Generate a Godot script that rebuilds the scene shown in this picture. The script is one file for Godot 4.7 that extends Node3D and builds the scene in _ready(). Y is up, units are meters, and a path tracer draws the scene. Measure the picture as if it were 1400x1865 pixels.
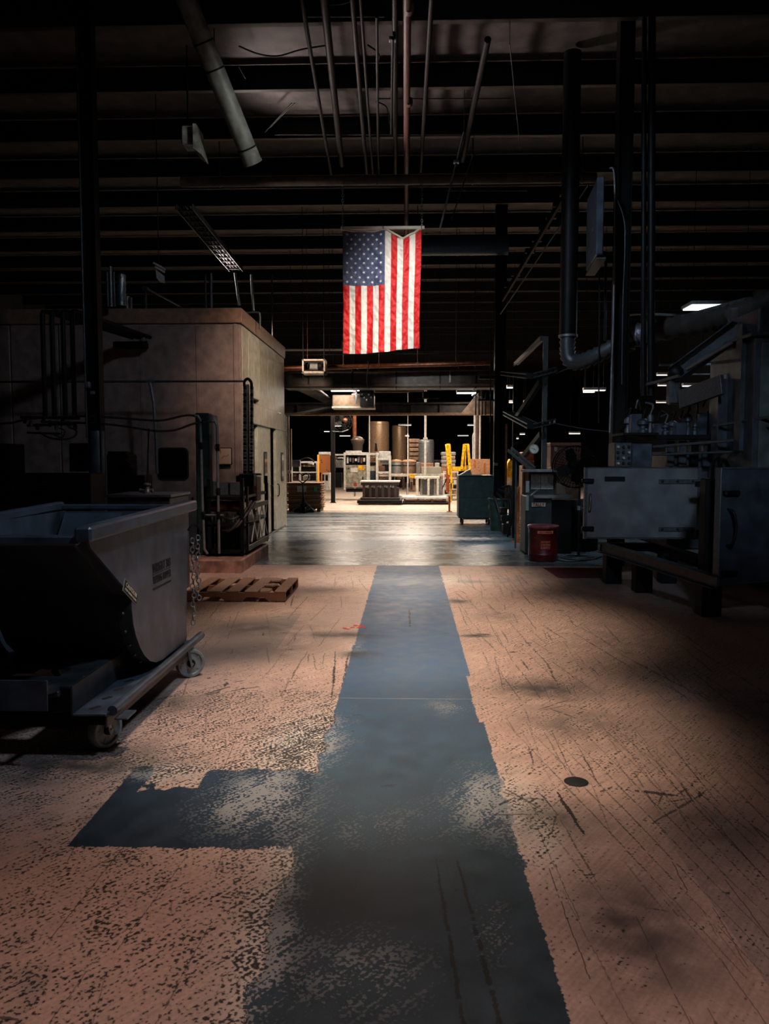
extends Node3D
# A dim factory aisle: camera and light first, then the shell, then the things from large to small.

const F := 1400.0                       # focal length in pixels of the 1400 x 1865 frame
const EYE := Vector3(0, 1.6, 0)
var cam_basis := Basis()
var used := {}
var M := {}
var rng := RandomNumberGenerator.new()
var grime_tex: Texture2D
var grain_tex: Texture2D
var bump_tex: Texture2D
var steel_tex: Texture2D
var strip_bytes := []
var noise_a: PackedByteArray
var noise_b: PackedByteArray
var noise_c: PackedByteArray
var noise_d: PackedByteArray

func _ready() -> void:
	rng.seed = 7
	set_camera()
	set_environment()
	make_materials()
	set_lights()
	build_shell()
	build_floor()
	build_booth()
	build_hopper()
	build_press()
	build_flag()
	build_aisle_things()
	build_machine_side()
	build_overhead()
	build_cross_beams()
	build_hall()
	build_small_things()

# ---------------------------------------------------------------- camera and light
func set_camera() -> void:
	var pitch := atan(96.5 / F)
	var yaw := atan(43.0 / F * cos(pitch))
	cam_basis = Basis(Vector3.UP, yaw) * Basis(Vector3.RIGHT, -pitch)
	var cam := Camera3D.new()
	cam.name = "camera"
	cam.transform = Transform3D(cam_basis, EYE)
	cam.fov = rad_to_deg(2.0 * atan(932.5 / F))
	cam.near = 0.05
	cam.far = 200.0
	add_child(cam)
	cam.current = true

func set_environment() -> void:
	var e := Environment.new()
	e.background_mode = Environment.BG_COLOR
	e.background_color = Color(0.01, 0.015, 0.02)
	e.background_energy_multiplier = 0.3
	e.tonemap_mode = Environment.TONE_MAPPER_LINEAR
	e.tonemap_exposure = 1.0
	e.sdfgi_enabled = true
	e.ssao_enabled = true
	e.ssil_enabled = true
	var w := WorldEnvironment.new()
	w.name = "environment"
	w.environment = e
	add_child(w)

func set_lights() -> void:
	# unseen lamps above the aisle; the aimed ones are added to light single things
	var pink := Color(1.0, 0.87, 0.82)
	var warm := Color(1.0, 0.92, 0.83)
	var cool := Color(0.80, 0.90, 1.0)
	var over := "unseen lamps over the aisle"
	var aimed := "added aimed lamps"
	pendant("unseen_lamp", Vector3(-0.1, 7.0, -0.6), Vector3(0.0, 0, -1.3), 25.0, 26.0, pink, "unseen round lamp over the aisle closest to the entrance", over)
	pendant("unseen_lamp", Vector3(0.0, 7.0, -4.2), Vector3(-0.14, 0, -4.7), 17.0, 72.0, warm, "unseen round lamp over the aisle beside the tilting hopper", over)
	pendant("unseen_lamp", Vector3(0.3, 7.0, -6.6), Vector3(0.05, 0, -7.4), 19.5, 74.0, warm, "unseen round lamp over the aisle short of the wooden pallet", over)
	pendant("unseen_lamp", Vector3(-0.3, 7.05, -8.2), Vector3(0.1, 0, -10.4), 16.0, 84.0, warm, "unseen round lamp over the aisle in line with the wooden pallet", over)
	pendant("unseen_lamp", Vector3(0.9, 7.2, -8.6), Vector3(-0.02, 4.75, -15.2), 12.0, 80.0, Color(1.0, 0.99, 0.98), "added round lamp aimed at the hanging flag", aimed)
	pendant("unseen_lamp", Vector3(0.4, 7.2, -9.0), Vector3(-2.4, 2.9, -14.0), 14.5, 46.0, Color(1.0, 0.86, 0.76), "added round lamp aimed at the corner of the beige booth", aimed)
	pendant("unseen_lamp", Vector3(2.6, 7.2, -9.0), Vector3(-2.9, 2.2, -16.2), 14.0, 95.0, Color(1.0, 0.94, 0.84), "added round lamp aimed at the sliding doors of the booth", aimed)
	pendant("unseen_lamp", Vector3(0.7, 7.0, -6.3), Vector3(-2.6, 0.3, -10.2), 13.0, 52.0, Color(1.0, 0.88, 0.82), "added round lamp aimed at the pinkish plinth", aimed)
	pendant("unseen_lamp", Vector3(0.3, 7.1, -8.7), Vector3(0.2, 0, -16.6), 20.0, 80.0, Color(0.84, 0.95, 1.0), "added cold lamp aimed at the grey floor before the hall", aimed)
	pendant("unseen_lamp", Vector3(1.2, 6.9, -7.5), Vector3(2.2, 0.8, -12.6), 12.0, 24.0, Color(0.9, 0.96, 1.0), "added cold lamp aimed at the standing desk", aimed)
	pendant("unseen_lamp", Vector3(1.9, 6.7, -2.4), Vector3(-1.9, 0.7, -4.9), 17.0, 22.0, cool, "added cold lamp aimed at the tilting hopper", aimed)
	pendant("unseen_lamp", Vector3(1.4, 4.3, -1.2), Vector3(3.5, 1.35, -9.4), 13.0, 24.0, cool, "added cold lamp aimed at the press machine's doors", aimed)
	pendant("unseen_lamp", Vector3(-0.9, 6.9, -6.3), Vector3(3.8, 3.4, -12.2), 22.0, 22.0, cool, "added cold lamp aimed at the ducts over the press machine", aimed)
	pendant("unseen_lamp", Vector3(1.3, 6.9, -6.0), Vector3(-5.2, 2.2, -13.2), 22.0, 9.0, cool, "added cold lamp aimed at the pipes before the booth", aimed)
	pendant("unseen_lamp", Vector3(1.2, 6.9, -8.0), Vector3(-2.7, 6.5, -11.8), 12.0, 17.0, Color(0.95, 0.97, 0.95), "added pale lamp aimed at the mouth of the slanting duct", aimed)
	# unseen lamps added on the booth roof to light the roof lining and beams
	pendant("flood_lamp", Vector3(-4.2, 4.5, -15.6), Vector3(-0.5, 8.0, -12.6), 24.0, 84.0, Color(1.0, 0.92, 0.89), "added flood lamp on the booth roof shining up at the roof lining", "", false)
	pendant("flood_lamp", Vector3(-3.6, 4.45, -17.9), Vector3(0.2, 3.6, -21.5), 34.0, 16.0, Color(1.0, 0.86, 0.76), "added flood lamp on the booth roof shining across at the beams", "", false)
	# ceiling lights of the hall behind
	var white := Color(1.0, 0.91, 0.82)
	var k := 0
	for p in [Vector3(-2.6, 4.35, -26.4), Vector3(0.0, 4.35, -26.4), Vector3(2.2, 4.35, -26.4), Vector3(-2.6, 4.85, -31.5), Vector3(0.4, 4.85, -31.5), Vector3(2.9, 4.85, -31.5)]:
		var which: String = ["over the stack of brown trays", "over the dark skid", "over the frame table", "over the control cabinet", "over the pale drums", "over the yellow frames"][k]
		strip_light(p, 1.3, 0.3, 30.0, white, "large strip light hung behind the cross duct " + which, "strip lights over the packing machines")
		k += 1
	strip_light(Vector3(-0.6, 5.4, -36.0), 2.6, 0.3, 34.0, white, "added long strip light hung before the storage tanks", "")  # unseen light added to brighten the tanks
	strip_light(Vector3(6.4, 4.72, -16.3), 1.35, 0.62, 2.6, Color(0.9, 0.96, 1.0), "bright panel light above the dark press machine", "")

func pendant(called: String, at: Vector3, to: Vector3, angle: float, energy: float, col: Color, label: String, group: String, hung := true) -> void:  # builds an unseen lamp with shade, lens and spotlight
	var t := thing(called, label, "lamp", at, group)
	var y := (at - to).normalized()
	var x := y.cross(Vector3.FORWARD if absf(y.z) < 0.9 else Vector3.RIGHT).normalized()
	var b := Basis(x, y, x.cross(y))
	var st := mb()
	lathe(st, [[0.0, 0.24], [0.07, 0.24], [0.08, 0.14], [0.16, 0.08], [0.2, 0.0], [0.19, 0.0], [0.15, 0.07], [0.0, 0.1]], 20, Transform3D(b, at))
	part("shade", st, M.dark_metal, t)
	st = mb()
	lathe(st, [[0.0, 0.05], [0.08, 0.04], [0.1, 0.03], [0.08, 0.02], [0.0, 0.015]], 16, Transform3D(b, at))
	part("lamp_lens", st, glow(col, 3.0), t)
	st = mb()
	tube(st, [at + b.y * 0.2, Vector3(at.x, 8.02 if hung else 4.22, at.z)], 0.012, 8)
	part("rod" if hung else "stand", st, M.dark_metal, t)
	var l := SpotLight3D.new()
	l.name = "lamp_light"
	l.light_color = col
	l.light_energy = energy
	l.spot_angle = angle
	l.spot_angle_attenuation = 1.0
	l.spot_range = 60.0
	l.spot_attenuation = 2.0
	l.light_size = 0.3
	l.shadow_enabled = true
	t.add_child(l)
	var across := y.cross(Vector3.RIGHT).normalized()
	l.transform = Transform3D(Basis(across.cross(y), across, y), b.y * 0.03)

func strip_light(at: Vector3, w: float, dep: float, energy: float, col: Color, label: String, group: String, shine := 3.0, hang := 8.02) -> Node3D:
	var t := thing("strip_light", label, "lamp", at, group)
	var st := mb()
	cbox(st, at + Vector3(0, 0.045, 0), Vector3(w, 0.07, dep), 0.01)
	part("housing", st, M.white_metal, t)
	st = mb()
	cbox(st, at + Vector3(0, 0.0, 0), Vector3(w * 0.96, 0.03, dep * 0.85), 0.008)
	part("tube_cover", st, glow(col, shine), t)
	st = mb()
	for s in [-0.4, 0.4]:
		tube(st, [at + Vector3(w * s, 0.07, 0), Vector3(at.x + w * s, hang, at.z)], 0.006, 6)
	part("hanger", st, M.dark_metal, t)
	if energy > 0.0:
		var l := AreaLight3D.new()
		l.name = "lamp_light"
		l.light_color = col
		l.light_energy = energy
		l.area_size = Vector2(w * 0.95, dep * 0.8)
		l.set("area_range", 80.0)
		l.set("area_attenuation", 2.0)
		l.shadow_enabled = true
		t.add_child(l)
		l.position = Vector3(0, -0.03, 0)
		l.rotation_degrees.x = -90.0
	return t

# ---------------------------------------------------------------- helpers
func W(px: float, py: float, d: float) -> Vector3:      # the point at depth d (metres along the aisle) seen at a pixel of the photograph
	var ray := cam_basis * Vector3((px - 700.0) / F, (932.5 - py) / F, -1.0)
	return EYE + ray * (d / -ray.z)

func G(px: float, py: float) -> Vector3:                # the same on the floor
	var ray := cam_basis * Vector3((px - 700.0) / F, (932.5 - py) / F, -1.0)
	return EYE + ray * (-EYE.y / ray.y)

func C(px: float, py: float, y: float) -> Vector3:      # the same at height y
	var ray := cam_basis * Vector3((px - 700.0) / F, (932.5 - py) / F, -1.0)
	return EYE + ray * ((y - EYE.y) / ray.y)

func numbered(called: String) -> String:
	var n: int = used.get(called, 0)
	used[called] = n + 1
	return called if n == 0 else "%s_%03d" % [called, n]

func thing(called: String, label: String, category: String, at := Vector3.ZERO, group := "") -> Node3D:
	var o := Node3D.new()
	o.name = numbered(called)
	add_child(o)
	o.position = at
	o.set_meta("label", label)
	o.set_meta("category", category)
	if group:
		o.set_meta("group", group)
	return o

func part(called: String, st, m: Material, parent: Node3D, label := "", kind := "") -> MeshInstance3D:
	var mi := MeshInstance3D.new()
	mi.name = called
	mi.mesh = st.commit() if st is SurfaceTool else st
	mi.material_override = m
	parent.add_child(mi, true)
	if parent.get_parent() == self:
		mi.position = -parent.position
	if label:
		mi.set_meta("label", label)
	if kind:
		mi.set_meta("kind", kind)
	return mi

func solo(called: String, st, m: Material, label: String, category: String, group := "") -> MeshInstance3D:
	var mi := MeshInstance3D.new()
	mi.name = numbered(called)
	mi.mesh = st.commit() if st is SurfaceTool else st
	mi.material_override = m
	add_child(mi)
	mi.set_meta("label", label)
	mi.set_meta("category", category)
	if group:
		mi.set_meta("group", group)
	return mi

func struct(called: String) -> Node3D:
	var o := Node3D.new()
	o.name = called
	add_child(o)
	o.set_meta("kind", "structure")
	return o

func struct_mesh(called: String, st, m: Material) -> MeshInstance3D:
	var mi := MeshInstance3D.new()
	mi.name = called
	mi.mesh = st.commit()
	mi.material_override = m
	add_child(mi)
	mi.set_meta("kind", "structure")
	return mi

func dup(o: Node3D, at: Vector3, label := "", turn := 0.0) -> Node3D:
	var c: Node3D = o.duplicate()
	c.name = numbered(String(o.name).rstrip("0123456789").trim_suffix("_") if String(o.name).rstrip("0123456789").ends_with("_") else String(o.name))
	add_child(c)
	c.position = at
	c.rotation.y = turn
	if label:
		c.set_meta("label", label)
	return c

func mb() -> SurfaceTool:
	var st := SurfaceTool.new()
	st.begin(Mesh.PRIMITIVE_TRIANGLES)
	return st

func tri(st: SurfaceTool, a: Vector3, b: Vector3, c: Vector3, na: Vector3, nb: Vector3, nc: Vector3) -> void:
	if (b - a).cross(c - a).dot(na + nb + nc) > 0.0:
		var t := b
		b = c
		c = t
		t = nb
		nb = nc
		nc = t
	st.set_normal(na)
	st.add_vertex(a)
	st.set_normal(nb)
	st.add_vertex(b)
	st.set_normal(nc)
	st.add_vertex(c)

func quad(st: SurfaceTool, a: Vector3, b: Vector3, c: Vector3, d: Vector3, n: Vector3) -> void:
	tri(st, a, b, c, n, n, n)
	tri(st, a, c, d, n, n, n)

func cbox(st: SurfaceTool, c: Vector3, s: Vector3, bev := 0.006, bs := Basis()) -> void:
	var h := s * 0.5
	bev = minf(bev, minf(h.x, minf(h.y, h.z)) * 0.45)
	for a in 3:
		var u := (a + 1) % 3
		var v := (a + 2) % 3
		for sg in [-1.0, 1.0]:
			var n := Vector3.ZERO
			n[a] = sg
			var ps := []
			for k in [[-1, -1], [1, -1], [1, 1], [-1, 1]]:
				var p := Vector3.ZERO
				p[a] = sg * h[a]
				p[u] = k[0] * (h[u] - bev)
				p[v] = k[1] * (h[v] - bev)
				ps.append(c + bs * p)
			quad(st, ps[0], ps[1], ps[2], ps[3], bs * n)
		if bev <= 0.0:
			continue
		for su in [-1.0, 1.0]:
			for sv in [-1.0, 1.0]:
				var ps := []
				for k in [[-1, 0], [1, 0], [1, 1], [-1, 1]]:
					var p := Vector3.ZERO
					p[a] = k[0] * (h[a] - bev)
					p[u] = su * (h[u] - (bev if k[1] == 1 else 0.0))
					p[v] = sv * (h[v] - (bev if k[1] == 0 else 0.0))
					ps.append(c + bs * p)
				var n := Vector3.ZERO
				n[u] = su
				n[v] = sv
				quad(st, ps[0], ps[1], ps[2], ps[3], bs * n.normalized())
	if bev > 0.0:
		for sx in [-1.0, 1.0]:
			for sy in [-1.0, 1.0]:
				for sz in [-1.0, 1.0]:
					var sg := Vector3(sx, sy, sz)
					var q := h - Vector3.ONE * bev
					var n := bs * sg.normalized()
					tri(st, c + bs * (sg * Vector3(h.x, q.y, q.z)), c + bs * (sg * Vector3(q.x, h.y, q.z)), c + bs * (sg * Vector3(q.x, q.y, h.z)), n, n, n)

func box2(st: SurfaceTool, lo: Vector3, hi: Vector3, bev := 0.006) -> void:
	cbox(st, (lo + hi) * 0.5, (hi - lo).abs(), bev)

func pbox(st: SurfaceTool, x0: float, y0: float, x1: float, y1: float, d: float, t: float, bev := 0.006) -> void:
	# a box whose face towards the entrance lies at depth d between two pixel corners, and that is t metres deep
	var a := W(x0, y0, d)
	var b := W(x1, y1, d)
	var lo := Vector3(minf(a.x, b.x), minf(a.y, b.y), -d - t)
	var hi := Vector3(maxf(a.x, b.x), maxf(a.y, b.y), -d)
	box2(st, lo, hi, bev)

func beam(st: SurfaceTool, a: Vector3, b: Vector3, w: float, h: float, bev := 0.004) -> void:
	# a straight bar of width w and height h from a to b
	var z := (b - a).normalized()
	var up := Vector3.UP if absf(z.y) < 0.95 else Vector3.BACK
	var x := up.cross(z).normalized()
	cbox(st, (a + b) * 0.5, Vector3(w, h, a.distance_to(b)), bev, Basis(x, z.cross(x), z))

func ibeam(st: SurfaceTool, a: Vector3, b: Vector3, w: float, h: float, turn := 0.0) -> void:
	var z := (b - a).normalized()
	var up := Vector3.UP if absf(z.y) < 0.95 else Vector3.BACK
	var x := up.cross(z).normalized()
	var bs := Basis(z, turn) * Basis(x, z.cross(x), z)
	var l := a.distance_to(b)
	var c := (a + b) * 0.5
	cbox(st, c, Vector3(w * 0.08, h, l), 0.0, bs)
	for s in [-0.5, 0.5]:
		cbox(st, c + bs.y * (h * s), Vector3(w, h * 0.07, l), 0.003, bs)

func tube(st: SurfaceTool, pts: Array, r, seg := 12, caps := true) -> void:
	var n := pts.size()
	var t0: Vector3 = (pts[1] - pts[0]).normalized()
	var up := Vector3.UP if absf(t0.y) < 0.9 else Vector3.RIGHT
	var x := up.cross(t0).normalized()
	var rings := []
	var norms := []
	for i in n:
		var t: Vector3 = (pts[mini(i + 1, n - 1)] - pts[maxi(i - 1, 0)]).normalized()
		x = (x - t * x.dot(t)).normalized()
		var y := t.cross(x)
		var rr: float = r[i] if r is Array else r
		var ring := PackedVector3Array()
		var nor := PackedVector3Array()
		for k in seg:
			var a := TAU * k / seg
			var dir := x * cos(a) + y * sin(a)
			ring.append(pts[i] + dir * rr)
			nor.append(dir)
		rings.append(ring)
		norms.append(nor)
	for i in n - 1:
		for k in seg:
			var k2 := (k + 1) % seg
			tri(st, rings[i][k], rings[i][k2], rings[i + 1][k2], norms[i][k], norms[i][k2], norms[i + 1][k2])
			tri(st, rings[i][k], rings[i + 1][k2], rings[i + 1][k], norms[i][k], norms[i + 1][k2], norms[i + 1][k])
	if caps:
		for e in [0, n - 1]:
			var nn: Vector3 = (pts[0] - pts[1]).normalized() if e == 0 else (pts[n - 1] - pts[n - 2]).normalized()
			for k in seg:
				tri(st, pts[e], rings[e][k], rings[e][(k + 1) % seg], nn, nn, nn)

func cyl(st: SurfaceTool, a: Vector3, b: Vector3, r: float, seg := 16) -> void:
	tube(st, [a, b], r, seg)

func smooth(pts: Array, steps := 8) -> Array:
	var c := Curve3D.new()
	for i in pts.size():
		var m: Vector3 = (pts[mini(i + 1, pts.size() - 1)] - pts[maxi(i - 1, 0)]) / 6.0
		c.add_point(pts[i], -m, m)
	var out := []
	for i in pts.size() - 1:
		for k in steps:
			out.append(c.sample(i, float(k) / steps))
	out.append(pts[pts.size() - 1])
	return out

func lathe(st: SurfaceTool, prof: Array, seg: int, xf: Transform3D, crease := 0.7) -> void:
	# prof: [radius, height] pairs from one end to the other; normals are smoothed unless the profile bends sharply
	var nrm := []
	for i in prof.size() - 1:
		var d := Vector2(prof[i + 1][0] - prof[i][0], prof[i + 1][1] - prof[i][1])
		nrm.append(Vector2(d.y, -d.x).normalized())
	var area := 0.0
	for i in prof.size():
		var j := (i + 1) % prof.size()
		area += prof[i][0] * prof[j][1] - prof[j][0] * prof[i][1]
	var flip := -1.0 if area < 0.0 else 1.0
	for i in prof.size() - 1:
		var n0: Vector2 = nrm[i]
		var n1: Vector2 = nrm[i]
		if i > 0 and nrm[i - 1].dot(nrm[i]) > crease:
			n0 = (nrm[i - 1] + nrm[i]).normalized()
		if i < prof.size() - 2 and nrm[i + 1].dot(nrm[i]) > crease:
			n1 = (nrm[i + 1] + nrm[i]).normalized()
		for k in seg:
			var v := []
			for e in [[prof[i], n0, k], [prof[i], n0, k + 1], [prof[i + 1], n1, k + 1], [prof[i + 1], n1, k]]:
				var a: float = TAU * e[2] / seg
				v.append([xf * Vector3(e[0][0] * cos(a), e[0][1], e[0][0] * sin(a)), (xf.basis * Vector3(e[1].x * cos(a), e[1].y, e[1].x * sin(a))).normalized() * flip])
			if prof[i][0] > 0.0:
				tri(st, v[0][0], v[1][0], v[2][0], v[0][1], v[1][1], v[2][1])
			if prof[i + 1][0] > 0.0:
				tri(st, v[0][0], v[2][0], v[3][0], v[0][1], v[2][1], v[3][1])

func up_at(p: Vector3) -> Transform3D:
	return Transform3D(Basis(), p)

func prism(st: SurfaceTool, poly: PackedVector2Array, depth: float, xf: Transform3D) -> void:
	# a flat outline in xf's xy plane, extruded by depth along its z (both ways by half)
	var idx := Geometry2D.triangulate_polygon(poly)
	var z := xf.basis.z.normalized()
	for s in [-0.5, 0.5]:
		for i in range(0, idx.size(), 3):
			var ps := []
			for k in 3:
				ps.append(xf * Vector3(poly[idx[i + k]].x, poly[idx[i + k]].y, depth * s))
			var n: Vector3 = z * signf(s)
			tri(st, ps[0], ps[1], ps[2], n, n, n)
	var ccw := not Geometry2D.is_polygon_clockwise(poly)
	for i in poly.size():
		var a := poly[i]
		var b := poly[(i + 1) % poly.size()]
		var d := (b - a).normalized()
		var n2 := Vector2(d.y, -d.x) if ccw else Vector2(-d.y, d.x)
		var n := (xf.basis * Vector3(n2.x, n2.y, 0)).normalized()
		quad(st, xf * Vector3(a.x, a.y, -depth / 2), xf * Vector3(b.x, b.y, -depth / 2), xf * Vector3(b.x, b.y, depth / 2), xf * Vector3(a.x, a.y, depth / 2), n)

func ring(st: SurfaceTool, c: Vector3, x: Vector3, y: Vector3, r: float, tr: float, seg := 28, ts := 8) -> void:
	var pts := []
	for i in seg + 1:
		var a := TAU * i / seg
		pts.append(c + x * cos(a) * r + y * sin(a) * r)
	tube(st, pts, tr, ts, false)

func rrect(w: float, h: float, r: float, n := 4) -> PackedVector2Array:
	var out := PackedVector2Array()
	for q in 4:
		var cx := (w / 2 - r) * (1.0 if q == 0 or q == 3 else -1.0)
		var cy := (h / 2 - r) * (1.0 if q < 2 else -1.0)
		for i in n + 1:
			var a := PI / 2 * (q + float(i) / n)
			out.append(Vector2(cx + r * cos(a), cy + r * sin(a)))
	return out

func words(called: String, s: String, height: float, m: Material, parent: Node3D, at: Vector3, b: Basis, width := 0.0) -> void:
	var t := TextMesh.new()
	t.text = s
	var f := SystemFont.new()
	f.font_names = PackedStringArray(["Droid Sans"])
	f.font_weight = 700
	t.font = f
	t.font_size = 32
	t.pixel_size = height / 24.0
	t.depth = 0.002
	var mi := MeshInstance3D.new()
	mi.name = called
	mi.mesh = t
	mi.material_override = m
	parent.add_child(mi, true)
	var sx := 1.0
	if width > 0.0 and t.get_aabb().size.x > 0.0:
		sx = width / t.get_aabb().size.x
	mi.transform = Transform3D(Basis(b.x * sx, b.y, b.z), at - (parent.position if parent.get_parent() == self else Vector3.ZERO))

# ---------------------------------------------------------------- materials
func noise_image(w: int, h: int, freq: float, oct: int, sd: int, kind := FastNoiseLite.TYPE_SIMPLEX_SMOOTH, seamless := true) -> Image:
	var n := FastNoiseLite.new()
	n.seed = sd
	n.noise_type = kind
	n.frequency = freq
	n.fractal_octaves = oct
	return n.get_seamless_image(w, h) if seamless else n.get_image(w, h)

func ramped(im: Image, lo: Color, hi: Color, dark := 0.0) -> ImageTexture:
	var src := im.get_data()
	var out := PackedByteArray()
	out.resize(src.size() * 3)
	for i in src.size():
		var v := src[i] / 255.0
		var c := lo.lerp(hi, smoothstep(dark, 1.0, v) if dark > 0.0 else v)
		out[i * 3] = int(c.r * 255)
		out[i * 3 + 1] = int(c.g * 255)
		out[i * 3 + 2] = int(c.b * 255)
	return ImageTexture.create_from_image(Image.create_from_data(im.get_width(), im.get_height(), false, Image.FORMAT_RGB8, out))

func mat(c: Color, rough := 0.6, metal := 0.0, tex: Texture2D = null, scale := 1.0, bump := 0.0) -> StandardMaterial3D:
	var m := StandardMaterial3D.new()
	m.albedo_color = c
	m.roughness = rough
	m.metallic = metal
	if tex or bump > 0.0:
		m.uv1_triplanar = true
		m.uv1_scale = Vector3.ONE * scale
	if tex:
		m.albedo_texture = tex
	if bump > 0.0:
		m.heightmap_enabled = true
		m.heightmap_scale = bump
		m.heightmap_texture = bump_tex
	return m

func glow(c: Color, e: float) -> StandardMaterial3D:
	var m := StandardMaterial3D.new()
	m.albedo_color = Color(0.9, 0.9, 0.9)
	m.emission_enabled = true
	m.emission = c
	m.emission_energy_multiplier = e
	return m

func make_materials() -> void:
	grime_tex = ramped(noise_image(512, 512, 0.012, 5, 3), Color(0.5, 0.48, 0.46), Color(1, 1, 1))
	grain_tex = ramped(noise_image(512, 512, 0.05, 4, 5), Color(0.62, 0.55, 0.5), Color(1, 1, 1))
	bump_tex = ImageTexture.create_from_image(noise_image(512, 512, 0.03, 5, 9))
	steel_tex = ramped(noise_image(512, 512, 0.02, 5, 13), Color(0.7, 0.7, 0.72), Color(1, 1, 1))
	M.dark_metal = mat(Color(0.10, 0.11, 0.12), 0.5, 0.3, grime_tex, 0.9)
	M.black = mat(Color(0.035, 0.038, 0.042), 0.55, 0.0, grime_tex, 1.2)
	M.white_metal = mat(Color(0.78, 0.78, 0.76), 0.45, 0.0, steel_tex, 0.7)
	M.cream = mat(Color(0.74, 0.71, 0.65), 0.5, 0.0, steel_tex, 0.8)
	M.grey = mat(Color(0.48, 0.49, 0.48), 0.5, 0.1, steel_tex, 0.7)
	M.steel = mat(Color(0.52, 0.53, 0.54), 0.38, 0.75, steel_tex, 1.2)
	M.galv = mat(Color(0.55, 0.57, 0.58), 0.42, 0.6, steel_tex, 0.8)
	M.hopper = mat(Color(0.32, 0.36, 0.42), 0.36, 0.15, grime_tex, 0.6, 0.02)
	M.hopper_dark = mat(Color(0.22, 0.245, 0.27), 0.45, 0.2, grime_tex, 0.8)
	M.booth = mat(Color(0.62, 0.53, 0.49), 0.5, 0.0, steel_tex, 0.35, 0.01)
	M.booth_trim = mat(Color(0.62, 0.48, 0.39), 0.5, 0.0, steel_tex, 0.5)
	M.booth_side = mat(Color(0.66, 0.61, 0.53), 0.42, 0.0, steel_tex, 0.4, 0.01)
	M.booth_pale = mat(Color(0.72, 0.68, 0.60), 0.42, 0.0, steel_tex, 0.4)
	M.door_white = mat(Color(0.70, 0.68, 0.61), 0.4, 0.0, steel_tex, 0.5)
	M.glass_dark = mat(Color(0.02, 0.022, 0.026), 0.08, 0.0)
	M.dark_green = mat(Color(0.08, 0.20, 0.21), 0.5, 0.0, grime_tex, 0.8)
	M.bin_green = mat(Color(0.16, 0.27, 0.24), 0.55, 0.0, grime_tex, 0.9)
	M.teal_dark = mat(Color(0.15, 0.21, 0.24), 0.5, 0.0, grime_tex, 0.9)
	M.rust = mat(Color(0.42, 0.27, 0.20), 0.6, 0.1, grime_tex, 1.2)
	M.red_pipe = mat(Color(0.34, 0.19, 0.16), 0.5, 0.0, grime_tex, 1.0)
	M.orange = mat(Color(0.74, 0.36, 0.14), 0.5, 0.0, grime_tex, 1.4)
	M.yellow = mat(Color(0.93, 0.72, 0.06), 0.42, 0.0, grime_tex, 1.2)
	M.card = mat(Color(0.64, 0.47, 0.34), 0.75, 0.0, steel_tex, 1.0)
	M.card_dark = mat(Color(0.58, 0.43, 0.33), 0.8, 0.0, grain_tex, 1.2)
	M.wood = wood_mat(Color(0.66, 0.53, 0.45))
	M.wood_red = wood_mat(Color(0.62, 0.45, 0.36))
	M.wood_pale = wood_mat(Color(0.72, 0.60, 0.52))
	M.dark_wood = wood_mat(Color(0.32, 0.23, 0.18))
	M.red_paint = mat(Color(0.40, 0.05, 0.08), 0.42, 0.0, grime_tex, 1.4)
	M.paper = mat(Color(0.80, 0.79, 0.75), 0.8, 0.0, steel_tex, 2.0)
	M.tank = mat(Color(0.70, 0.58, 0.46), 0.36, 0.45, steel_tex, 1.0)
	M.roof = mat(Color(0.31, 0.28, 0.275), 0.75, 0.0, grime_tex, 0.35)
	M.purlin = mat(Color(0.12, 0.14, 0.16), 0.45, 0.3, grime_tex, 0.6)
	M.wall = mat(Color(0.09, 0.13, 0.18), 0.7, 0.0, grime_tex, 0.25)
	M.duct = mat(Color(0.62, 0.63, 0.60), 0.5, 0.1, grime_tex, 0.8)
	M.dark_duct = mat(Color(0.27, 0.26, 0.25), 0.5, 0.2, grime_tex, 0.6)
	M.brown_beam = mat(Color(0.38, 0.33, 0.30), 0.55, 0.1, grime_tex, 0.5)
	M.brown_box = mat(Color(0.58, 0.46, 0.37), 0.55, 0.1, grime_tex, 0.6)
	M.copper = mat(Color(0.56, 0.34, 0.22), 0.4, 0.5, grime_tex, 1.0)
	M.hose = mat(Color(0.14, 0.12, 0.12), 0.55, 0.0)
	M.skid = mat(Color(0.20, 0.13, 0.11), 0.6, 0.0, grain_tex, 1.5)
	M.castor = mat(Color(0.56, 0.58, 0.58), 0.5, 0.1, steel_tex, 2.0)
	M.rubber = mat(Color(0.13, 0.14, 0.15), 0.7, 0.0, grime_tex, 3.0)
	M.blue_duct = mat(Color(0.26, 0.36, 0.42), 0.45, 0.3, steel_tex, 0.8)
	M.press_door = mat(Color(0.47, 0.48, 0.49), 0.42, 0.25, steel_tex, 0.25, 0.01)
	M.press_dark = mat(Color(0.30, 0.33, 0.37), 0.45, 0.3, grime_tex, 0.5)
	M.mesh_grey = mat(Color(0.34, 0.36, 0.37), 0.45, 0.5, steel_tex, 2.0)
	M.plaster = mat(Color(0.70, 0.52, 0.46), 0.7, 0.0, grime_tex, 0.6)
	M.foil = mat(Color(0.62, 0.65, 0.67), 0.3, 0.8, steel_tex, 2.0, 0.6)
	M.fan_black = mat(Color(0.02, 0.02, 0.022), 0.6)
	M.fan_black.metallic_specular = 0.15
	M.black.metallic_specular = 0.3
	M.dark_metal.metallic_specular = 0.3
	M.ink = mat(Color(0.03, 0.03, 0.035), 0.7)
	M.chain = mat(Color(0.55, 0.56, 0.56), 0.35, 0.85)
	M.pale_text = mat(Color(0.72, 0.66, 0.55), 0.7)
	M.orange_text = mat(Color(0.72, 0.36, 0.26), 0.7)

func wood_mat(c: Color) -> StandardMaterial3D:
	var m := mat(c, 0.75, 0.0, grain_tex, 1.0)
	m.uv1_scale = Vector3(3.0, 5.0, 0.6)
	return m

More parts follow.
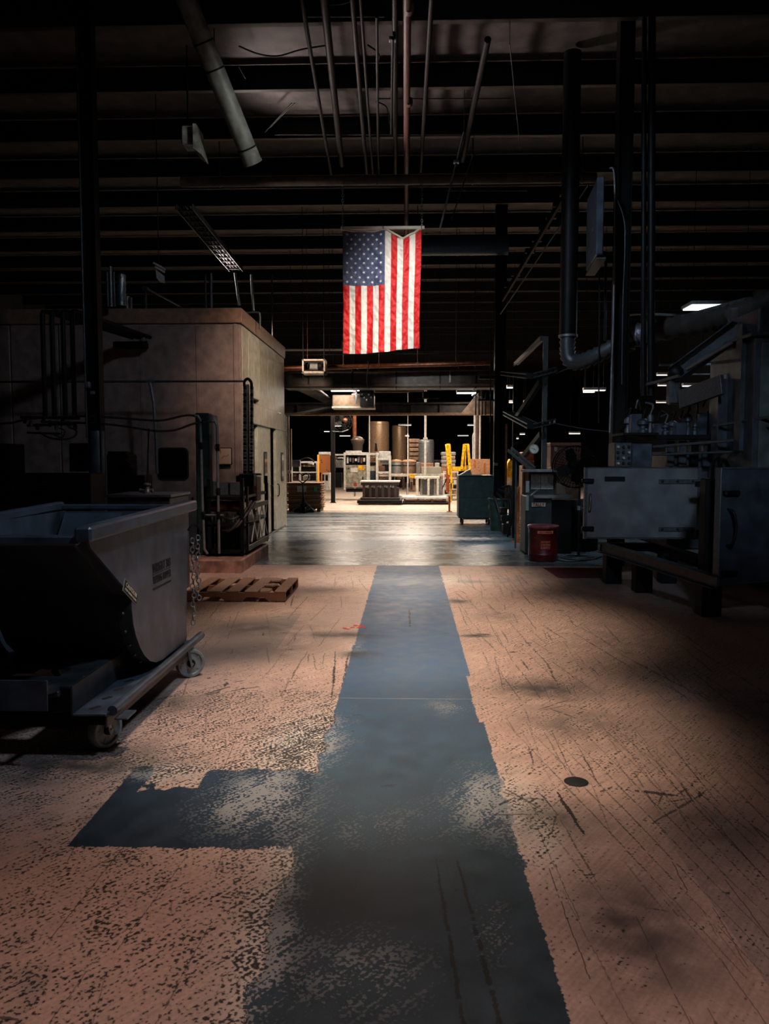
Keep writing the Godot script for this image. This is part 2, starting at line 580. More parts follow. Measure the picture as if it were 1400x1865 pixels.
# ---------------------------------------------------------------- shell
func build_shell() -> void:
	var st := mb()
	box2(st, Vector3(-15.2, -0.4, -72), Vector3(-15, 8.4, 5.2))
	struct_mesh("wall_left", st, M.wall)
	st = mb()
	box2(st, Vector3(13, -0.4, -72), Vector3(13.2, 8.4, 5.2))
	struct_mesh("wall_right", st, M.wall)
	st = mb()
	box2(st, Vector3(-15.2, -0.4, -72.2), Vector3(13.2, 8.4, -72))
	struct_mesh("wall_back", st, M.wall)
	st = mb()
	box2(st, Vector3(-15.2, -0.4, 5.0), Vector3(13.2, 8.4, 5.2))
	struct_mesh("wall_front", st, M.wall)
	var c := struct("ceiling")
	st = mb()
	box2(st, Vector3(-15.2, 8.1, -72.2), Vector3(13.2, 8.3, 5.2))
	part("roof_deck", st, M.wall, c)
	var z := 4.2
	while z > -44.0:
		# sagging lining between two purlins
		st = mb()
		var cols := 6
		for k in cols:
			var x0 := -15.0 + 28.0 * k / cols
			var x1 := -15.0 + 28.0 * (k + 1) / cols
			for i in 8:
				var f0 := i / 8.0
				var f1 := (i + 1) / 8.0
				var y0 := 7.99 - 0.07 * sin(PI * f0)
				var y1 := 7.99 - 0.07 * sin(PI * f1)
				var n := Vector3(0, -1, 0)
				tri(st, Vector3(x0, y0, z - 1.9 * f0), Vector3(x1, y0, z - 1.9 * f0), Vector3(x1, y1, z - 1.9 * f1), n, n, n)
				tri(st, Vector3(x0, y0, z - 1.9 * f0), Vector3(x1, y1, z - 1.9 * f1), Vector3(x0, y1, z - 1.9 * f1), n, n, n)
		part("roof_panel", st, M.roof, c)
		st = mb()
		box2(st, Vector3(-15, 7.6, z - 0.012), Vector3(13, 7.95, z + 0.012), 0.002)
		box2(st, Vector3(-15, 7.6, z - 0.09), Vector3(13, 7.612, z + 0.012), 0.002)
		box2(st, Vector3(-15, 7.93, z - 0.012), Vector3(13, 7.945, z + 0.09), 0.002)
		part("purlin", st, M.purlin, c)
		z -= 1.9
	st = mb()
	box2(st, Vector3(-15, 7.8, -72), Vector3(13, 8.0, z + 1.88))
	part("roof_panel", st, M.roof, c)

# ---------------------------------------------------------------- floor
func hash01(i: int) -> float:
	var h := (i * 374761393 + 668265263) & 0x7fffffff
	h = ((h ^ (h >> 13)) * 1274126177) & 0x7fffffff
	return float((h ^ (h >> 16)) & 0xffff) / 65535.0

const WEAR := [  # [x, z, radius x, radius z, strength] places where the paint is worn through
	[-0.72, -3.45, 0.28, 0.34, 0.75], [0.36, -3.55, 0.16, 0.36, 0.65], [-0.50, -2.6, 0.14, 0.5, 0.5], [-0.15, -2.3, 0.28, 0.28, 0.55],
	[-0.5, -4.5, 0.2, 0.5, 0.35], [0.30, -2.55, 0.1, 0.25, 0.4], [-1.3, -3.8, 0.25, 0.12, 0.8], [0.1, -3.3, 0.3, 0.3, 0.2], [-0.44, -6.4, 0.1, 0.35, 0.5],
	[-0.42, -8.4, 0.12, 0.5, 0.2], [0.28, -4.9, 0.16, 0.2, 0.45], [-0.2, -3.2, 0.2, 0.2, 0.25], [-0.62, -4.15, 0.2, 0.38, 0.9], [0.56, -3.3, 0.12, 0.5, 0.7], [-0.47, -2.45, 0.07, 0.6, 0.6], [0.55, -10.2, 0.15, 0.5, 0.6], [-0.65, -10.2, 0.3, 0.7, 0.4]]
const DIRT := [  # dark stains
	[-1.75, -4.9, 0.35, 0.2, 0.55], [0.95, -5.3, 0.3, 0.22, 0.5], [0.65, -3.35, 0.22, 0.22, 0.45], [1.35, -3.3, 0.3, 0.3, 0.4], [0.78, -2.55, 0.2, 0.3, 0.5],
	[-1.5, -7.2, 0.5, 0.35, 0.4], [-1.25, -6.3, 0.5, 0.4, 0.35], [0.9, -7.8, 0.2, 0.3, 0.2], [-1.05, -9.3, 0.35, 0.2, 0.4], [-0.6, -6.9, 0.3, 0.12, 0.55],
	[-1.75, -3.9, 0.45, 0.25, 0.6], [1.0, -4.6, 0.3, 0.25, 0.3], [1.9, -6.8, 0.5, 0.6, 0.15], [0.55, -8.6, 0.12, 0.1, 0.6], [0.60, -6.9, 0.14, 0.05, 0.7], [0.85, -10.0, 0.2, 0.1, 0.4],
	[-0.42, -6.2, 0.14, 0.1, 0.6], [-0.28, -2.7, 0.22, 0.2, 0.5]]

func floor_strip(i: int, w: int, h: int, x0: float, x1: float, z0: float, z1: float, n: int, kind: int) -> void:
	var r0 := h * i / n
	var r1 := h * (i + 1) / n
	var out := PackedByteArray()
	out.resize((r1 - r0) * w * 3)
	var rough := PackedByteArray()
	rough.resize((r1 - r0) * w)
	var o := 0
	var a := noise_a
	var b := noise_b
	var c := noise_c
	var dd := noise_d
	var sx := (x1 - x0) / w
	for y in range(r0, r1):
		var z := z0 + (z1 - z0) * (y + 0.5) / h
		var near := []
		for q in WEAR:
			if absf(z - q[1]) < q[3] * 2.2:
				near.append([q[0], 1.0 / q[2], q[4] * exp(-pow((z - q[1]) / q[3], 2.0))])
		var dirty := []
		for q in DIRT:
			if absf(z - q[1]) < q[3] * 2.2:
				dirty.append([q[0], 1.0 / q[2], q[4] * exp(-pow((z - q[1]) / q[3], 2.0))])
		var iz := int(-z * 160.0) & 1023
		var iz2 := int(-z * 420.0) & 1023
		var iz3 := int(-z * 40.0) & 1023
		for xi in w:
			var x := x0 + sx * (xi + 0.5)
			var ix := int((x + 20.0) * 160.0) & 1023
			var ix2 := int((x + 20.0) * 420.0) & 1023
			var ix3 := int((x + 20.0) * 40.0) & 1023
			var lo := a[(iz3 << 10) + ix3] / 255.0
			var mid := b[(iz << 10) + ix] / 255.0
			var fine := c[(iz2 << 10) + ix2] / 255.0
			# broom marks run slantwise across the slab
			var u := (x * 0.79 + z * 0.61) * 560.0
			var v := (z * 0.79 - x * 0.61) * 26.0
			var broom := c[((int(v) & 1023) << 10) + (int(u) & 1023)] / 255.0
			var wear := 0.0
			for q in near:
				var t: float = (x - q[0]) * q[1]
				if t * t < 6.0:
					wear += q[2] * exp(-t * t)
			var dirt := 0.0
			for q in dirty:
				var t: float = (x - q[0]) * q[1]
				if t * t < 6.0:
					dirt += q[2] * exp(-t * t)
			var jit := (mid - 0.5) * (0.010 + 0.09 * wear) + (fine - 0.5) * (0.010 + 0.05 * wear)
			var xe := x + jit
			var on := xe > -0.463 and xe < 0.463 + (-0.03 if x > 0 and z > -5.6 and z < -4.6 else 0.0)
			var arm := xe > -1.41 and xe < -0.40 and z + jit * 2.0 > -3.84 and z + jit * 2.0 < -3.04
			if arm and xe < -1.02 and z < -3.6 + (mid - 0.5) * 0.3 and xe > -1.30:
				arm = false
			var rr := 0.0
			var gg := 0.0
			var bb := 0.0
			var ro := 0.42
			var pink := 1.0 - 0.22 * (lo - 0.5) - 0.16 * (mid - 0.5)
			var speck_cut := 0.285 + 0.10 * wear + 0.13 * (lo - 0.45) + (0.03 if x < -0.2 and z > -5.2 else -0.03)
			var mark := fine * 0.62 + mid * 0.38
			var bs := fine * 0.50 + broom * 0.24 + mid * 0.26
			var grime_and_shade := clampf((0.56 - lo) * 3.2 + (0.5 - mid) * 1.1, 0.0, 1.0) * (0.45 if absf(x) < 1.1 else 0.75)  # random grime, weighted up beyond the lane to shade the sides
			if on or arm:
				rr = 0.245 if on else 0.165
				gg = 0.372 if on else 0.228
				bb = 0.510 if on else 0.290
				if on:   # towards the entrance the blue turns greyer
					var t := clampf((z + 6.6) / 3.4, 0.0, 1.0)
					rr = lerpf(rr, 0.235, t)
					gg = lerpf(gg, 0.305, t)
					bb = lerpf(bb, 0.350, t)
				var sh := 0.82 + 0.42 * (lo - 0.4) + 0.22 * (mid - 0.5) + 0.12 * (fine - 0.5)
				rr *= sh
				gg *= sh
				bb *= sh
				var rub := wear * 1.05 + 0.25 * (lo - 0.62) + (0.10 if fine > 0.72 else 0.0)
				if rub > 0.12 and mark + (broom - 0.5) * 0.35 < 0.30 + rub * 0.34:
					var t := clampf(rub * 1.3, 0.0, 0.85)
					rr = lerpf(rr, 0.62, t)
					gg = lerpf(gg, 0.61, t)
					bb = lerpf(bb, 0.60, t)
				ro = 0.46 + 0.2 * (mid - 0.5)
			else:
				rr = lerpf(0.735, 0.43, grime_and_shade) * pink
				gg = lerpf(0.602, 0.388, grime_and_shade) * pink
				bb = lerpf(0.542, 0.378, grime_and_shade) * pink
				var pale := wear * 0.9
				rr = lerpf(rr, 0.80, clampf(pale, 0, 0.8))
				gg = lerpf(gg, 0.76, clampf(pale, 0, 0.8))
				bb = lerpf(bb, 0.71, clampf(pale, 0, 0.8))
				var bm := (broom - 0.5) * 0.16 + (fine - 0.5) * 0.16
				rr *= 1.0 + bm
				gg *= 1.0 + bm
				bb *= 1.0 + bm
				speck_cut += 0.085 + 0.09 * (mid - 0.5)
				if bs < speck_cut:
					var t := clampf((speck_cut - bs) * 20.0, 0.0, 0.86)
					rr = lerpf(rr, 0.13, t)
					gg = lerpf(gg, 0.125, t)
					bb = lerpf(bb, 0.125, t)
				ro = 0.48 + 0.24 * (lo - 0.5)
			if dirt > 0.03:
				var t := clampf(dirt * (0.35 + 1.3 * mid) * 1.1, 0.0, 0.85)
				rr = lerpf(rr, 0.15, t)
				gg = lerpf(gg, 0.145, t)
				bb = lerpf(bb, 0.145, t)
			if kind == 2:
				# bare polished slab with streaked brush marks
				var s1 := dd[((int(-z * 60.0) & 1023) << 10) + (int((x + 20.0) * 14.0 - z * 9.0) & 1023)] / 255.0
				var s2 := c[((int(-z * 210.0) & 1023) << 10) + (int((x + 20.0) * 36.0) & 1023)] / 255.0
				var g := 0.40 + 0.20 * (s1 - 0.5) + 0.14 * (s2 - 0.5) + 0.12 * (lo - 0.5)
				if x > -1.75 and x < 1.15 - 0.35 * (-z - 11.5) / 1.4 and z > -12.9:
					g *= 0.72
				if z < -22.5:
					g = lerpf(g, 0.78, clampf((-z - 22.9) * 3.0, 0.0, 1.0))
				rr = g * 0.90
				gg = g * 1.03
				bb = g * 1.12
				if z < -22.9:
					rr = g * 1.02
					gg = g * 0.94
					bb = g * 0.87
				ro = 0.17 + 0.20 * s1 + 0.12 * (s2 - 0.4)
			out[o * 3] = clampi(int(rr * 255.0), 0, 255)
			out[o * 3 + 1] = clampi(int(gg * 255.0), 0, 255)
			out[o * 3 + 2] = clampi(int(bb * 255.0), 0, 255)
			rough[o] = clampi(int(ro * 255.0), 0, 255)
			o += 1
	strip_bytes[i] = [out, rough]

func scratch(px: PackedByteArray, w: int, h: int, p0: Vector2, p1: Vector2, width: float, dark: float, seed_at: int) -> void:
	var n := int(p0.distance_to(p1)) + 1
	var across := (p1 - p0).normalized().orthogonal()
	for k in n:
		var f := float(k) / n
		if hash01(seed_at * 977 + k / 7) < 0.07:
			continue
		var p := p0.lerp(p1, f) + across * (hash01(seed_at + k / 25) - 0.5) * 1.6
		var ww := width * (0.35 + 0.65 * sin(PI * f)) * (0.6 + 0.6 * hash01(seed_at * 31 + k / 3))
		for q in range(int(-ww), int(ww) + 1):
			var xx := int(p.x + across.x * q)
			var yy := int(p.y + across.y * q)
			if xx >= 0 and yy >= 0 and xx < w and yy < h:
				var at := (yy * w + xx) * 3
				for ch in 3:
					px[at + ch] = int(px[at + ch] * (1.0 - dark) + 26.0 * dark)

func floor_texture(w: int, h: int, x0: float, x1: float, z0: float, z1: float, kind: int) -> Array:
	var n := 8
	strip_bytes.clear()
	strip_bytes.resize(n)
	var id := WorkerThreadPool.add_group_task(floor_strip.bind(w, h, x0, x1, z0, z1, n, kind), n, -1, true)
	WorkerThreadPool.wait_for_group_task_completion(id)
	var px := PackedByteArray()
	var ro := PackedByteArray()
	for s in strip_bytes:
		px.append_array(s[0])
		ro.append_array(s[1])
	var sc := Vector2(w / (x1 - x0), h / (z1 - z0))
	var put := func(ax: float, az: float, bx: float, bz: float, width: float, dark: float, k: int) -> void:
		scratch(px, w, h, Vector2((ax - x0) * sc.x, (az - z0) * sc.y), Vector2((bx - x0) * sc.x, (bz - z0) * sc.y), width, dark, k)
	if kind < 2:
		# long drag marks, mostly along the aisle
		for k in (190 if kind == 0 else 230):
			var x := lerpf(0.5, 2.6, hash01(k * 3 + 1)) if hash01(k) < 0.75 else lerpf(-2.4, -0.5, hash01(k * 3 + 1))
			var z := lerpf(z0, z1, hash01(k * 5 + 2))
			var l := lerpf(0.1, 0.9 if kind == 0 else 1.3, hash01(k * 7 + 3))
			var sl := 0.32 * (hash01(k * 11) - 0.3)
			put.call(x, z, x + l * sl, z + l, 0.5 + 1.5 * pow(hash01(k * 13), 2.5) * (1.0 if kind == 0 else 0.6), 0.22 + 0.5 * hash01(k * 17), k * 100 + 7)
		for k in (80 if kind == 0 else 110):
			var x := lerpf(-1.6, 2.2, hash01(k * 19 + 4))
			var z := lerpf(z0, z1, hash01(k * 23 + 5))
			put.call(x, z, x + 0.12 * (hash01(k * 29) - 0.3), z + 0.05 * (hash01(k * 31) - 0.5), 1.0 + 2.0 * hash01(k), 0.3 + 0.5 * hash01(k * 37), k * 100 + 9000)
		# the two black skid lines on the stripe, and the marks that stand out
		put.call(0.115, -2.98, 0.185, -1.6, 2.6 if kind == 0 else 1.3, 0.75, 31)
		put.call(0.20, -2.98, 0.30, -1.6, 3.0 if kind == 0 else 1.3, 0.75, 33)
		put.call(0.72, -3.62, 0.755, -3.2, 3.5, 0.85, 35)
		put.call(1.06, -3.66, 1.29, -3.60, 6.0, 0.7, 37)
		put.call(0.02, -8.1, 0.02, -7.25, 2.2, 0.85, 39)
		put.call(-0.6, -6.3, -0.5, -4.95, 1.4, 0.8, 41)
		put.call(-0.49, -6.3, -0.46, -5.3, 1.4, 0.8, 43)
		put.call(0.5, -4.95, 1.4, -4.9, 0.8, 0.6, 45)
		for k in 30:   # clusters of short gouges
			var cx := [0.62, 0.95, 1.3, 1.55, -1.2][k % 5] as float
			var cz := [-3.45, -4.9, -3.55, -2.7, -5.3][k % 5] as float
			put.call(cx + 0.25 * (hash01(k * 41) - 0.5), cz + 0.3 * (hash01(k * 43) - 0.5), cx + 0.5 * (hash01(k * 47) - 0.5), cz + 0.5 * (hash01(k * 53) - 0.5), 1.2 + 2.0 * hash01(k * 59), 0.6, 4000 + k)
		put.call(0.62, -6.98, 0.76, -6.95, 4.0, 0.7, 47)
		for k in 16:
			put.call(0.6 + 0.11 * k, -4.6 + 0.05 * k, 1.05 + 0.06 * k, -2.3 - 0.02 * k, 1.2, 0.45, 700 + k)
	var im := Image.create_from_data(w, h, false, Image.FORMAT_RGB8, px)
	var rm := Image.create_from_data(w, h, false, Image.FORMAT_L8, ro)
	rm.resize(w / 2, h / 2)
	return [ImageTexture.create_from_image(im), ImageTexture.create_from_image(rm)]

func slab(f: Node3D, x0: float, x1: float, z0: float, z1: float, m: Material) -> void:
	# z0 is the edge towards the entrance
	var st := mb()
	var e := 0.0022
	var lo := Vector3(x0 + e, -0.2, z1 + e)
	var hi := Vector3(x1 - e, 0.0, z0 - e)
	var b := 0.002
	st.set_uv(Vector2.ZERO)
	var n := Vector3.UP
	for t in [[0, 1, 2], [0, 2, 3]]:
		var ps := [Vector3(lo.x + b, 0, lo.z + b), Vector3(hi.x - b, 0, lo.z + b), Vector3(hi.x - b, 0, hi.z - b), Vector3(lo.x + b, 0, hi.z - b)]
		for i in t:
			var p: Vector3 = ps[i]
			st.set_uv(Vector2((p.x - x0) / (x1 - x0), (p.z - z1) / (z0 - z1)))
			st.set_normal(n)
			st.add_vertex(p)
	var uv := func(p: Vector3) -> Vector2: return Vector2((p.x - x0) / (x1 - x0), (p.z - z1) / (z0 - z1))
	for s in [[Vector3(lo.x, -b, lo.z), Vector3(hi.x, -b, lo.z), Vector3(0, 0, -1)], [Vector3(lo.x, -b, hi.z), Vector3(hi.x, -b, hi.z), Vector3(0, 0, 1)], [Vector3(lo.x, -b, lo.z), Vector3(lo.x, -b, hi.z), Vector3(-1, 0, 0)], [Vector3(hi.x, -b, lo.z), Vector3(hi.x, -b, hi.z), Vector3(1, 0, 0)]]:
		for q in [[Vector3(0, -0.15, 0), s[2]], [-s[2] * b + Vector3(0, b, 0), (s[2] + Vector3.UP).normalized()]]:
			var ps := [s[0], s[1], s[1] + q[0], s[0], s[1] + q[0], s[0] + q[0]]
			var turn: bool = (ps[1] - ps[0]).cross(ps[2] - ps[0]).dot(q[1]) > 0.0
			for i in ([0, 2, 1, 3, 5, 4] if turn else [0, 1, 2, 3, 4, 5]):
				st.set_normal(q[1])
				st.set_uv(uv.call(ps[i]))
				st.add_vertex(ps[i])
	part("floor_slab", st, m, f)

func build_floor() -> void:
	noise_a = noise_image(1024, 1024, 0.006, 4, 21).get_data()
	noise_b = noise_image(1024, 1024, 0.03, 3, 22).get_data()
	noise_c = noise_image(1024, 1024, 0.11, 3, 23).get_data()
	noise_d = noise_image(1024, 1024, 0.02, 4, 24).get_data()
	var f := struct("floor")
	var st := mb()
	box2(st, Vector3(-15.2, -0.5, -72.2), Vector3(13.2, -0.15, 5.2))
	part("subfloor", st, M.ink, f)
	var relief := ImageTexture.create_from_image(noise_image(1024, 1024, 0.09, 3, 31))
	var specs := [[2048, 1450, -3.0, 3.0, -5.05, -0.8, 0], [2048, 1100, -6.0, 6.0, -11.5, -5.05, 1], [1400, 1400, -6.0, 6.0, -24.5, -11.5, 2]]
	for s in specs:
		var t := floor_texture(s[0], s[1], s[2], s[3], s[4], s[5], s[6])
		var m := StandardMaterial3D.new()
		m.albedo_texture = t[0]
		m.roughness_texture = t[1]
		m.roughness = 1.0
		m.metallic_specular = 0.5
		if s[6] < 2:
			m.heightmap_enabled = true
			m.heightmap_texture = t[0]
			m.heightmap_scale = 0.12
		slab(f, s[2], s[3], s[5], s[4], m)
	var dull := mat(Color(0.50, 0.41, 0.37), 0.55, 0.0, grime_tex, 0.5)
	var slate := mat(Color(0.40, 0.43, 0.45), 0.35, 0.0, grime_tex, 0.4)
	var sand := mat(Color(0.80, 0.74, 0.67), 0.35, 0.0, steel_tex, 0.4)
	slab(f, -15.0, -3.0, -0.8, -5.05, dull)
	slab(f, 3.0, 13.0, -0.8, -5.05, dull)
	slab(f, -15.0, 13.0, 5.0, -0.8, dull)
	slab(f, -15.0, -6.0, -5.05, -11.5, dull)
	slab(f, 6.0, 13.0, -5.05, -11.5, dull)
	slab(f, -15.0, -6.0, -11.5, -24.5, slate)
	slab(f, 6.0, 13.0, -11.5, -24.5, slate)
	slab(f, -15.0, 13.0, -24.5, -40.0, sand)
	slab(f, -15.0, 13.0, -40.0, -72.0, sand)
	# the painted rectangle by the red can and the round plug
	st = mb()
	var p := [G(988, 1034), G(1095, 1034), G(1124, 1053), G(1018, 1053)]
	prism(st, PackedVector2Array([Vector2(p[0].x, -p[0].z), Vector2(p[1].x, -p[1].z), Vector2(p[2].x, -p[2].z), Vector2(p[3].x, -p[3].z)]), 0.002, Transform3D(Basis(Vector3.RIGHT, Vector3(0, 0, -1), Vector3.UP), Vector3(0, 0.0012, 0)))
	part("floor_marking", st, mat(Color(0.42, 0.10, 0.16), 0.5, 0.0, grime_tex, 1.5), f, "dark red painted rectangle")
	st = mb()
	lathe(st, [[0.0, 0.0], [0.056, 0.0], [0.06, -0.002], [0.06, -0.01]], 24, Transform3D(Basis(), G(1049, 1424) + Vector3(0, 0.003, 0)))
	part("floor_plug", st, M.ink, f, "round dark floor plug")

# ---------------------------------------------------------------- beige booth
func build_booth() -> void:
	var xr := -2.92
	var zf := -13.5
	var zb := -18.2
	var top := 4.22
	var t := thing("booth", "tall beige panelled machine booth with white sliding doors", "booth", Vector3(xr - 2.5, 0, zf - 2.3))
	var st := mb()
	box2(st, Vector3(-10.5, 0.0, zb + 0.05), Vector3(xr - 0.1, top - 0.1, zf - 0.1))
	part("core", st, M.black, t)
	# front panels between the seams seen in the photograph
	var seams := [-10.5]
	for px in [25, 112, 185, 262, 363, 431]:
		seams.append(W(px, 836, 13.5).x)
	seams.append(xr)
	for i in seams.size() - 1:
		st = mb()
		box2(st, Vector3(seams[i] + 0.008, 0.08, zf - 0.1), Vector3(seams[i + 1] - 0.008, top - 0.27, zf), 0.012)
		part("wall_panel", st, M.booth, t)
		if i > 2 and i < seams.size() - 2:
			st = mb()
			box2(st, Vector3(seams[i + 1] - 0.03, 0.08, zf - 0.01), Vector3(seams[i + 1] + 0.03, top - 0.27, zf + 0.012), 0.004)
			part("seam_strip", st, M.booth, t)
	st = mb()
	box2(st, Vector3(-10.5, top - 0.26, zf - 0.1), Vector3(xr + 0.03, top, zf + 0.03), 0.012)
	part("fascia", st, M.booth_trim, t)
	st = mb()
	box2(st, Vector3(xr - 0.1, top - 0.26, zb), Vector3(xr + 0.03, top, zf - 0.1), 0.012)
	part("fascia", st, M.booth_trim, t)
	st = mb()
	box2(st, Vector3(-10.5, 0.0, zf - 0.1), Vector3(xr - 0.02, 0.075, zf - 0.01), 0.005)
	part("kick_plate", st, M.dark_metal, t)
	# front door with its rounded window, and a square window further along
	var c := W(316, 845, 13.5)
	var dr := mb()
	box2(dr, Vector3(c.x - 0.44, 0.1, zf), Vector3(c.x + 0.40, 2.2, zf + 0.025), 0.008)
	var door := part("door", dr, M.booth, t)
	st = mb()
	prism(st, rrect(0.56, 0.58, 0.09), 0.02, Transform3D(Basis(), Vector3(c.x, c.y, zf + 0.028)))
	part("window_gasket", st, M.ink, door)
	st = mb()
	prism(st, rrect(0.50, 0.52, 0.07), 0.012, Transform3D(Basis(), Vector3(c.x, c.y, zf + 0.036)))
	part("window_pane", st, M.glass_dark, door)
	st = mb()
	for yy in [0.9, 0.7]:
		cbox(st, Vector3(c.x + 0.34, yy, zf + 0.04), Vector3(0.03, 0.05, 0.03))
	part("latch", st, M.dark_metal, door)
	c = W(148, 832, 13.48)
	st = mb()
	for q in [[-0.18, 0, 0.03, 0.48], [0.18, 0, 0.03, 0.48], [0, 0.225, 0.39, 0.03], [0, -0.225, 0.39, 0.03]]:
		cbox(st, Vector3(c.x + q[0], c.y + q[1], zf + 0.015), Vector3(q[2], q[3], 0.04))
	part("window_frame", st, M.dark_metal, t)
	st = mb()
	cbox(st, Vector3(c.x, c.y, zf + 0.008), Vector3(0.34, 0.44, 0.015))
	part("window_pane", st, M.glass_dark, t)
	# long side facing the aisle: X = xr
	var zs := func(px: float) -> float: return EYE.z - side_depth(px, xr)
	var z0: float = zf
	var cuts := [440, 455, 474, 489, 502, 515]
	var zz := [zf - 0.1]
	for i in range(1, 5):
		zz.append(zs.call(cuts[i]))
	zz.append(zb)
	for i in 5:
		st = mb()
		box2(st, Vector3(xr - 0.1, 2.62 if i > 1 else 2.75, zz[i + 1] + 0.006), Vector3(xr, top - 0.27, zz[i] - 0.006), 0.01)
		part("wall_panel", st, M.booth_pale if i < 2 else M.booth_side, t)
	st = mb()
	box2(st, Vector3(xr - 0.06, 2.26, zb), Vector3(xr + 0.035, 2.64, zs.call(458)), 0.01)
	part("door_header", st, M.booth_side, t)
	st = mb()
	box2(st, Vector3(xr - 0.1, 0.05, zs.call(457)), Vector3(xr, 2.74, zf - 0.1), 0.01)
	part("wall_panel", st, M.booth_side, t)
	# narrow dark window beside the doors
	st = mb()
	box2(st, Vector3(xr - 0.09, 1.62, zs.call(467)), Vector3(xr - 0.05, 2.26, zs.call(459)), 0.004)
	part("upper_glass", st, M.grey, t)
	st = mb()
	box2(st, Vector3(xr - 0.09, 0.9, zs.call(467)), Vector3(xr - 0.05, 1.6, zs.call(459)), 0.004)
	part("lower_glass", st, M.glass_dark, t)
	for leaf in [[470.0, 493.5, -0.02], [502.0, 520.5, 0.0]]:
		var za: float = zs.call(leaf[0])
		var zc: float = zs.call(leaf[1])
		st = mb()
		box2(st, Vector3(xr - 0.06 + leaf[2], 0.03, zc), Vector3(xr + 0.01 + leaf[2], 2.27, za), 0.012)
		var d := part("sliding_door", st, M.door_white, t)
		var zm := lerpf(za, zc, 0.55)
		st = mb()
		prism(st, rrect(0.34, 0.66, 0.06), 0.02, Transform3D(Basis(Vector3(0, 0, -1), Vector3.UP, Vector3.RIGHT), Vector3(xr + 0.015 + leaf[2], 1.42, zm)))
		part("window_gasket", st, M.ink, d)
		st = mb()
		prism(st, rrect(0.27, 0.58, 0.05), 0.012, Transform3D(Basis(Vector3(0, 0, -1), Vector3.UP, Vector3.RIGHT), Vector3(xr + 0.024 + leaf[2], 1.42, zm)))
		part("window_pane", st, M.glass_dark, d)
		st = mb()
		var hz := zc + 0.08 if leaf[0] < 490 else za - 0.1
		tube(st, smooth([Vector3(xr, 0.78, hz), Vector3(xr + 0.05, 0.8, hz), Vector3(xr + 0.05, 1.02, hz), Vector3(xr, 1.04, hz)], 5), 0.011, 8)
		part("pull_handle", st, M.dark_metal, d)
	st = mb()
	box2(st, Vector3(xr - 0.05, 0.0, zb), Vector3(xr + 0.02, 0.028, zs.call(458)), 0.004)
	part("door_track", st, M.dark_metal, t)
	# notice in a frame on the front
	c = W(410, 831, 13.45)
	st = mb()
	cbox(st, c + Vector3(0, 0, 0.004), Vector3(0.24, 0.30, 0.02), 0.004)
	var s := solo("wall_notice", st, M.dark_metal, "small framed drawing fixed to the front of the booth", "notice")
	st = mb()
	cbox(st, c + Vector3(0, 0, 0.012), Vector3(0.215, 0.275, 0.012), 0.002)
	part("sheet", st, mat(Color(0.72, 0.62, 0.56), 0.7), s)
	st = mb()
	tube(st, smooth([c + Vector3(-0.06, -0.04, 0.019), c + Vector3(-0.02, 0.0, 0.019), c + Vector3(0.03, 0.0, 0.019), c + Vector3(0.07, 0.03, 0.019)], 5), 0.004, 5)
	tube(st, [c + Vector3(-0.08, 0.12, 0.019), c + Vector3(-0.08, 0.05, 0.019)], 0.004, 5)
	part("line_drawing", st, M.ink, s)

func side_depth(px: float, x: float) -> float:        # depth at which the plane X = x is seen at pixel column px (on the horizon)
	var ray := cam_basis * Vector3((px - 700.0) / F, (932.5 - 836.0) / F, -1.0)
	return x / ray.x * -ray.z

# ---------------------------------------------------------------- tilting hopper
func zy(d: float, y: float, x := 0.0) -> Vector3:
	return Vector3(x, y, -d)

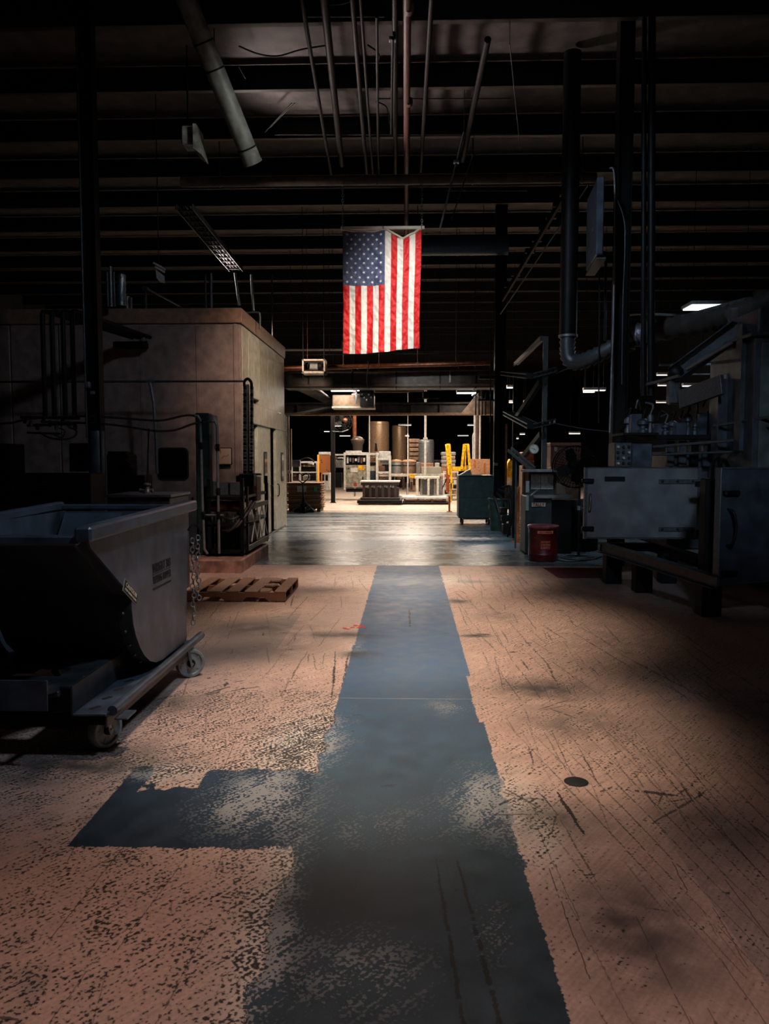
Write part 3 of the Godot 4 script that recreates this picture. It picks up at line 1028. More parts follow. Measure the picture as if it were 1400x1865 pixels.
func build_hopper() -> void:
	var t := thing("tilting_hopper", "grey steel tilting hopper on castors with a caution sticker", "hopper", Vector3(-2.05, 0, -4.75))
	var xr := -1.62
	var xl := -2.53
	var curve := [Vector2(4.40, 0.80), Vector2(4.40, 0.72), Vector2(4.42, 0.63), Vector2(4.46, 0.55), Vector2(4.52, 0.47), Vector2(4.60, 0.395), Vector2(4.70, 0.335), Vector2(4.82, 0.295), Vector2(4.95, 0.28)]
	var side := PackedVector2Array([Vector2(5.58, 1.22), Vector2(3.80, 1.22), Vector2(3.84, 1.15)])
	for p in curve:
		side.append(p)
	side.append(Vector2(5.48, 0.28))
	for x in [xr, xl]:
		var st := mb()
		prism(st, side, 0.014, Transform3D(Basis(Vector3(0, 0, -1), Vector3.UP, Vector3.RIGHT), Vector3(x, 0, 0)))
		part("side_sheet", st, M.hopper, t)
		# rolling flange: a curved strip facing the entrance
		st = mb()
		var s := -1.0 if x == xr else 1.0
		for i in curve.size() - 1:
			var a: Vector2 = curve[i]
			var b: Vector2 = curve[i + 1]
			var dd := (b - a).normalized()
			var n := Vector3(0, -dd.x, -dd.y) if false else Vector3(0, -(b.x - a.x), -(a.y - b.y) * -1.0).normalized()
			n = Vector3(0, -(b - a).x, (a - b).y).normalized()
			var w := s * 0.075
			quad(st, Vector3(x, a.y, -a.x + 0.006), Vector3(x + w, a.y, -a.x + 0.006), Vector3(x + w, b.y, -b.x + 0.006), Vector3(x, b.y, -b.x + 0.006), n)
			quad(st, Vector3(x, a.y, -a.x - 0.008), Vector3(x + w, a.y, -a.x - 0.008), Vector3(x + w, b.y, -b.x - 0.008), Vector3(x, b.y, -b.x - 0.008), -n)
			quad(st, Vector3(x + w, a.y, -a.x + 0.006), Vector3(x + w, a.y, -a.x - 0.008), Vector3(x + w, b.y, -b.x - 0.008), Vector3(x + w, b.y, -b.x + 0.006), Vector3(s, 0, 0))
		part("rolling_flange", st, M.hopper_dark, t)
		if x == xr:
			for p in [Vector2(4.405, 0.70), Vector2(4.44, 0.585), Vector2(4.50, 0.49), Vector2(4.58, 0.41), Vector2(4.68, 0.34)]:
				st = mb()
				lathe(st, [[0.0, 0.014], [0.006, 0.013], [0.009, 0.008], [0.0095, 0.0]], 10, Transform3D(Basis(Vector3.RIGHT, Vector3(0, -0.2, 1).normalized(), Vector3(0, -1, -0.2).normalized()), Vector3(x - 0.045, p.y, -p.x + 0.008)))
				part("bolt", st, M.steel, t)
	# tub plates between the side sheets
	var prof := [Vector2(3.78, 1.20), Vector2(4.42, 0.80), Vector2(4.47, 0.62), Vector2(4.56, 0.48), Vector2(4.72, 0.36), Vector2(4.95, 0.31), Vector2(5.48, 0.31)]
	var st := mb()
	for i in prof.size() - 1:
		var a: Vector2 = prof[i]
		var b: Vector2 = prof[i + 1]
		var mid := (a + b) / 2.0
		var dir := (b - a).normalized()
		var z := Vector3(0, dir.y, -dir.x)
		cbox(st, Vector3((xr + xl) / 2.0, mid.y, -mid.x), Vector3(xr - xl - 0.16, 0.012, a.distance_to(b) + 0.008), 0.0, Basis(Vector3.RIGHT, z.cross(Vector3.RIGHT), z))
	part("front_plate", st, M.hopper_dark, t)
	for s in [-1.0, 1.0]:   # gussets that join the narrower tub to the sheets
		var x: float = xr if s > 0 else xl
		st = mb()
		quad(st, Vector3(x, 1.2, -3.80), Vector3(x - s * 0.08, 1.2, -3.80), Vector3(x - s * 0.08, 0.8, -4.41), Vector3(x, 0.8, -4.41), Vector3(0, -0.8, 0.6))
		part("gusset", st, M.hopper_dark, t)
	st = mb()
	box2(st, Vector3(xl, 0.29, -5.52), Vector3(xr, 1.22, -5.505), 0.002)
	part("rear_plate", st, M.hopper, t)
	st = mb()
	cbox(st, Vector3((xr + xl) / 2 - 0.2, 1.06, -5.37), Vector3(0.42, 0.01, 0.38), 0.0, Basis(Vector3.RIGHT, 0.9))
	part("inner_gusset", st, M.hopper, t)
	# rim: channels on four sides, the far one and the sides a little higher than the front one
	for q in [[Vector3(xr + 0.035, 1.232, -3.68), Vector3(xr + 0.035, 1.262, -5.58), 0.085, 0.075, 0], [Vector3(xl - 0.03, 1.215, -3.72), Vector3(xl - 0.03, 1.258, -5.58), 0.07, 0.06, 0]]:
		st = mb()
		beam(st, q[0], q[1], q[2], q[3], 0.012)
		part("rim_channel", st, M.hopper, t)
	st = mb()
	beam(st, Vector3(xl - 0.02, 1.197, -3.75), Vector3(xr - 0.01, 1.197, -3.75), 0.045, 0.05, 0.012)
	part("rim_channel", st, M.hopper, t)
	st = mb()
	beam(st, Vector3(xl - 0.02, 1.25, -5.55), Vector3(xr + 0.03, 1.25, -5.55), 0.05, 0.04, 0.012)
	part("rim_channel", st, M.hopper, t)
	# base: raised deck with a slot, ledge with dark hole discs, bumper tube
	var zf := -3.95
	for q in [[-2.62, -1.79, 0.385, zf, 0.40, zf - 0.18], [-2.62, -1.79, 0.385, zf - 0.36, 0.40, -4.75], [-2.62, -2.50, 0.385, zf - 0.18, 0.40, zf - 0.36], [-1.93, -1.79, 0.385, zf - 0.18, 0.40, zf - 0.36]]:
		st = mb()
		box2(st, Vector3(q[0], q[2], q[3]), Vector3(q[1], q[4], q[5]), 0.003)
		part("deck_plate", st, M.hopper_dark, t)
	st = mb()
	cbox(st, Vector3(-2.14, 0.405, zf - 0.30), Vector3(0.11, 0.012, 0.16), 0.003)
	part("slot_latch", st, M.hopper, t)
	st = mb()
	box2(st, Vector3(-2.62, 0.25, zf - 0.012), Vector3(-1.79, 0.385, zf), 0.002)
	part("deck_front", st, M.black, t)
	st = mb()
	box2(st, Vector3(-1.79, 0.235, -5.3), Vector3(-1.775, 0.40, zf), 0.003)
	part("deck_side", st, M.hopper_dark, t)
	st = mb()
	cbox(st, Vector3(-1.99, 0.36, zf + 0.01), Vector3(0.3, 0.035, 0.03), 0.006)
	part("front_bar", st, M.hopper_dark, t)
	st = mb()
	box2(st, Vector3(-1.78, 0.235, -5.62), Vector3(-1.60, 0.25, zf), 0.004)
	part("ledge", st, M.hopper, t)
	st = mb()
	box2(st, Vector3(-1.612, 0.17, -5.62), Vector3(-1.598, 0.25, zf - 0.01), 0.004)
	part("ledge_skirt", st, M.hopper_dark, t)
	for k in 7:  # dark discs painted for the shade of open holes
		st = mb()
		prism(st, rrect(0.07, 0.03, 0.0148), 0.004, Transform3D(Basis(Vector3(0.5, 0, -0.86).normalized(), Vector3(0.86, 0, 0.5).normalized(), Vector3.UP), Vector3(-1.70, 0.2495, zf - 0.10 - 0.17 * k)))
		part("ledge_hole", st, M.ink, t)
	st = mb()
	tube(st, [Vector3(-1.585, 0.25, zf - 0.05), Vector3(-1.585, 0.252, -5.78)], 0.028, 14)
	part("bumper_tube", st, M.hopper, t)
	st = mb()
	cbox(st, Vector3(-1.54, 0.205, zf - 0.12), Vector3(0.07, 0.01, 0.14), 0.002)
	part("foot_tab", st, M.hopper, t)
	st = mb()
	box2(st, Vector3(-2.66, 0.235, -5.62), Vector3(-2.48, 0.25, zf), 0.004)
	part("ledge", st, M.hopper_dark, t)
	for z in [zf - 0.02, -5.58]:
		st = mb()
		box2(st, Vector3(-2.62, 0.18, z - 0.06), Vector3(-1.62, 0.235, z), 0.004)
		part("cross_member", st, M.black, t)
	st = mb()
	box2(st, Vector3(-2.30, 0.315, -3.80), Vector3(-1.835, 0.475, -3.79), 0.003)
	part("push_plate", st, M.hopper, t)
	st = mb()
	for x in [-2.2, -1.86]:
		beam(st, Vector3(x, 0.42, -3.80), Vector3(x, 0.39, zf - 0.02), 0.03, 0.05)
	part("push_bracket", st, M.hopper_dark, t)
	# castors
	for q in [[-1.68, -4.13, 0.42], [-1.60, -5.52, 0.95], [-2.55, -4.15, 0.1], [-2.55, -5.5, 0.1]]:
		var c := Vector3(q[0], 0.105, q[1])
		var ax := Vector3(cos(q[2]), 0, sin(q[2]))
		var fw := ax.cross(Vector3.UP)
		var bs := Basis(Vector3.UP.cross(ax).normalized(), ax, Vector3.UP)
		bs.x = ax.cross(Vector3.UP).normalized()
		bs = Basis(bs.x, ax, bs.x.cross(ax))
		st = mb()
		lathe(st, [[0.028, 0.022], [0.075, 0.018], [0.083, 0.030], [0.098, 0.030], [0.105, 0.022], [0.105, -0.022], [0.098, -0.030], [0.083, -0.030], [0.075, -0.018], [0.028, -0.022]], 32, Transform3D(bs, c))
		var wh := part("castor_wheel", st, M.castor, t)
		st = mb()
		lathe(st, [[0.0, 0.040], [0.02, 0.040], [0.03, 0.032], [0.03, -0.032], [0.02, -0.040], [0.0, -0.040]], 16, Transform3D(bs, c))
		part("hub", st, M.dark_metal, wh)
		st = mb()
		for k in 5:
			var a := TAU * k / 5.0
			var dr: Vector3 = bs.x * cos(a) + bs.z * sin(a)
			beam(st, c + dr * 0.02 + ax * 0.012, c + dr * 0.08 + ax * 0.018, 0.012, 0.016, 0.002)
		part("spoke", st, M.castor, wh, "", "stuff")
		st = mb()
		for s in [-1.0, 1.0]:
			beam(st, c + ax * (0.046 * s) + Vector3(0, -0.02, 0), c + ax * (0.046 * s) + Vector3(0, 0.12, 0) + fw * 0.03, 0.008, 0.04, 0.002)
		cbox(st, c + Vector3(0, 0.122, 0) + fw * 0.03, Vector3(0.11, 0.008, 0.11), 0.002)
		cyl(st, c - ax * 0.055, c + ax * 0.055, 0.010, 10)
		part("castor_fork", st, M.galv, t)
	# sticker and stencil on the side sheet
	var px := xr + 0.009
	var ct := Vector3(px, 0.828, -4.382)
	var dirx := Vector3(0, -0.126, -0.21).normalized()
	var diry := Vector3.RIGHT.cross(dirx)
	var sb := Basis(dirx, diry, Vector3.RIGHT)
	st = mb()
	cbox(st, ct, Vector3(0.245, 0.075, 0.003), 0.0, sb)
	var stk := part("caution_sticker", st, mat(Color(0.50, 0.48, 0.44), 0.6), t, "pale edged caution sticker")
	st = mb()
	cbox(st, ct + Vector3(0.0015, 0, 0), Vector3(0.232, 0.063, 0.003), 0.0, sb)
	part("sticker_face", st, M.ink, stk)
	words("lettering", "CAUTION", 0.026, M.pale_text, stk, ct + sb.y * 0.012 + Vector3(0.0035, 0, 0), sb, 0.19)
	words("lettering", "KEEP HANDS CLEAR", 0.012, M.pale_text, stk, ct - sb.y * 0.017 + Vector3(0.0035, 0, 0), sb, 0.2)
	var tb := Basis(Vector3(0, 0, -1), Vector3.UP, Vector3.RIGHT)
	words("stencil_lettering", "WRIGHT 303", 0.06, M.ink, t, Vector3(px, 0.905, -4.96), tb, 0.36)
	words("stencil_lettering", "TIPPING HOPPER", 0.05, M.ink, t, Vector3(px, 0.83, -4.96), tb, 0.36)
	st = mb()
	cbox(st, Vector3(px, 0.868, -4.96), Vector3(0.003, 0.004, 0.36), 0.0)
	cbox(st, Vector3(px, 0.775, -4.96), Vector3(0.003, 0.012, 0.36), 0.0)
	part("stencil_line", st, M.ink, t)
	# chain hanging off the far corner
	var ch := thing("chain", "bright steel chain hanging off the far corner of the hopper", "chain", Vector3(-1.575, 0.6, -5.62))
	var link := TorusMesh.new()
	link.inner_radius = 0.011
	link.outer_radius = 0.020
	link.rings = 14
	link.ring_segments = 7
	for run in [[Vector3(-1.555, 1.02, -5.61), 15, 0.032], [Vector3(-1.59, 1.0, -5.60), 19, 0.034]]:
		for k in run[1]:
			var mi := part("chain_link", link, M.chain, ch)
			mi.position += run[0] + Vector3(0.006 * sin(k * 1.7 + run[1]), -run[2] * k, 0.004 * cos(k))
			mi.basis = (Basis(Vector3.UP, (PI / 2 if k % 2 else 0.0) + 0.5) * Basis(Vector3.RIGHT, PI / 2)).scaled_local(Vector3(1, 1, 1.25))
	st = mb()
	tube(st, smooth([Vector3(-1.55, 1.03, -5.62), Vector3(-1.54, 1.09, -5.60), Vector3(-1.57, 1.12, -5.56), Vector3(-1.60, 1.08, -5.53)], 5), 0.009, 8)
	part("hook", st, M.dark_metal, ch)

# ---------------------------------------------------------------- flag
func star_inside(p: Vector2, r: float) -> bool:
	var a := fposmod(atan2(p.x, -p.y) + PI / 5.0, TAU / 5.0) - PI / 5.0
	var l := p.length()
	var q := Vector2(l * cos(a), absf(l * sin(a)))
	var tip := Vector2(r, 0)
	var inn := Vector2(cos(PI / 5), sin(PI / 5)) * r * 0.40
	return (inn - tip).cross(q - tip) > 0.0

func flag_texture() -> ImageTexture:
	var w := 780
	var h := 1240
	var im := Image.create(w, h, false, Image.FORMAT_RGB8)
	var red := Color(0.80, 0.045, 0.07)
	var white := Color(0.90, 0.87, 0.83)
	for k in 13:
		im.fill_rect(Rect2i(k * 60, 0, 60, h), red if k % 2 == 0 else white)
	var cw := 7 * 60
	var chh := 560
	im.fill_rect(Rect2i(0, 0, cw, chh), Color(0.29, 0.315, 0.43))
	# turned a quarter: eleven rows that alternate five and four stars
	for row in 11:
		var n := 5 if row % 2 == 0 else 4
		for k in n:
			var cx := cw * ((2 * k + 1) if n == 5 else (2 * k + 2)) / 10.0
			var cy := 18.0 + (chh - 30.0) * (row + 0.5) / 11.0
			for y in range(-17, 18):
				for x in range(-17, 18):
					if star_inside(Vector2(y, x), 17.0):
						im.set_pixel(int(cx) + x, int(cy) + y, Color(0.93, 0.93, 0.93))
	for k in 12:   # seams
		var x := (k + 1) * 60
		im.fill_rect(Rect2i(x, chh if k < 7 else 0, 2, h), Color(0.55, 0.30, 0.30))
	return ImageTexture.create_from_image(im)

func build_flag() -> void:
	var d := 15.2
	var a := W(620, 414, d)
	var b := W(773, 416, d)
	var top := (a.y + b.y) / 2.0
	var t := thing("hanging_flag", "red white and blue striped flag with stars hung upright from a white rod", "flag", Vector3((a.x + b.x) / 2, top, -d))
	var st := mb()
	box2(st, Vector3(a.x, top - 0.03, -d - 0.03), Vector3(b.x, top + 0.03, -d + 0.02), 0.008)
	part("hanging_rod", st, mat(Color(0.86, 0.83, 0.78), 0.5), t)
	# cloth
	var l := W(625, 450, d).x
	var r := W(767, 450, d).x
	var bot := W(690, 642, d).y
	var nu := 70
	var nv := 110
	var fold := FastNoiseLite.new()
	fold.seed = 5
	fold.frequency = 1.0
	fold.fractal_octaves = 3
	var pts := []
	for j in nv + 1:
		var v := float(j) / nv
		var row := PackedVector3Array()
		for i in nu + 1:
			var u := float(i) / nu
			var sag := 0.045 + 0.03 * sin(PI * clampf(u / 0.54, 0, 1))
			if u > 0.55:
				sag = 0.045 + 0.24 * pow(clampf(1.0 - absf(u - 0.765) / 0.205, 0, 1), 0.9) * 0.75
			sag = maxf(sag - 0.03, 0.01)
			var keep := pow(1.0 - v, 2.2)
			var y0 := top - 0.03 - sag * keep
			var hem := bot - 0.03 * sin(u * 5.0 + 0.6) + 0.05 * clampf((u - 0.62) * 2.6, 0, 1)
			var y := lerpf(y0, hem, v) if v > 0 else y0
			var x := lerpf(l, r, u) - 0.035 * v * u + 0.012 * sin(v * 7.0) * (u - 0.5)
			var dep := 0.022 * sin(u * 13.0 * PI * 0.62 + v * 3.0) * (0.3 + v * 0.9)
			dep += 0.055 * fold.get_noise_2d(u * 3.2 + v * 1.6, v * 2.2 - u)
			dep += 0.034 * fold.get_noise_2d(u * 13.0 - v * 5.0 + 40.0, v * 18.0 + u * 7.0)
			# swags that hang between the clips
			if v < 0.5:
				var c := (u - 0.27) / 0.27
				var k := absf(c) if absf(c) < 1.0 else 1.0
				dep += 0.045 * sin((v * 26.0 - 5.0 * k * k * 1.2)) * exp(-v * 5.0) * (1.0 - k * k)
				var e := (u - 0.765) / 0.22
				if absf(e) < 1.0:
					dep += 0.03 * sin(v * 22.0 + 4.0 * absf(e)) * exp(-v * 6.0) * (1.0 - e * e)
			row.append(Vector3(x, y, -d + 0.05 + dep * 0.85))
		pts.append(row)
	st = mb()
	for j in nv + 1:
		for i in nu + 1:
			var du: Vector3 = pts[j][mini(i + 1, nu)] - pts[j][maxi(i - 1, 0)]
			var dv: Vector3 = pts[mini(j + 1, nv)][i] - pts[maxi(j - 1, 0)][i]
			st.set_normal(dv.cross(du).normalized())
			st.set_uv(Vector2(float(i) / nu, float(j) / nv))
			st.add_vertex(pts[j][i])
	for j in nv:
		for i in nu:
			var k := j * (nu + 1) + i
			for q in [k, k + 1, k + nu + 2, k, k + nu + 2, k + nu + 1]:
				st.add_index(q)
	var m := StandardMaterial3D.new()
	m.albedo_texture = flag_texture()
	m.roughness = 0.62
	m.rim_enabled = true
	m.rim = 0.25
	m.backlight_enabled = true
	m.backlight = Color(0.12, 0.11, 0.11)
	part("cloth", st, m, t)
	st = mb()
	var hem_pts := []
	for i in range(0, nu + 1, 2):
		hem_pts.append(pts[0][i] + Vector3(0, 0.0, 0.004))
	tube(st, hem_pts, 0.022, 8)
	part("header_band", st, mat(Color(0.80, 0.76, 0.68), 0.7), t)
	for u in [0.0, 0.52, 1.0]:
		st = mb()
		ring(st, pts[0][int(u * nu)] + Vector3(0, 0.03, 0.0), Vector3.BACK, Vector3.UP, 0.035, 0.007, 14, 6)
		part("clip", st, M.steel, t)
	# two chains up to the cross pipe
	var link := TorusMesh.new()
	link.inner_radius = 0.014
	link.outer_radius = 0.026
	link.rings = 10
	link.ring_segments = 6
	for x in [W(624, 410, d).x, W(768, 410, d).x]:
		var hi := 7.06
		var n := int((hi - top) / 0.05)
		var c := thing("chain", "thin chain holding up the flag rod at its %s end" % ("star field" if x < 0 else "striped"), "chain", Vector3(x, top, -d), "chains of the flag rod")
		for k in n:
			var mi := part("chain_link", link, M.chain, c)
			mi.position += Vector3(x, top + 0.03 + (hi - top - 0.02) * k / n, -d)
			mi.basis = (Basis(Vector3.UP, PI / 2 if k % 2 else 0.0) * Basis(Vector3.RIGHT, PI / 2)).scaled_local(Vector3(1, 1, 1.45))

# ---------------------------------------------------------------- things along the aisle
func build_aisle_things() -> void:
	# pallet
	var x0 := G(345, 1097).x
	var x1 := G(520, 1097).x
	var zn := G(520, 1097).z
	var zf := zn - 1.0
	var t := thing("wooden_pallet", "weathered wooden pallet with a broken board lying on the floor", "pallet", Vector3((x0 + x1) / 2, 0, (zn + zf) / 2))
	x0 -= 0.06
	for z in [zn - 0.02, (zn + zf) / 2, zf + 0.02]:
		var st := mb()
		# stringer with two fork notches
		var p := PackedVector2Array([Vector2(x0, 0.016), Vector2(x0 + 0.18, 0.016), Vector2(x0 + 0.22, 0.055), Vector2(x0 + 0.40, 0.055), Vector2(x0 + 0.44, 0.016), Vector2(x1 - 0.48, 0.016), Vector2(x1 - 0.44, 0.055), Vector2(x1 - 0.24, 0.055), Vector2(x1 - 0.20, 0.016), Vector2(x1, 0.016), Vector2(x1, 0.105), Vector2(x0, 0.105)])
		prism(st, p, 0.038, Transform3D(Basis(), Vector3(0, 0, z)))
		part("stringer", st, M.wood_red, t)
	var xs := [[0.0, 0.13], [0.235, 0.15], [0.44, 0.145], [0.655, 0.15], [0.985, 0.13]]
	var wmats := [M.wood, M.wood_pale, M.wood, M.wood_pale, M.wood]
	for k in xs.size():
		var st := mb()
		var bx: float = x0 + xs[k][0] + 0.02
		cbox(st, Vector3(bx + xs[k][1] / 2, 0.115, (zn + zf) / 2), Vector3(xs[k][1], 0.018, 1.0), 0.004, Basis(Vector3.UP, 0.012 * (k % 3 - 1)))
		part("deck_board", st, wmats[k], t)
	var bx := x0 + 0.895
	for q in [[0.12, 0.24, 0.1], [0.47, 0.20, -0.35], [0.86, 0.24, 0.06]]:
		var st := mb()
		var b := Basis(Vector3.UP, q[2])
		prism(st, PackedVector2Array([Vector2(-0.06, -q[1] / 2), Vector2(0.05, -q[1] / 2 + 0.02), Vector2(0.065, q[1] / 2 - 0.06), Vector2(0.02, q[1] / 2 - 0.02), Vector2(-0.03, q[1] / 2), Vector2(-0.065, q[1] / 2 - 0.07)]), 0.016, Transform3D(b * Basis(Vector3.RIGHT, Vector3(0, 0, -1), Vector3.UP), Vector3(bx, 0.116, zn - q[0])))
		part("broken_board", st, M.wood_pale, t, "splintered piece of board")
	for x in [x0 + 0.08, (x0 + x1) / 2, x1 - 0.06]:
		var st := mb()
		cbox(st, Vector3(x, 0.008, (zn + zf) / 2), Vector3(0.11, 0.015, 1.0), 0.003)
		part("bottom_board", st, M.dark_wood, t)
	# red waste can
	var c := G(988, 1021)
	t = thing("waste_can", "dark red round waste can with orange labels standing at the grey slab's edge", "waste can", c)
	var r := 0.225
	var st := mb()
	lathe(st, [[0.0, 0.0], [r - 0.012, 0.0], [r, 0.02], [r, 0.10], [r + 0.008, 0.115], [r, 0.13], [r, 0.50], [r + 0.01, 0.51], [r + 0.01, 0.53], [r, 0.535]], 40, up_at(c))
	part("body", st, M.red_paint, t)
	st = mb()
	lathe(st, [[r + 0.018, 0.532], [r + 0.02, 0.555], [r + 0.006, 0.570], [0.06, 0.582], [0.0, 0.583]], 40, up_at(c))
	part("lid", st, mat(Color(0.52, 0.28, 0.31), 0.4, 0.0, grime_tex, 1.5), t)
	st = mb()
	curved(st, c, r + 0.004, 0.445, 0.49, 1.1)
	var lab := part("label_band", st, M.orange_text, t)
	st = mb()
	curved(st, c, r + 0.004, 0.20, 0.34, 0.70)
	var lb2 := part("label", st, mat(Color(0.36, 0.12, 0.08), 0.6), t)
	words("lettering", "OILY WASTE", 0.030, M.ink, lab, c + Vector3(0, 0.468, r + 0.006), Basis(), 0.19)
	words("lettering", "OILY WASTE", 0.026, M.orange_text, lb2, c + Vector3(0, 0.318, r + 0.006), Basis(), 0.14)
	words("lettering", "CAUTION", 0.030, M.orange_text, lb2, c + Vector3(0, 0.272, r + 0.006), Basis(), 0.14)
	words("lettering", "EMPTY", 0.036, M.orange_text, lb2, c + Vector3(0, 0.226, r + 0.006), Basis(), 0.14)
	# pedestal fan
	fan_on_stand()
	# dark green cart with a slanting top
	var gz := G(840, 956).z
	var gx := G(835, 956).x
	t = thing("tool_cart", "tall dark green cabinet on castors at the end of the aisle", "cabinet", Vector3(gx + 0.42, 0, gz - 0.4))
	st = mb()
	box2(st, Vector3(gx, 0.16, gz - 0.75), Vector3(gx + 0.84, 1.18, gz), 0.015)
	part("body", st, M.dark_green, t)
	st = mb()
	box2(st, Vector3(gx - 0.015, 1.18, gz - 0.77), Vector3(gx + 0.855, 1.205, gz + 0.015), 0.006)
	part("top", st, M.dark_green, t)
	st = mb()
	box2(st, Vector3(gx + 0.01, 0.66, gz), Vector3(gx + 0.83, 0.668, gz + 0.006), 0.002)
	part("seam", st, M.ink, t)
	st = mb()
	box2(st, Vector3(gx + 0.1, 0.13, gz - 0.7), Vector3(gx + 0.74, 0.165, gz - 0.05), 0.004)
	part("underframe", st, M.grey, t)
	for q in [[0.1, -0.1], [0.74, -0.1], [0.1, -0.65], [0.74, -0.65]]:
		var p := Vector3(gx + q[0], 0.07, gz + q[1])
		st = mb()
		lathe(st, [[0.0, 0.022], [0.06, 0.022], [0.07, 0.014], [0.07, -0.014], [0.06, -0.022], [0.0, -0.022]], 18, Transform3D(Basis(Vector3.UP, Vector3.RIGHT, Vector3.FORWARD), p))
		part("castor", st, M.black, t)
	st = mb()
	prism(st, PackedVector2Array([Vector2(0, 0), Vector2(0.30, 0), Vector2(0.27, 0.15)]), 0.3, Transform3D(Basis(), Vector3(gx + 0.02, 1.206, gz - 0.3)))
	solo("wedge_block", st, M.grey, "grey wedge lying on the dark green cabinet", "block")
	st = mb()
	cbox(st, Vector3(gx + 0.42, 1.215, gz - 0.2), Vector3(0.24, 0.015, 0.2), 0.003, Basis(Vector3.UP, 0.3))
	solo("paper_stack", st, M.paper, "white papers lying on the dark green cabinet", "papers")
	# green wheeled bin
	c = G(907, 966)
	t = thing("trash_can", "green plastic trash can beside the dark green cabinet", "trash can", c)
	st = mb()
	lathe(st, [[0.0, 0.0], [0.17, 0.0], [0.18, 0.02], [0.215, 0.70], [0.21, 0.70], [0.175, 0.03], [0.0, 0.03]], 32, up_at(c))
	part("body", st, M.bin_green, t)
	st = mb()
	lathe(st, [[0.212, 0.69], [0.24, 0.69], [0.24, 0.725], [0.212, 0.73]], 32, up_at(c))
	part("rim", st, M.bin_green, t)
	st = mb()
	for s in [-1.0, 1.0]:
		cbox(st, c + Vector3(0.21 * s, 0.52, 0.05), Vector3(0.03, 0.09, 0.12), 0.008)
	part("side_grip", st, M.bin_green, t)
	workstation()

func curved(st: SurfaceTool, c: Vector3, r: float, y0: float, y1: float, span: float) -> void:
	for k in 12:
		var a0 := PI / 2 - span / 2 + span * k / 12.0
		var a1 := PI / 2 - span / 2 + span * (k + 1) / 12.0
		var n0 := Vector3(cos(a0), 0, sin(a0))
		var n1 := Vector3(cos(a1), 0, sin(a1))
		var p0 := c + n0 * r
		var p1 := c + n1 * r
		tri(st, p0 + Vector3(0, y0, 0), p1 + Vector3(0, y0, 0), p1 + Vector3(0, y1, 0), n0, n1, n1)
		tri(st, p0 + Vector3(0, y0, 0), p1 + Vector3(0, y1, 0), p0 + Vector3(0, y1, 0), n0, n1, n0)

func fan_on_stand() -> void:
	var c := G(1053, 1017)
	var h := W(1046, 850, -c.z)
	var t := thing("pedestal_fan", "large black pedestal fan standing beside the red waste can", "fan", c)
	var st := mb()
	lathe(st, [[0.0, 0.05], [0.05, 0.05], [0.07, 0.035], [0.14, 0.03], [0.16, 0.018], [0.24, 0.016], [0.27, 0.0], [0.0, 0.0]], 36, up_at(c))
	part("base", st, M.dark_metal, t)
	st = mb()
	for rr in [0.27, 0.21]:
		ring(st, c + Vector3(0, 0.022 + (0.27 - rr) * 0.25, 0), Vector3.RIGHT, Vector3.BACK, rr, 0.008, 32, 6)
	part("base_ring", st, M.galv, t)
	st = mb()
	cyl(st, c + Vector3(0, 0.03, 0), c + Vector3(0, 0.8, 0), 0.026, 14)
	cyl(st, c + Vector3(0, 0.7, 0), Vector3(c.x, h.y - 0.1, c.z), 0.018, 12)
	part("pole", st, M.dark_metal, t)
	st = mb()
	cyl(st, c + Vector3(0, 0.78, 0), c + Vector3(0, 0.85, 0), 0.036, 12)
	cbox(st, c + Vector3(0.05, 0.815, 0), Vector3(0.05, 0.02, 0.02))
	part("height_collar", st, M.steel, t)
	var hub := Vector3(h.x, h.y, c.z)
	st = mb()
	lathe(st, [[0.0, -0.26], [0.08, -0.25], [0.11, -0.16], [0.11, 0.0], [0.07, 0.04], [0.0, 0.05]], 20, Transform3D(Basis(Vector3.RIGHT, Vector3.BACK, Vector3.DOWN), hub))
	cbox(st, hub + Vector3(0, -0.16, -0.1), Vector3(0.05, 0.16, 0.05))
	part("motor", st, M.fan_black, t)
	for k in 4:
		st = mb()
		var a := TAU * k / 4.0 + 0.4
		var dx := Vector3(cos(a), sin(a), 0)
		var dy := Vector3(-sin(a), cos(a), 0)
		prism(st, PackedVector2Array([Vector2(0.04, -0.05), Vector2(0.16, -0.11), Vector2(0.29, -0.09), Vector2(0.30, 0.05), Vector2(0.17, 0.10), Vector2(0.04, 0.05)]), 0.006, Transform3D(Basis(dx, (dy + Vector3(0, 0, 0.45)).normalized(), dx.cross((dy + Vector3(0, 0, 0.45)).normalized())), hub + Vector3(0, 0, 0.02)))
		part("blade", st, M.fan_black, t)
	st = mb()
	var rad := 0.335
	for z in [-0.09, 0.10]:
		ring(st, hub + Vector3(0, 0, z), Vector3.RIGHT, Vector3.UP, rad, 0.009, 40, 6)
		for q in [0.11, 0.19, 0.27]:
			ring(st, hub + Vector3(0, 0, z + signf(z) * (0.05 - 0.12 * q)), Vector3.RIGHT, Vector3.UP, q, 0.003, 32, 4)
		for k in 40:
			var a := TAU * k / 40.0
			var d := Vector3(cos(a), sin(a), 0)
			tube(st, [hub + d * 0.05 + Vector3(0, 0, z + signf(z) * 0.045), hub + d * 0.2 + Vector3(0, 0, z + signf(z) * 0.03), hub + d * rad + Vector3(0, 0, z)], 0.0035, 4, false)
	for k in 12:
		var a := TAU * k / 12.0
		var d := Vector3(cos(a), sin(a), 0) * rad
		cyl(st, hub + d + Vector3(0, 0, -0.09), hub + d + Vector3(0, 0, 0.10), 0.005, 6)
	part("guard", st, M.fan_black, t)

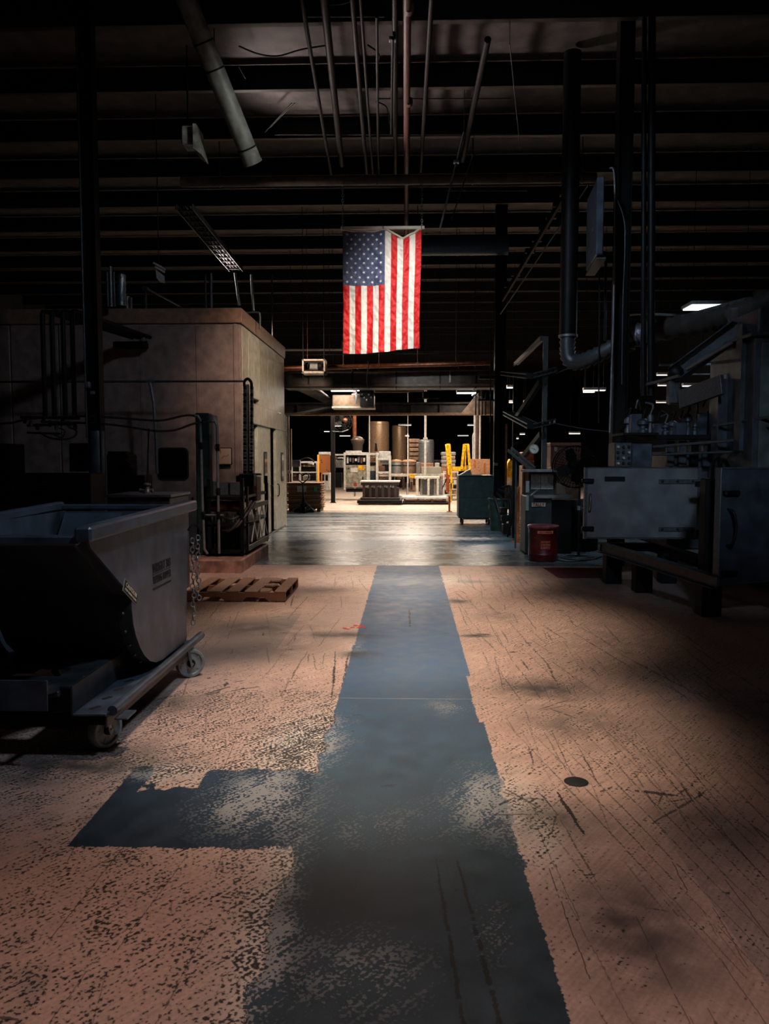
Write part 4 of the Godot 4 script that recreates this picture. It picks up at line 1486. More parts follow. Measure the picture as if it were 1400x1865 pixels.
func workstation() -> void:
	var d := 12.9
	var t := thing("work_desk", "dark teal standing desk with two sheets and a tally sign", "desk", Vector3(W(980, 836, d).x, 0, -d - 0.3))
	var st := mb()
	pbox(st, 957, 903, 1004, 1008, d, 0.6, 0.012)
	part("cabinet", st, M.teal_dark, t)
	st = mb()
	pbox(st, 1004, 912, 1040, 1008, d + 0.1, 0.5, 0.01)
	part("side_cabinet", st, M.black, t)
	st = mb()
	pbox(st, 972, 903, 1042, 908, d - 0.08, 0.7, 0.006)
	part("worktop", st, M.grey, t)
	st = mb()
	pbox(st, 962, 858, 1013, 903, d + 0.35, 0.06, 0.008)
	part("backboard", st, M.teal_dark, t)
	st = mb()
	pbox(st, 956, 855, 1030, 860, d + 0.05, 0.5, 0.006)
	part("hood", st, M.grey, t)
	var i := 0
	for q in [[967, 984], [985.5, 1007]]:
		st = mb()
		pbox(st, q[0], 864, q[1], 891, d + 0.34, 0.01, 0.001)
		var sheet := solo("paper_sheet", st, M.paper, ["printed white sheet on the desk's backboard, the narrower one", "printed white sheet on the desk's backboard, the wider one"][i], "paper sheet", "sheets on the desk's backboard")
		i += 1
		st = mb()
		for k in 9:
			pbox(st, q[0] + 2, 866.5 + k * 2.6, q[1] - 2, 867.3 + k * 2.6, d + 0.338, 0.003, 0.0)
		part("printed_line", st, M.grey, sheet, "", "stuff")
	st = mb()
	pbox(st, 968, 915.5, 993, 923, d - 0.012, 0.01, 0.001)
	var sg := solo("tally_sign", st, mat(Color(0.62, 0.56, 0.5), 0.7), "small pale sign reading tally on the teal desk", "sign")
	words("lettering", "TALLY", 0.06, mat(Color(0.25, 0.05, 0.05), 0.7), sg, W(980.5, 919.2, d - 0.02), Basis(), 0.19)
	for q in [[957.5, 876, 963.5, 897], [957.5, 902, 962.5, 930]]:
		st = mb()
		pbox(st, q[0], q[1], q[2], q[3], d - 0.02, 0.02, 0.002)
		solo("label_strip", st, mat(Color(0.45, 0.5, 0.52), 0.6), "upper narrow pale label on the desk's edge" if q[1] < 890 else "lower narrow pale label on the desk's edge", "label")
	st = mb()
	pbox(st, 1013, 880, 1030, 905, d + 0.2, 0.15, 0.004)
	var bx := solo("parts_carton", st, mat(Color(0.42, 0.36, 0.33), 0.7, 0.0, grain_tex, 3.0), "small open carton of odd parts on the desk by the fan", "carton")
	for k in 6:
		st = mb()
		var p := W(1015 + (k * 37 % 13), 884 - (k * 5 % 7), d + 0.25)
		lathe(st, [[0.0, 0.03], [0.02, 0.025], [0.03, 0.0], [0.02, -0.03], [0.0, -0.03]], 8, up_at(p))
		part("odd_part", st, M.red_pipe if k % 2 else M.paper, bx)
	st = mb()
	tube(st, [W(966, 903, d + 0.1), W(973, 897, d + 0.1), W(979, 893, d + 0.2)], 0.018, 8)
	solo("bent_rod", st, M.galv, "short bent bright rod leaning on the desk", "rod")
	# sloping conveyor rails that come down to the desk
	t = thing("slide_rails", "two grey rails sloping down to the standing desk", "slide", W(945, 836, 13.5))
	for q in [[925, 820, 967, 856], [931, 816, 974, 853]]:
		st = mb()
		beam(st, W(q[0], q[1], 14.0), W(q[2], q[3], 13.2), 0.03, 0.05)
		part("rail", st, M.mesh_grey, t)
	for k in 6:
		st = mb()
		beam(st, W(928 + 7.0 * k, 822 + 6.0 * k, 13.95 - 0.13 * k), W(933.5 + 7.0 * k, 819 + 6.0 * k, 13.95 - 0.13 * k), 0.02, 0.02, 0.002)
		part("rung", st, M.mesh_grey, t)
	st = mb()
	cyl(st, W(940, 834, 13.8), Vector3(W(940, 834, 13.8).x, 0, -13.8), 0.015, 8)
	cyl(st, W(955, 846, 13.5), Vector3(W(955, 846, 13.5).x, 0, -13.6), 0.015, 8)
	part("leg", st, M.mesh_grey, t)
	# orange post with cables
	var g := G(941, 987)
	t = thing("safety_post", "orange steel post bolted to the floor beside the desk", "post", g)
	st = mb()
	cbox(st, g + Vector3(0, 0.53, 0), Vector3(0.085, 1.04, 0.085), 0.01)
	part("post", st, M.orange, t)
	st = mb()
	cbox(st, g + Vector3(0, 0.008, 0), Vector3(0.2, 0.016, 0.2), 0.004)
	part("foot_plate", st, M.orange, t)
	st = mb()
	cbox(st, g + Vector3(0, 1.055, 0), Vector3(0.1, 0.02, 0.1), 0.004)
	part("cap", st, M.orange, t)
	t = thing("pipe_bundle", "tangle of dark pipes and hoses behind the orange post", "pipes", G(918, 975))
	for q in [[908, 892, 926, 906, 928, 975, 16.0], [914, 888, 933, 893, 934, 980, 15.4], [905, 898, 916, 915, 918, 972, 16.6], [900, 905, 908, 930, 912, 968, 17.0], [925, 885, 931, 940, 924, 978, 15.6]]:
		st = mb()
		tube(st, smooth([W(q[0], q[1], q[6]), W(q[2], q[3], q[6] - 0.2), W(q[4], q[5], q[6] - 0.1)], 6), 0.022, 8)
		part("pipe", st, M.dark_metal if q[0] > 903 else M.hose, t)
	for q in [[912, 925, 924, 935], [914, 940, 930, 950], [916, 955, 930, 972]]:
		st = mb()
		pbox(st, q[0], q[1], q[2], q[3], 15.9, 0.3, 0.01)
		part("valve_block", st, M.black, t)
	# round gauge on a tall post
	var p := W(972, 818, 13.4)
	t = thing("wall_clock", "round white dial on the dark post above the desk", "dial", p)
	st = mb()
	lathe(st, [[0.0, 0.025], [0.072, 0.025], [0.076, 0.032], [0.084, 0.03], [0.086, 0.0], [0.0, 0.0]], 28, Transform3D(Basis(Vector3.RIGHT, Vector3.BACK, Vector3.DOWN), p))
	part("rim", st, M.grey, t)
	st = mb()
	lathe(st, [[0.0, 0.03], [0.071, 0.03], [0.071, 0.02]], 28, Transform3D(Basis(Vector3.RIGHT, Vector3.BACK, Vector3.DOWN), p))
	part("dial_face", st, M.paper, t)
	st = mb()
	beam(st, p + Vector3(0, 0, 0.035), p + Vector3(-0.045, 0.02, 0.035), 0.008, 0.003, 0.0)
	beam(st, p + Vector3(0, 0, 0.035), p + Vector3(0.03, -0.012, 0.035), 0.006, 0.003, 0.0)
	part("hand", st, M.ink, t)

# ---------------------------------------------------------------- press machine with open doors
func build_press() -> void:
	var t := thing("press_machine", "dark press machine crowded with pipes and valves, its two doors swung open", "machine", Vector3(5.2, 0, -11.5))
	var st := mb()
	box2(st, Vector3(3.55, 0.36, -13.2), Vector3(9.0, 1.70, -10.6), 0.02)
	part("body", st, M.press_dark, t)
	st = mb()
	ibeam(st, W(1095, 997, 9.9), W(1306, 1061, 7.55), 0.12, 0.12)
	part("base_rail", st, M.hopper_dark, t)
	st = mb()
	ibeam(st, W(1180, 992, 10.4), W(1420, 1068, 7.9), 0.12, 0.12)
	part("base_rail", st, M.dark_metal, t)
	st = mb()
	ibeam(st, W(1093, 996, 9.9), W(1200, 996, 10.3), 0.1, 0.1)
	part("base_rail", st, M.dark_metal, t)
	for q in [[1115, 9.95], [1170, 9.3], [1292, 7.9], [1215, 10.0]]:
		var p := W(q[0], 1000, q[1])
		st = mb()
		box2(st, Vector3(p.x - 0.1, 0.0, p.z - 0.1), Vector3(p.x + 0.1, 0.40, p.z + 0.1), 0.01)
		part("foot", st, M.black, t)
	# flat top with rows of valves, motors and boxes
	st = mb()
	pbox(st, 1135, 788, 1200, 793, 10.4, 0.6)
	pbox(st, 1196, 792, 1440, 800, 10.2, 0.9)
	part("top_deck", st, M.dark_metal, t)
	for q in [[1120, 806, 1150, 851, M.mesh_grey], [1151, 808, 1187, 852, M.hopper]]:
		st = mb()
		pbox(st, q[0], q[1], q[2], q[3], 10.3, 0.35, 0.012)
		var cb := part("control_box", st, q[4], t)
		if q[0] == 1120:
			for r in 4:
				for k in 3:
					st = mb()
					var p := W(1125 + 10 * k, 814 + 10 * r, 10.29)
					lathe(st, [[0.0, 0.03], [0.016, 0.03], [0.02, 0.0]], 12, Transform3D(Basis(Vector3.RIGHT, Vector3.BACK, Vector3.DOWN), p))
					part("push_button", st, M.ink if (r + k) % 3 else M.paper, cb)
	var rr := RandomNumberGenerator.new()
	rr.seed = 11
	for k in 14:
		var px := 1143.0 + k * 13.5
		var d := 10.6 + 0.5 * rr.randf()
		var base := W(px, 794, d)
		var h := rr.randf_range(0.16, 0.42)
		var r := rr.randf_range(0.035, 0.075)
		st = mb()
		if k % 3 == 1:
			cbox(st, base + Vector3(0, h * 0.4, 0), Vector3(r * 2.4, h * 0.8, r * 2.2), 0.012)
			part("valve_box", st, [M.press_dark, M.hopper, M.mesh_grey][k % 2 + (1 if k > 8 else 0)], t)
		else:
			lathe(st, [[0.0, 0.0], [r, 0.0], [r, h * 0.35], [r * 0.6, h * 0.42], [r * 0.6, h * 0.6], [r * 1.15, h * 0.66], [r * 1.15, h * 0.86], [r * 0.5, h], [0.0, h]], 14, up_at(base))
			part("valve", st, [M.mesh_grey, M.dark_metal, M.press_dark][k % 3], t)
		st = mb()
		var q := W(px + rr.randf_range(-12, 16), 794 - rr.randf_range(30, 62), d + 0.1)
		tube(st, smooth([base + Vector3(0, h, 0), base + Vector3(0.03, h + 0.12, 0), q], 5), 0.014, 8)
		part("pipe", st, M.mesh_grey if k % 2 else M.dark_metal, t)
	for q in [[1190, 814, 1410, 796, 9.3, 0.022], [1170, 829, 1410, 820, 9.4, 0.016], [1300, 776, 1410, 758, 9.0, 0.018], [1352, 783, 1410, 776, 9.0, 0.014]]:
		st = mb()
		cyl(st, W(q[0], q[1], q[4] + 1.0), W(q[2], q[3], q[4]), q[5], 10)
		part("hand_rail", st, M.mesh_grey, t)
	for k in 9:
		st = mb()
		var px := 1215.0 + 22 * k
		pbox(st, px, 803, px + 13, 850, 10.5, 0.08, 0.01)
		part("cover_plate", st, [M.press_dark, M.mesh_grey, M.dark_metal][k % 3], t)
	# slanting arm, uprights and conveyor channel over the press
	st = mb()
	ibeam(st, W(1228, 683, 10.4), W(1345, 598, 9.8), 0.16, 0.2)
	part("slanting_arm", st, M.press_dark, t)
	st = mb()
	cyl(st, W(1250, 672, 10.2), W(1335, 622, 9.7), 0.03, 10)
	part("cylinder_rod", st, M.steel, t)
	st = mb()
	pbox(st, 1220, 690, 1240, 736, 10.4, 0.16, 0.02)
	part("upright", st, M.mesh_grey, t)
	st = mb()
	lathe(st, [[0.0, 0.0], [0.1, 0.0], [0.12, 0.04], [0.11, 0.1], [0.06, 0.16], [0.0, 0.17]], 18, up_at(W(1232, 688, 10.4)))
	part("cap", st, M.dark_metal, t)
	st = mb()
	beam(st, W(1238, 728, 10.3), W(1316, 700, 9.6), 0.06, 0.24)
	part("channel", st, M.mesh_grey, t)
	st = mb()
	beam(st, W(1176, 701, 11.0), W(1236, 685, 10.2), 0.04, 0.04)
	part("brace_rod", st, M.mesh_grey, t)
	st = mb()
	ibeam(st, Vector3(W(1358, 600, 9.5).x, 1.7, -9.5), W(1358, 590, 9.5), 0.16, 0.14, PI / 2)
	ibeam(st, Vector3(W(1318, 700, 10.0).x, 1.7, -10.0), W(1318, 690, 10.0), 0.2, 0.2, PI / 2)
	part("upright", st, M.press_dark, t)
	for q in [[1346, 590, 680, 9.9], [1356, 590, 665, 9.85]]:
		st = mb()
		cyl(st, W(q[0], q[1], q[3]), W(q[0] - 1, q[2], q[3]), 0.045, 14)
		part("air_cylinder", st, M.steel, t)
	st = mb()
	pbox(st, 1324, 678, 1356, 700, 10.0, 0.2, 0.02)
	part("valve_box", st, M.mesh_grey, t)
	st = mb()
	cyl(st, W(1200, 665, 11.5), W(1345, 663, 11.0), 0.02, 8)
	cyl(st, W(1245, 682, 11.5), W(1350, 681, 11.0), 0.012, 8)
	part("pipe", st, M.galv, t)
	# hinged door A, facing the entrance
	st = mb()
	pbox(st, 1067, 852, 1272, 980, 9.6, 0.05, 0.008)
	var da := part("swing_door", st, M.press_door, t, "light grey steel door facing the entrance")
	door_fittings(da, 9.6)
	# the dark hinge post and door B
	st = mb()
	pbox(st, 1285, 872, 1304, 1056, 7.95, 0.16, 0.012)
	part("hinge_post", st, M.black, t)
	for y in [877, 965]:
		st = mb()
		pbox(st, 1268, y, 1300, y + 10, 9.0, 0.05, 0.004)
		beam(st, W(1283, y + 5, 9.55), W(1292, y + 5, 8.0), 0.05, 0.05)
		part("hinge_arm", st, M.dark_metal, t)
	var o := W(1306, 960, 7.6)
	var dir := Vector3(0.90, 0, -0.44).normalized()
	var nrm := Vector3(-0.44, 0, -0.90).normalized() * -1.0
	var bs := Basis(dir, Vector3.UP, dir.cross(Vector3.UP))
	st = mb()
	cbox(st, Vector3(o.x, 0.935, o.z) + dir * 0.8, Vector3(1.6, 1.15, 0.06), 0.01, bs)
	var db := part("swing_door", st, M.press_dark, t, "dark steel door swung towards the aisle")
	st = mb()
	var base := Vector3(o.x, 0.93, o.z) + bs.z * 0.03
	tube(st, smooth([base + dir * 0.1 + Vector3(0, 0.18, 0), base + dir * 0.1 + bs.z * 0.07 + Vector3(0, 0.15, 0), base + dir * 0.12 + bs.z * 0.09, base + dir * 0.1 + bs.z * 0.07 + Vector3(0, -0.15, 0), base + dir * 0.1 + Vector3(0, -0.18, 0)], 6), 0.014, 10)
	part("pull_handle", st, M.dark_metal, db)
	for y in [1.27, 0.48]:
		st = mb()
		cbox(st, Vector3(o.x, y, o.z) + dir * 0.12 + bs.z * 0.05, Vector3(0.2, 0.045, 0.05), 0.01, bs)
		part("latch", st, M.dark_metal, db)
	st = mb()
	for q in [[0.0, 0.575, 1.6, 0.02], [0.0, -0.575, 1.6, 0.02]]:
		cbox(st, Vector3(o.x, 0.935 + q[1], o.z) + dir * 0.8, Vector3(1.62, 0.02, 0.075), 0.004, bs)
	cbox(st, Vector3(o.x, 0.935, o.z), Vector3(0.02, 1.17, 0.075), 0.004, bs)
	part("edge_strip", st, M.mesh_grey, db)
	for x in [-0.005]:
		st = mb()
		tube(st, smooth([W(1296, 875, 8.2), W(1298, 845, 8.4), W(1306, 835, 8.7), W(1312, 850, 9.2)], 5), 0.022, 8)
		tube(st, smooth([W(1306, 878, 8.2), W(1310, 850, 8.4), W(1318, 838, 8.7), W(1326, 850, 9.2)], 5), 0.022, 8)
		part("hose", st, M.dark_metal, t)
	# tall pale cabinet at the frame's edge
	t = thing("tall_cabinet", "tall pale grey steel cabinet behind the dark press", "cabinet", W(1400, 836, 9.0))
	st = mb()
	var cx := W(1372, 836, 9.2).x
	box2(st, Vector3(cx, 0.3, -10.6), Vector3(cx + 1.6, W(1380, 612, 9.2).y, -9.25), 0.012)
	part("body", st, M.press_dark, t)
	for k in 2:
		st = mb()
		box2(st, Vector3(cx + 0.06 + 0.78 * k, 0.5, -9.25), Vector3(cx + 0.78 + 0.78 * k, W(1380, 622, 9.2).y, -9.22), 0.008)
		var dd := part("door_panel", st, mat(Color(0.36, 0.40, 0.40), 0.5, 0.1, grime_tex, 0.5), t)
		for q in 4:
			st = mb()
			lathe(st, [[0.0, 0.012], [0.012, 0.01], [0.016, 0.0]], 8, Transform3D(Basis(Vector3.RIGHT, Vector3.BACK, Vector3.DOWN), Vector3(cx + 0.66 + 0.78 * k, 1.9 + 0.28 * q, -9.22)))
			part("bolt", st, M.ink, dd)
	st = mb()
	box2(st, Vector3(cx - 0.1, W(1380, 612, 9.2).y, -10.7), Vector3(cx + 1.7, W(1380, 606, 9.2).y, -9.15), 0.01)
	part("cornice", st, M.mesh_grey, t)
	st = mb()
	var y1 := W(1380, 606, 9.2).y
	box2(st, Vector3(cx + 0.05, y1, -10.4), Vector3(cx + 1.4, W(1390, 556, 9.2).y, -9.3), 0.02)
	part("top_box", st, M.mesh_grey, t)

func door_fittings(da: Node3D, d: float) -> void:
	for y in [876.0, 963.0]:
		var st := mb()
		pbox(st, 1200, y - 3, 1284, y + 5, d - 0.02, 0.02, 0.003)
		part("strap_hinge", st, M.mesh_grey, da)
		for x in [1206.0, 1234.0, 1262.0]:
			st = mb()
			lathe(st, [[0.0, 0.014], [0.012, 0.012], [0.018, 0.0]], 10, Transform3D(Basis(Vector3.RIGHT, Vector3.BACK, Vector3.DOWN), W(x, y + 1, d - 0.02)))
			part("bolt", st, M.ink, da)
		st = mb()
		pbox(st, 1060, y - 4, 1082, y + 4, d - 0.05, 0.05, 0.01)
		part("latch", st, M.dark_metal, da)
	var st := mb()
	pbox(st, 1101, 868, 1138, 877, d - 0.006, 0.01, 0.002)
	part("name_plate", st, M.dark_metal, da)
	st = mb()
	tube(st, smooth([W(1075, 900, d), W(1075, 902, d - 0.06), W(1075, 916, d - 0.08), W(1074, 929, d - 0.06), W(1074, 931, d)], 5), 0.014, 8)
	part("pull_handle", st, M.steel, da)
	st = mb()
	for q in [[1066, 851, 1273, 853], [1066, 979, 1273, 982], [1065, 851, 1068, 982], [1271, 851, 1274, 982]]:
		pbox(st, q[0], q[1], q[2], q[3], d - 0.008, 0.065, 0.002)
	part("edge_strip", st, M.mesh_grey, da)

# ---------------------------------------------------------------- machines and pipes before the booth
func build_machine_side() -> void:
	var d := 10.65
	var st := mb()
	pbox(st, 280, 1019, 440, 1047, d, 2.1, 0.02)
	solo("machine_plinth", st, M.plaster, "low pinkish plinth under the hydraulic unit", "plinth")
	var top := 0.21
	var t := thing("hydraulic_unit", "black hydraulic power unit with an orange motor on the pinkish plinth", "machine", Vector3(W(420, 836, 11.2).x, top, -11.7))
	var x0 := W(378, 1000, 11.0).x
	var x1 := W(443, 1000, 11.0).x
	for x in [x0, x1 - 0.04]:
		for z in [-11.0, -12.9]:
			st = mb()
			box2(st, Vector3(x, top, z - 0.05), Vector3(x + 0.05, 1.32, z), 0.004)
			part("frame_post", st, M.dark_metal, t)
	for y in [top + 0.02, 0.62, 1.02]:
		st = mb()
		box2(st, Vector3(x0, y, -12.95), Vector3(x1, y + 0.04, -11.0), 0.004)
		part("shelf", st, M.dark_metal, t)
	st = mb()
	box2(st, Vector3(x0 + 0.06, top + 0.08, -12.7), Vector3(x1 - 0.08, 0.58, -11.2), 0.02)
	part("oil_tank", st, M.black, t)
	st = mb()
	lathe(st, [[0.0, -0.24], [0.06, -0.24], [0.08, -0.21], [0.085, -0.05], [0.078, -0.04], [0.078, 0.06], [0.085, 0.07], [0.085, 0.2], [0.05, 0.24], [0.0, 0.24]], 20, Transform3D(Basis(Vector3.UP, Vector3.RIGHT, Vector3.FORWARD), W(412, 922, 11.25)))
	part("motor", st, M.copper, t)
	st = mb()
	pbox(st, 386, 878, 440, 911, 11.6, 0.1, 0.01)
	part("rear_panel", st, M.grey, t)
	st = mb()
	pbox(st, 416, 880, 419, 911, 11.58, 0.02, 0.002)
	part("panel_seam", st, M.ink, t)
	st = mb()
	pbox(st, 449, 868, 468, 913, 12.0, 0.35, 0.012)
	var bxx := part("relay_box", st, M.rust, t)
	st = mb()
	pbox(st, 453, 892, 459, 899, 11.985, 0.01, 0.001)
	part("orange_tag", st, M.orange, bxx)
	st = mb()
	pbox(st, 434, 864, 462, 886, 11.7, 0.2, 0.012)
	part("switch_box", st, M.black, t)
	for q in [[458, 912, 424, 962, 402, 966, 0.022], [464, 914, 432, 958, 404, 962, 0.022], [466, 930, 462, 950, 448, 952, 0.016], [400, 940, 420, 946, 440, 938, 0.016]]:
		st = mb()
		tube(st, smooth([W(q[0], q[1], 11.2), W(q[2], q[3], 10.98), W(q[4], q[5], 11.1)], 8), q[6], 10)
		part("hose", st, M.hose, t)
	for k in 5:
		st = mb()
		lathe(st, [[0.0, 0.0], [0.03, 0.0], [0.03, 0.06], [0.018, 0.08], [0.018, 0.12], [0.0, 0.13]], 10, up_at(W(392 + 11 * k, 951, 11.2)))
		part("valve", st, M.mesh_grey if k % 2 else M.dark_metal, t)
	# guard with crossed white straps on the aisle side
	var gx := x1 + 0.02
	var gz0 := -11.15
	var gz1 := -12.75
	st = mb()
	for q in [[0.25, 0.33], [0.85, 0.92]]:
		box2(st, Vector3(gx, q[0], gz1), Vector3(gx + 0.03, q[1], gz0), 0.004)
	for z in [gz0, gz1]:
		box2(st, Vector3(gx, 0.25, z - 0.03), Vector3(gx + 0.03, 1.2, z + 0.03), 0.004)
	part("guard_frame", st, M.dark_metal, t)
	for k in 3:
		var za := lerpf(gz0 - 0.25, gz1 + 0.1, k / 3.0)
		var zb := lerpf(gz0 - 0.25, gz1 + 0.1, (k + 1) / 3.0)
		st = mb()
		beam(st, Vector3(gx + 0.02, 0.36, za), Vector3(gx + 0.02, 0.84, zb), 0.012, 0.035, 0.002)
		beam(st, Vector3(gx + 0.025, 0.84, za), Vector3(gx + 0.025, 0.36, zb), 0.012, 0.035, 0.002)
		part("crossed_strap", st, M.white_metal, t)
	# dark column box with a pale side plate
	st = mb()
	pbox(st, 355, 752, 384, 1012, 11.15, 0.22, 0.012)
	var s := solo("column_box", st, M.dark_green, "tall narrow dark green box column rising from the plinth", "column box")
	st = mb()
	pbox(st, 384.5, 756, 392, 878, 11.2, 0.2, 0.01)
	part("side_plate", st, M.booth, s)
	# two grey drop pipes with valves
	var i := 0
	for q in [[[352, 757], [360, 758], [364, 764], [366, 812], [368, 900], [372, 1000], [378, 1009]], [[384, 768], [392, 768], [395, 776], [396, 815], [397, 900], [399, 1008]]]:
		var pts := []
		for p in q:
			pts.append(W(p[0], p[1], 10.95))
		t = thing("drop_pipe", ["grey pipe running down the front of the dark green box column", "grey pipe running down just clear of the dark green box column"][i], "pipe", Vector3(pts[-1].x, top, -10.95), "drop pipes by the box column")
		st = mb()
		tube(st, pts, 0.021, 12)
		part("pipe", st, M.galv, t)
		for v in ([[366, 812], [371, 938]] if i == 0 else [[396, 815], [397.5, 895], [398, 938]]):
			st = mb()
			var c := W(v[0], v[1], 10.95)
			lathe(st, [[0.0, -0.05], [0.03, -0.05], [0.034, -0.03], [0.028, 0.0], [0.034, 0.03], [0.03, 0.05], [0.0, 0.05]], 12, up_at(c))
			var vb := part("valve", st, M.dark_metal, t)
			st = mb()
			cyl(st, c, c + Vector3(0.0, 0.0, 0.06), 0.009, 8)
			ring(st, c + Vector3(0, 0, 0.06), Vector3.RIGHT, Vector3.UP, 0.028, 0.005, 14, 5)
			part("hand_wheel", st, M.dark_metal, vb)
		i += 1
	st = mb()
	cyl(st, W(371, 938, 10.95), W(407, 938, 10.95), 0.014, 8)
	solo("link_pipe", st, M.galv, "short level pipe linking the two grey drop pipes", "pipe")
	# long sagging hoses
	i = 0
	for q in [[[-20, 772], [20, 770], [60, 762], [150, 758], [230, 762], [290, 766], [335, 757], [354, 757]], [[75, 768], [140, 770], [200, 773], [250, 780], [285, 785], [320, 783], [355, 771], [386, 768]]]:
		var pts := []
		for p in q:
			pts.append(W(p[0], p[1], 10.9))
		st = mb()
		tube(st, smooth(pts, 6), 0.016, 10)
		solo("air_hose", st, M.hose, ["upper long sagging hose before the booth", "lower long sagging hose before the booth"][i], "hose", "sagging hoses before the booth")
		i += 1
	# vertical cable chain on the corner of the booth
	t = thing("cable_chain", "upright cable chain in a pale channel by the booth's corner", "cable chain", Vector3(W(451, 836, 12.2).x, 0, -12.2))
	st = mb()
	pbox(st, 447, 700, 455, 868, 12.25, 0.05, 0.004)
	part("channel", st, M.cream, t)
	for x in [442.5, 455.0]:
		for k in 26:
			st = mb()
			pbox(st, x, 703 + 6.4 * k, x + 5.0, 709 + 6.4 * k, 12.15, 0.08, 0.003)
			part("chain_segment", st, M.mesh_grey if k % 2 else M.dark_metal, t)
	st = mb()
	tube(st, smooth([W(445, 704, 12.2), W(445, 695, 12.2), W(451, 690, 12.2), W(457, 696, 12.2), W(458, 706, 12.2)], 5), 0.024, 8)
	part("chain_bend", st, M.dark_metal, t)
	st = mb()
	pbox(st, 444.5, 868, 449.5, 915, 12.1, 0.05, 0.004)
	part("lower_post", st, M.mesh_grey, t)
	st = mb()
	pbox(st, 436, 862, 475, 866, 12.1, 0.1, 0.004)
	part("bracket", st, M.galv, t)
	# column with pale sleeve
	var cx := W(177, 836, 10.9).x
	t = thing("steel_column", "black steel column with a grey sleeve before the booth", "column", Vector3(cx, 0, -10.9))
	st = mb()
	ibeam(st, Vector3(cx, 0, -10.9), Vector3(cx, 7.95, -10.9), 0.17, 0.17, PI / 2)
	part("column", st, M.black, t)
	st = mb()
	lathe(st, [[0.0, 0.0], [0.105, 0.0], [0.105, 1.98], [0.1, 2.0], [0.0, 2.0]], 24, up_at(Vector3(cx, 0, -10.9)))
	part("sleeve", st, M.hopper, t)
	st = mb()
	tube(st, [Vector3(cx - 0.1, 1.9, -10.8), Vector3(cx - 0.1, 7.6, -10.8)], 0.014, 8)
	part("conduit", st, M.mesh_grey, t)
	st = mb()
	pbox(st, 164, 712, 171, 718, 10.75, 0.05)
	pbox(st, 154, 695, 162, 706, 10.75, 0.08)
	part("junction_box", st, M.galv, t)
	# level pipe and its drop
	var y := W(200, 695, 12.7).y
	t = thing("level_pipe", "long level pipe across the front of the booth", "pipe", Vector3(-6, y, -12.7))
	st = mb()
	cyl(st, Vector3(-9.5, y, -12.7), Vector3(W(443, 695, 12.7).x, y, -12.7), 0.018, 10)
	part("pipe", st, M.mesh_grey, t)
	st = mb()
	tube(st, [W(272, 696, 12.7), W(275, 705, 12.68), W(280, 735, 12.66), W(284, 800, 12.66), W(286, 863, 12.66)], 0.024, 10)
	part("drop", st, M.galv, t)
	st = mb()
	cyl(st, W(266, 694, 12.7), W(282, 694, 12.7), 0.03, 10)
	part("tee", st, M.galv, t)
	# four black vent pipes that rise and turn to the booth
	i = 0
	for q in [[77, 570], [94, 571], [114, 569], [131, 570]]:
		var a := W(q[0], q[1], 11.0)
		var low := W(q[0] + 3, 762, 11.0)
		low.x = a.x
		var hi := 3.72 + 0.0 * i
		st = mb()
		tube(st, [low, Vector3(a.x, hi - 0.08, -11.0), Vector3(a.x, hi - 0.02, -11.02), Vector3(a.x + 0.01, hi, -11.09), Vector3(a.x + 0.45 - 0.04 * i, hi - 0.02, -13.35)], 0.035, 12)
		solo("vent_pipe", st, M.dark_metal, ["black riser pipe before the booth, farthest from the sleeved column", "black riser pipe before the booth, second farthest from the sleeved column", "black riser pipe before the booth, second closest to the sleeved column", "black riser pipe before the booth, closest to the sleeved column"][i], "pipe", "black riser pipes before the booth")
		i += 1
	st = mb()
	pbox(st, 205, 622, 262, 632, 13.2, 0.25, 0.01)
	solo("pipe_bracket", st, M.black, "black bracket under the pipe ends on the booth front", "bracket")
	st = mb()
	lathe(st, [[0.0, 0.03], [0.04, 0.03], [0.05, 0.0], [0.0, -0.01]], 14, Transform3D(Basis(Vector3.RIGHT, Vector3.BACK, Vector3.DOWN), W(259, 616, 13.15)))
	solo("end_fitting", st, M.galv, "bright round cap on the end of the riser pipes", "cap")
	# manifold under the risers
	t = thing("valve_manifold", "tangled valve manifold hanging under the black riser pipes", "manifold", W(100, 780, 10.95))
	for q in [[38, 760, 145, 762, 0.02], [50, 775, 135, 772, 0.018], [50, 788, 110, 790, 0.015]]:
		st = mb()
		cyl(st, W(q[0], q[1], 11.0), W(q[2], q[3], 11.0), q[4], 10)
		part("pipe", st, M.dark_metal, t)
	for k in 9:
		st = mb()
		var c := W(45 + 11.5 * k, 765 + 6 * (k % 3), 10.95)
		lathe(st, [[0.0, -0.05], [0.022, -0.05], [0.03, 0.0], [0.02, 0.04], [0.0, 0.05]], 10, up_at(c))
		part("valve", st, M.mesh_grey if k % 2 else M.dark_metal, t)
	st = mb()
	tube(st, smooth([W(72, 787, 10.9), W(90, 797, 10.85), W(115, 800, 10.85), W(135, 795, 10.9), W(139, 784, 10.9), W(125, 778, 10.9)], 6), 0.014, 8)
	tube(st, smooth([W(72, 788, 10.95), W(95, 790, 10.9), W(112, 797, 10.9), W(118, 785, 10.9), W(108, 780, 10.95)], 6), 0.012, 8)
	part("hose", st, M.hose, t)
	# dark boxes behind the hopper
	t = thing("low_cabinet", "low black cabinet with a double bar handle behind the hopper", "cabinet", Vector3(W(95, 836, 10.1).x, 0, -10.4))
	st = mb()
	var a := W(27, 862, 10.0)
	box2(st, Vector3(a.x, 0, -10.5), Vector3(W(164, 862, 10.0).x, a.y, -10.0), 0.015)
	part("body", st, M.black, t)
	st = mb()
	pbox(st, 64, 882, 82, 884.5, 9.97, 0.03)
	pbox(st, 64, 887, 82, 889.5, 9.97, 0.03)
	part("bar_handle", st, M.mesh_grey, t)
	st = mb()
	pbox(st, -80, 808, 24, 945, 9.6, 0.36, 0.015)
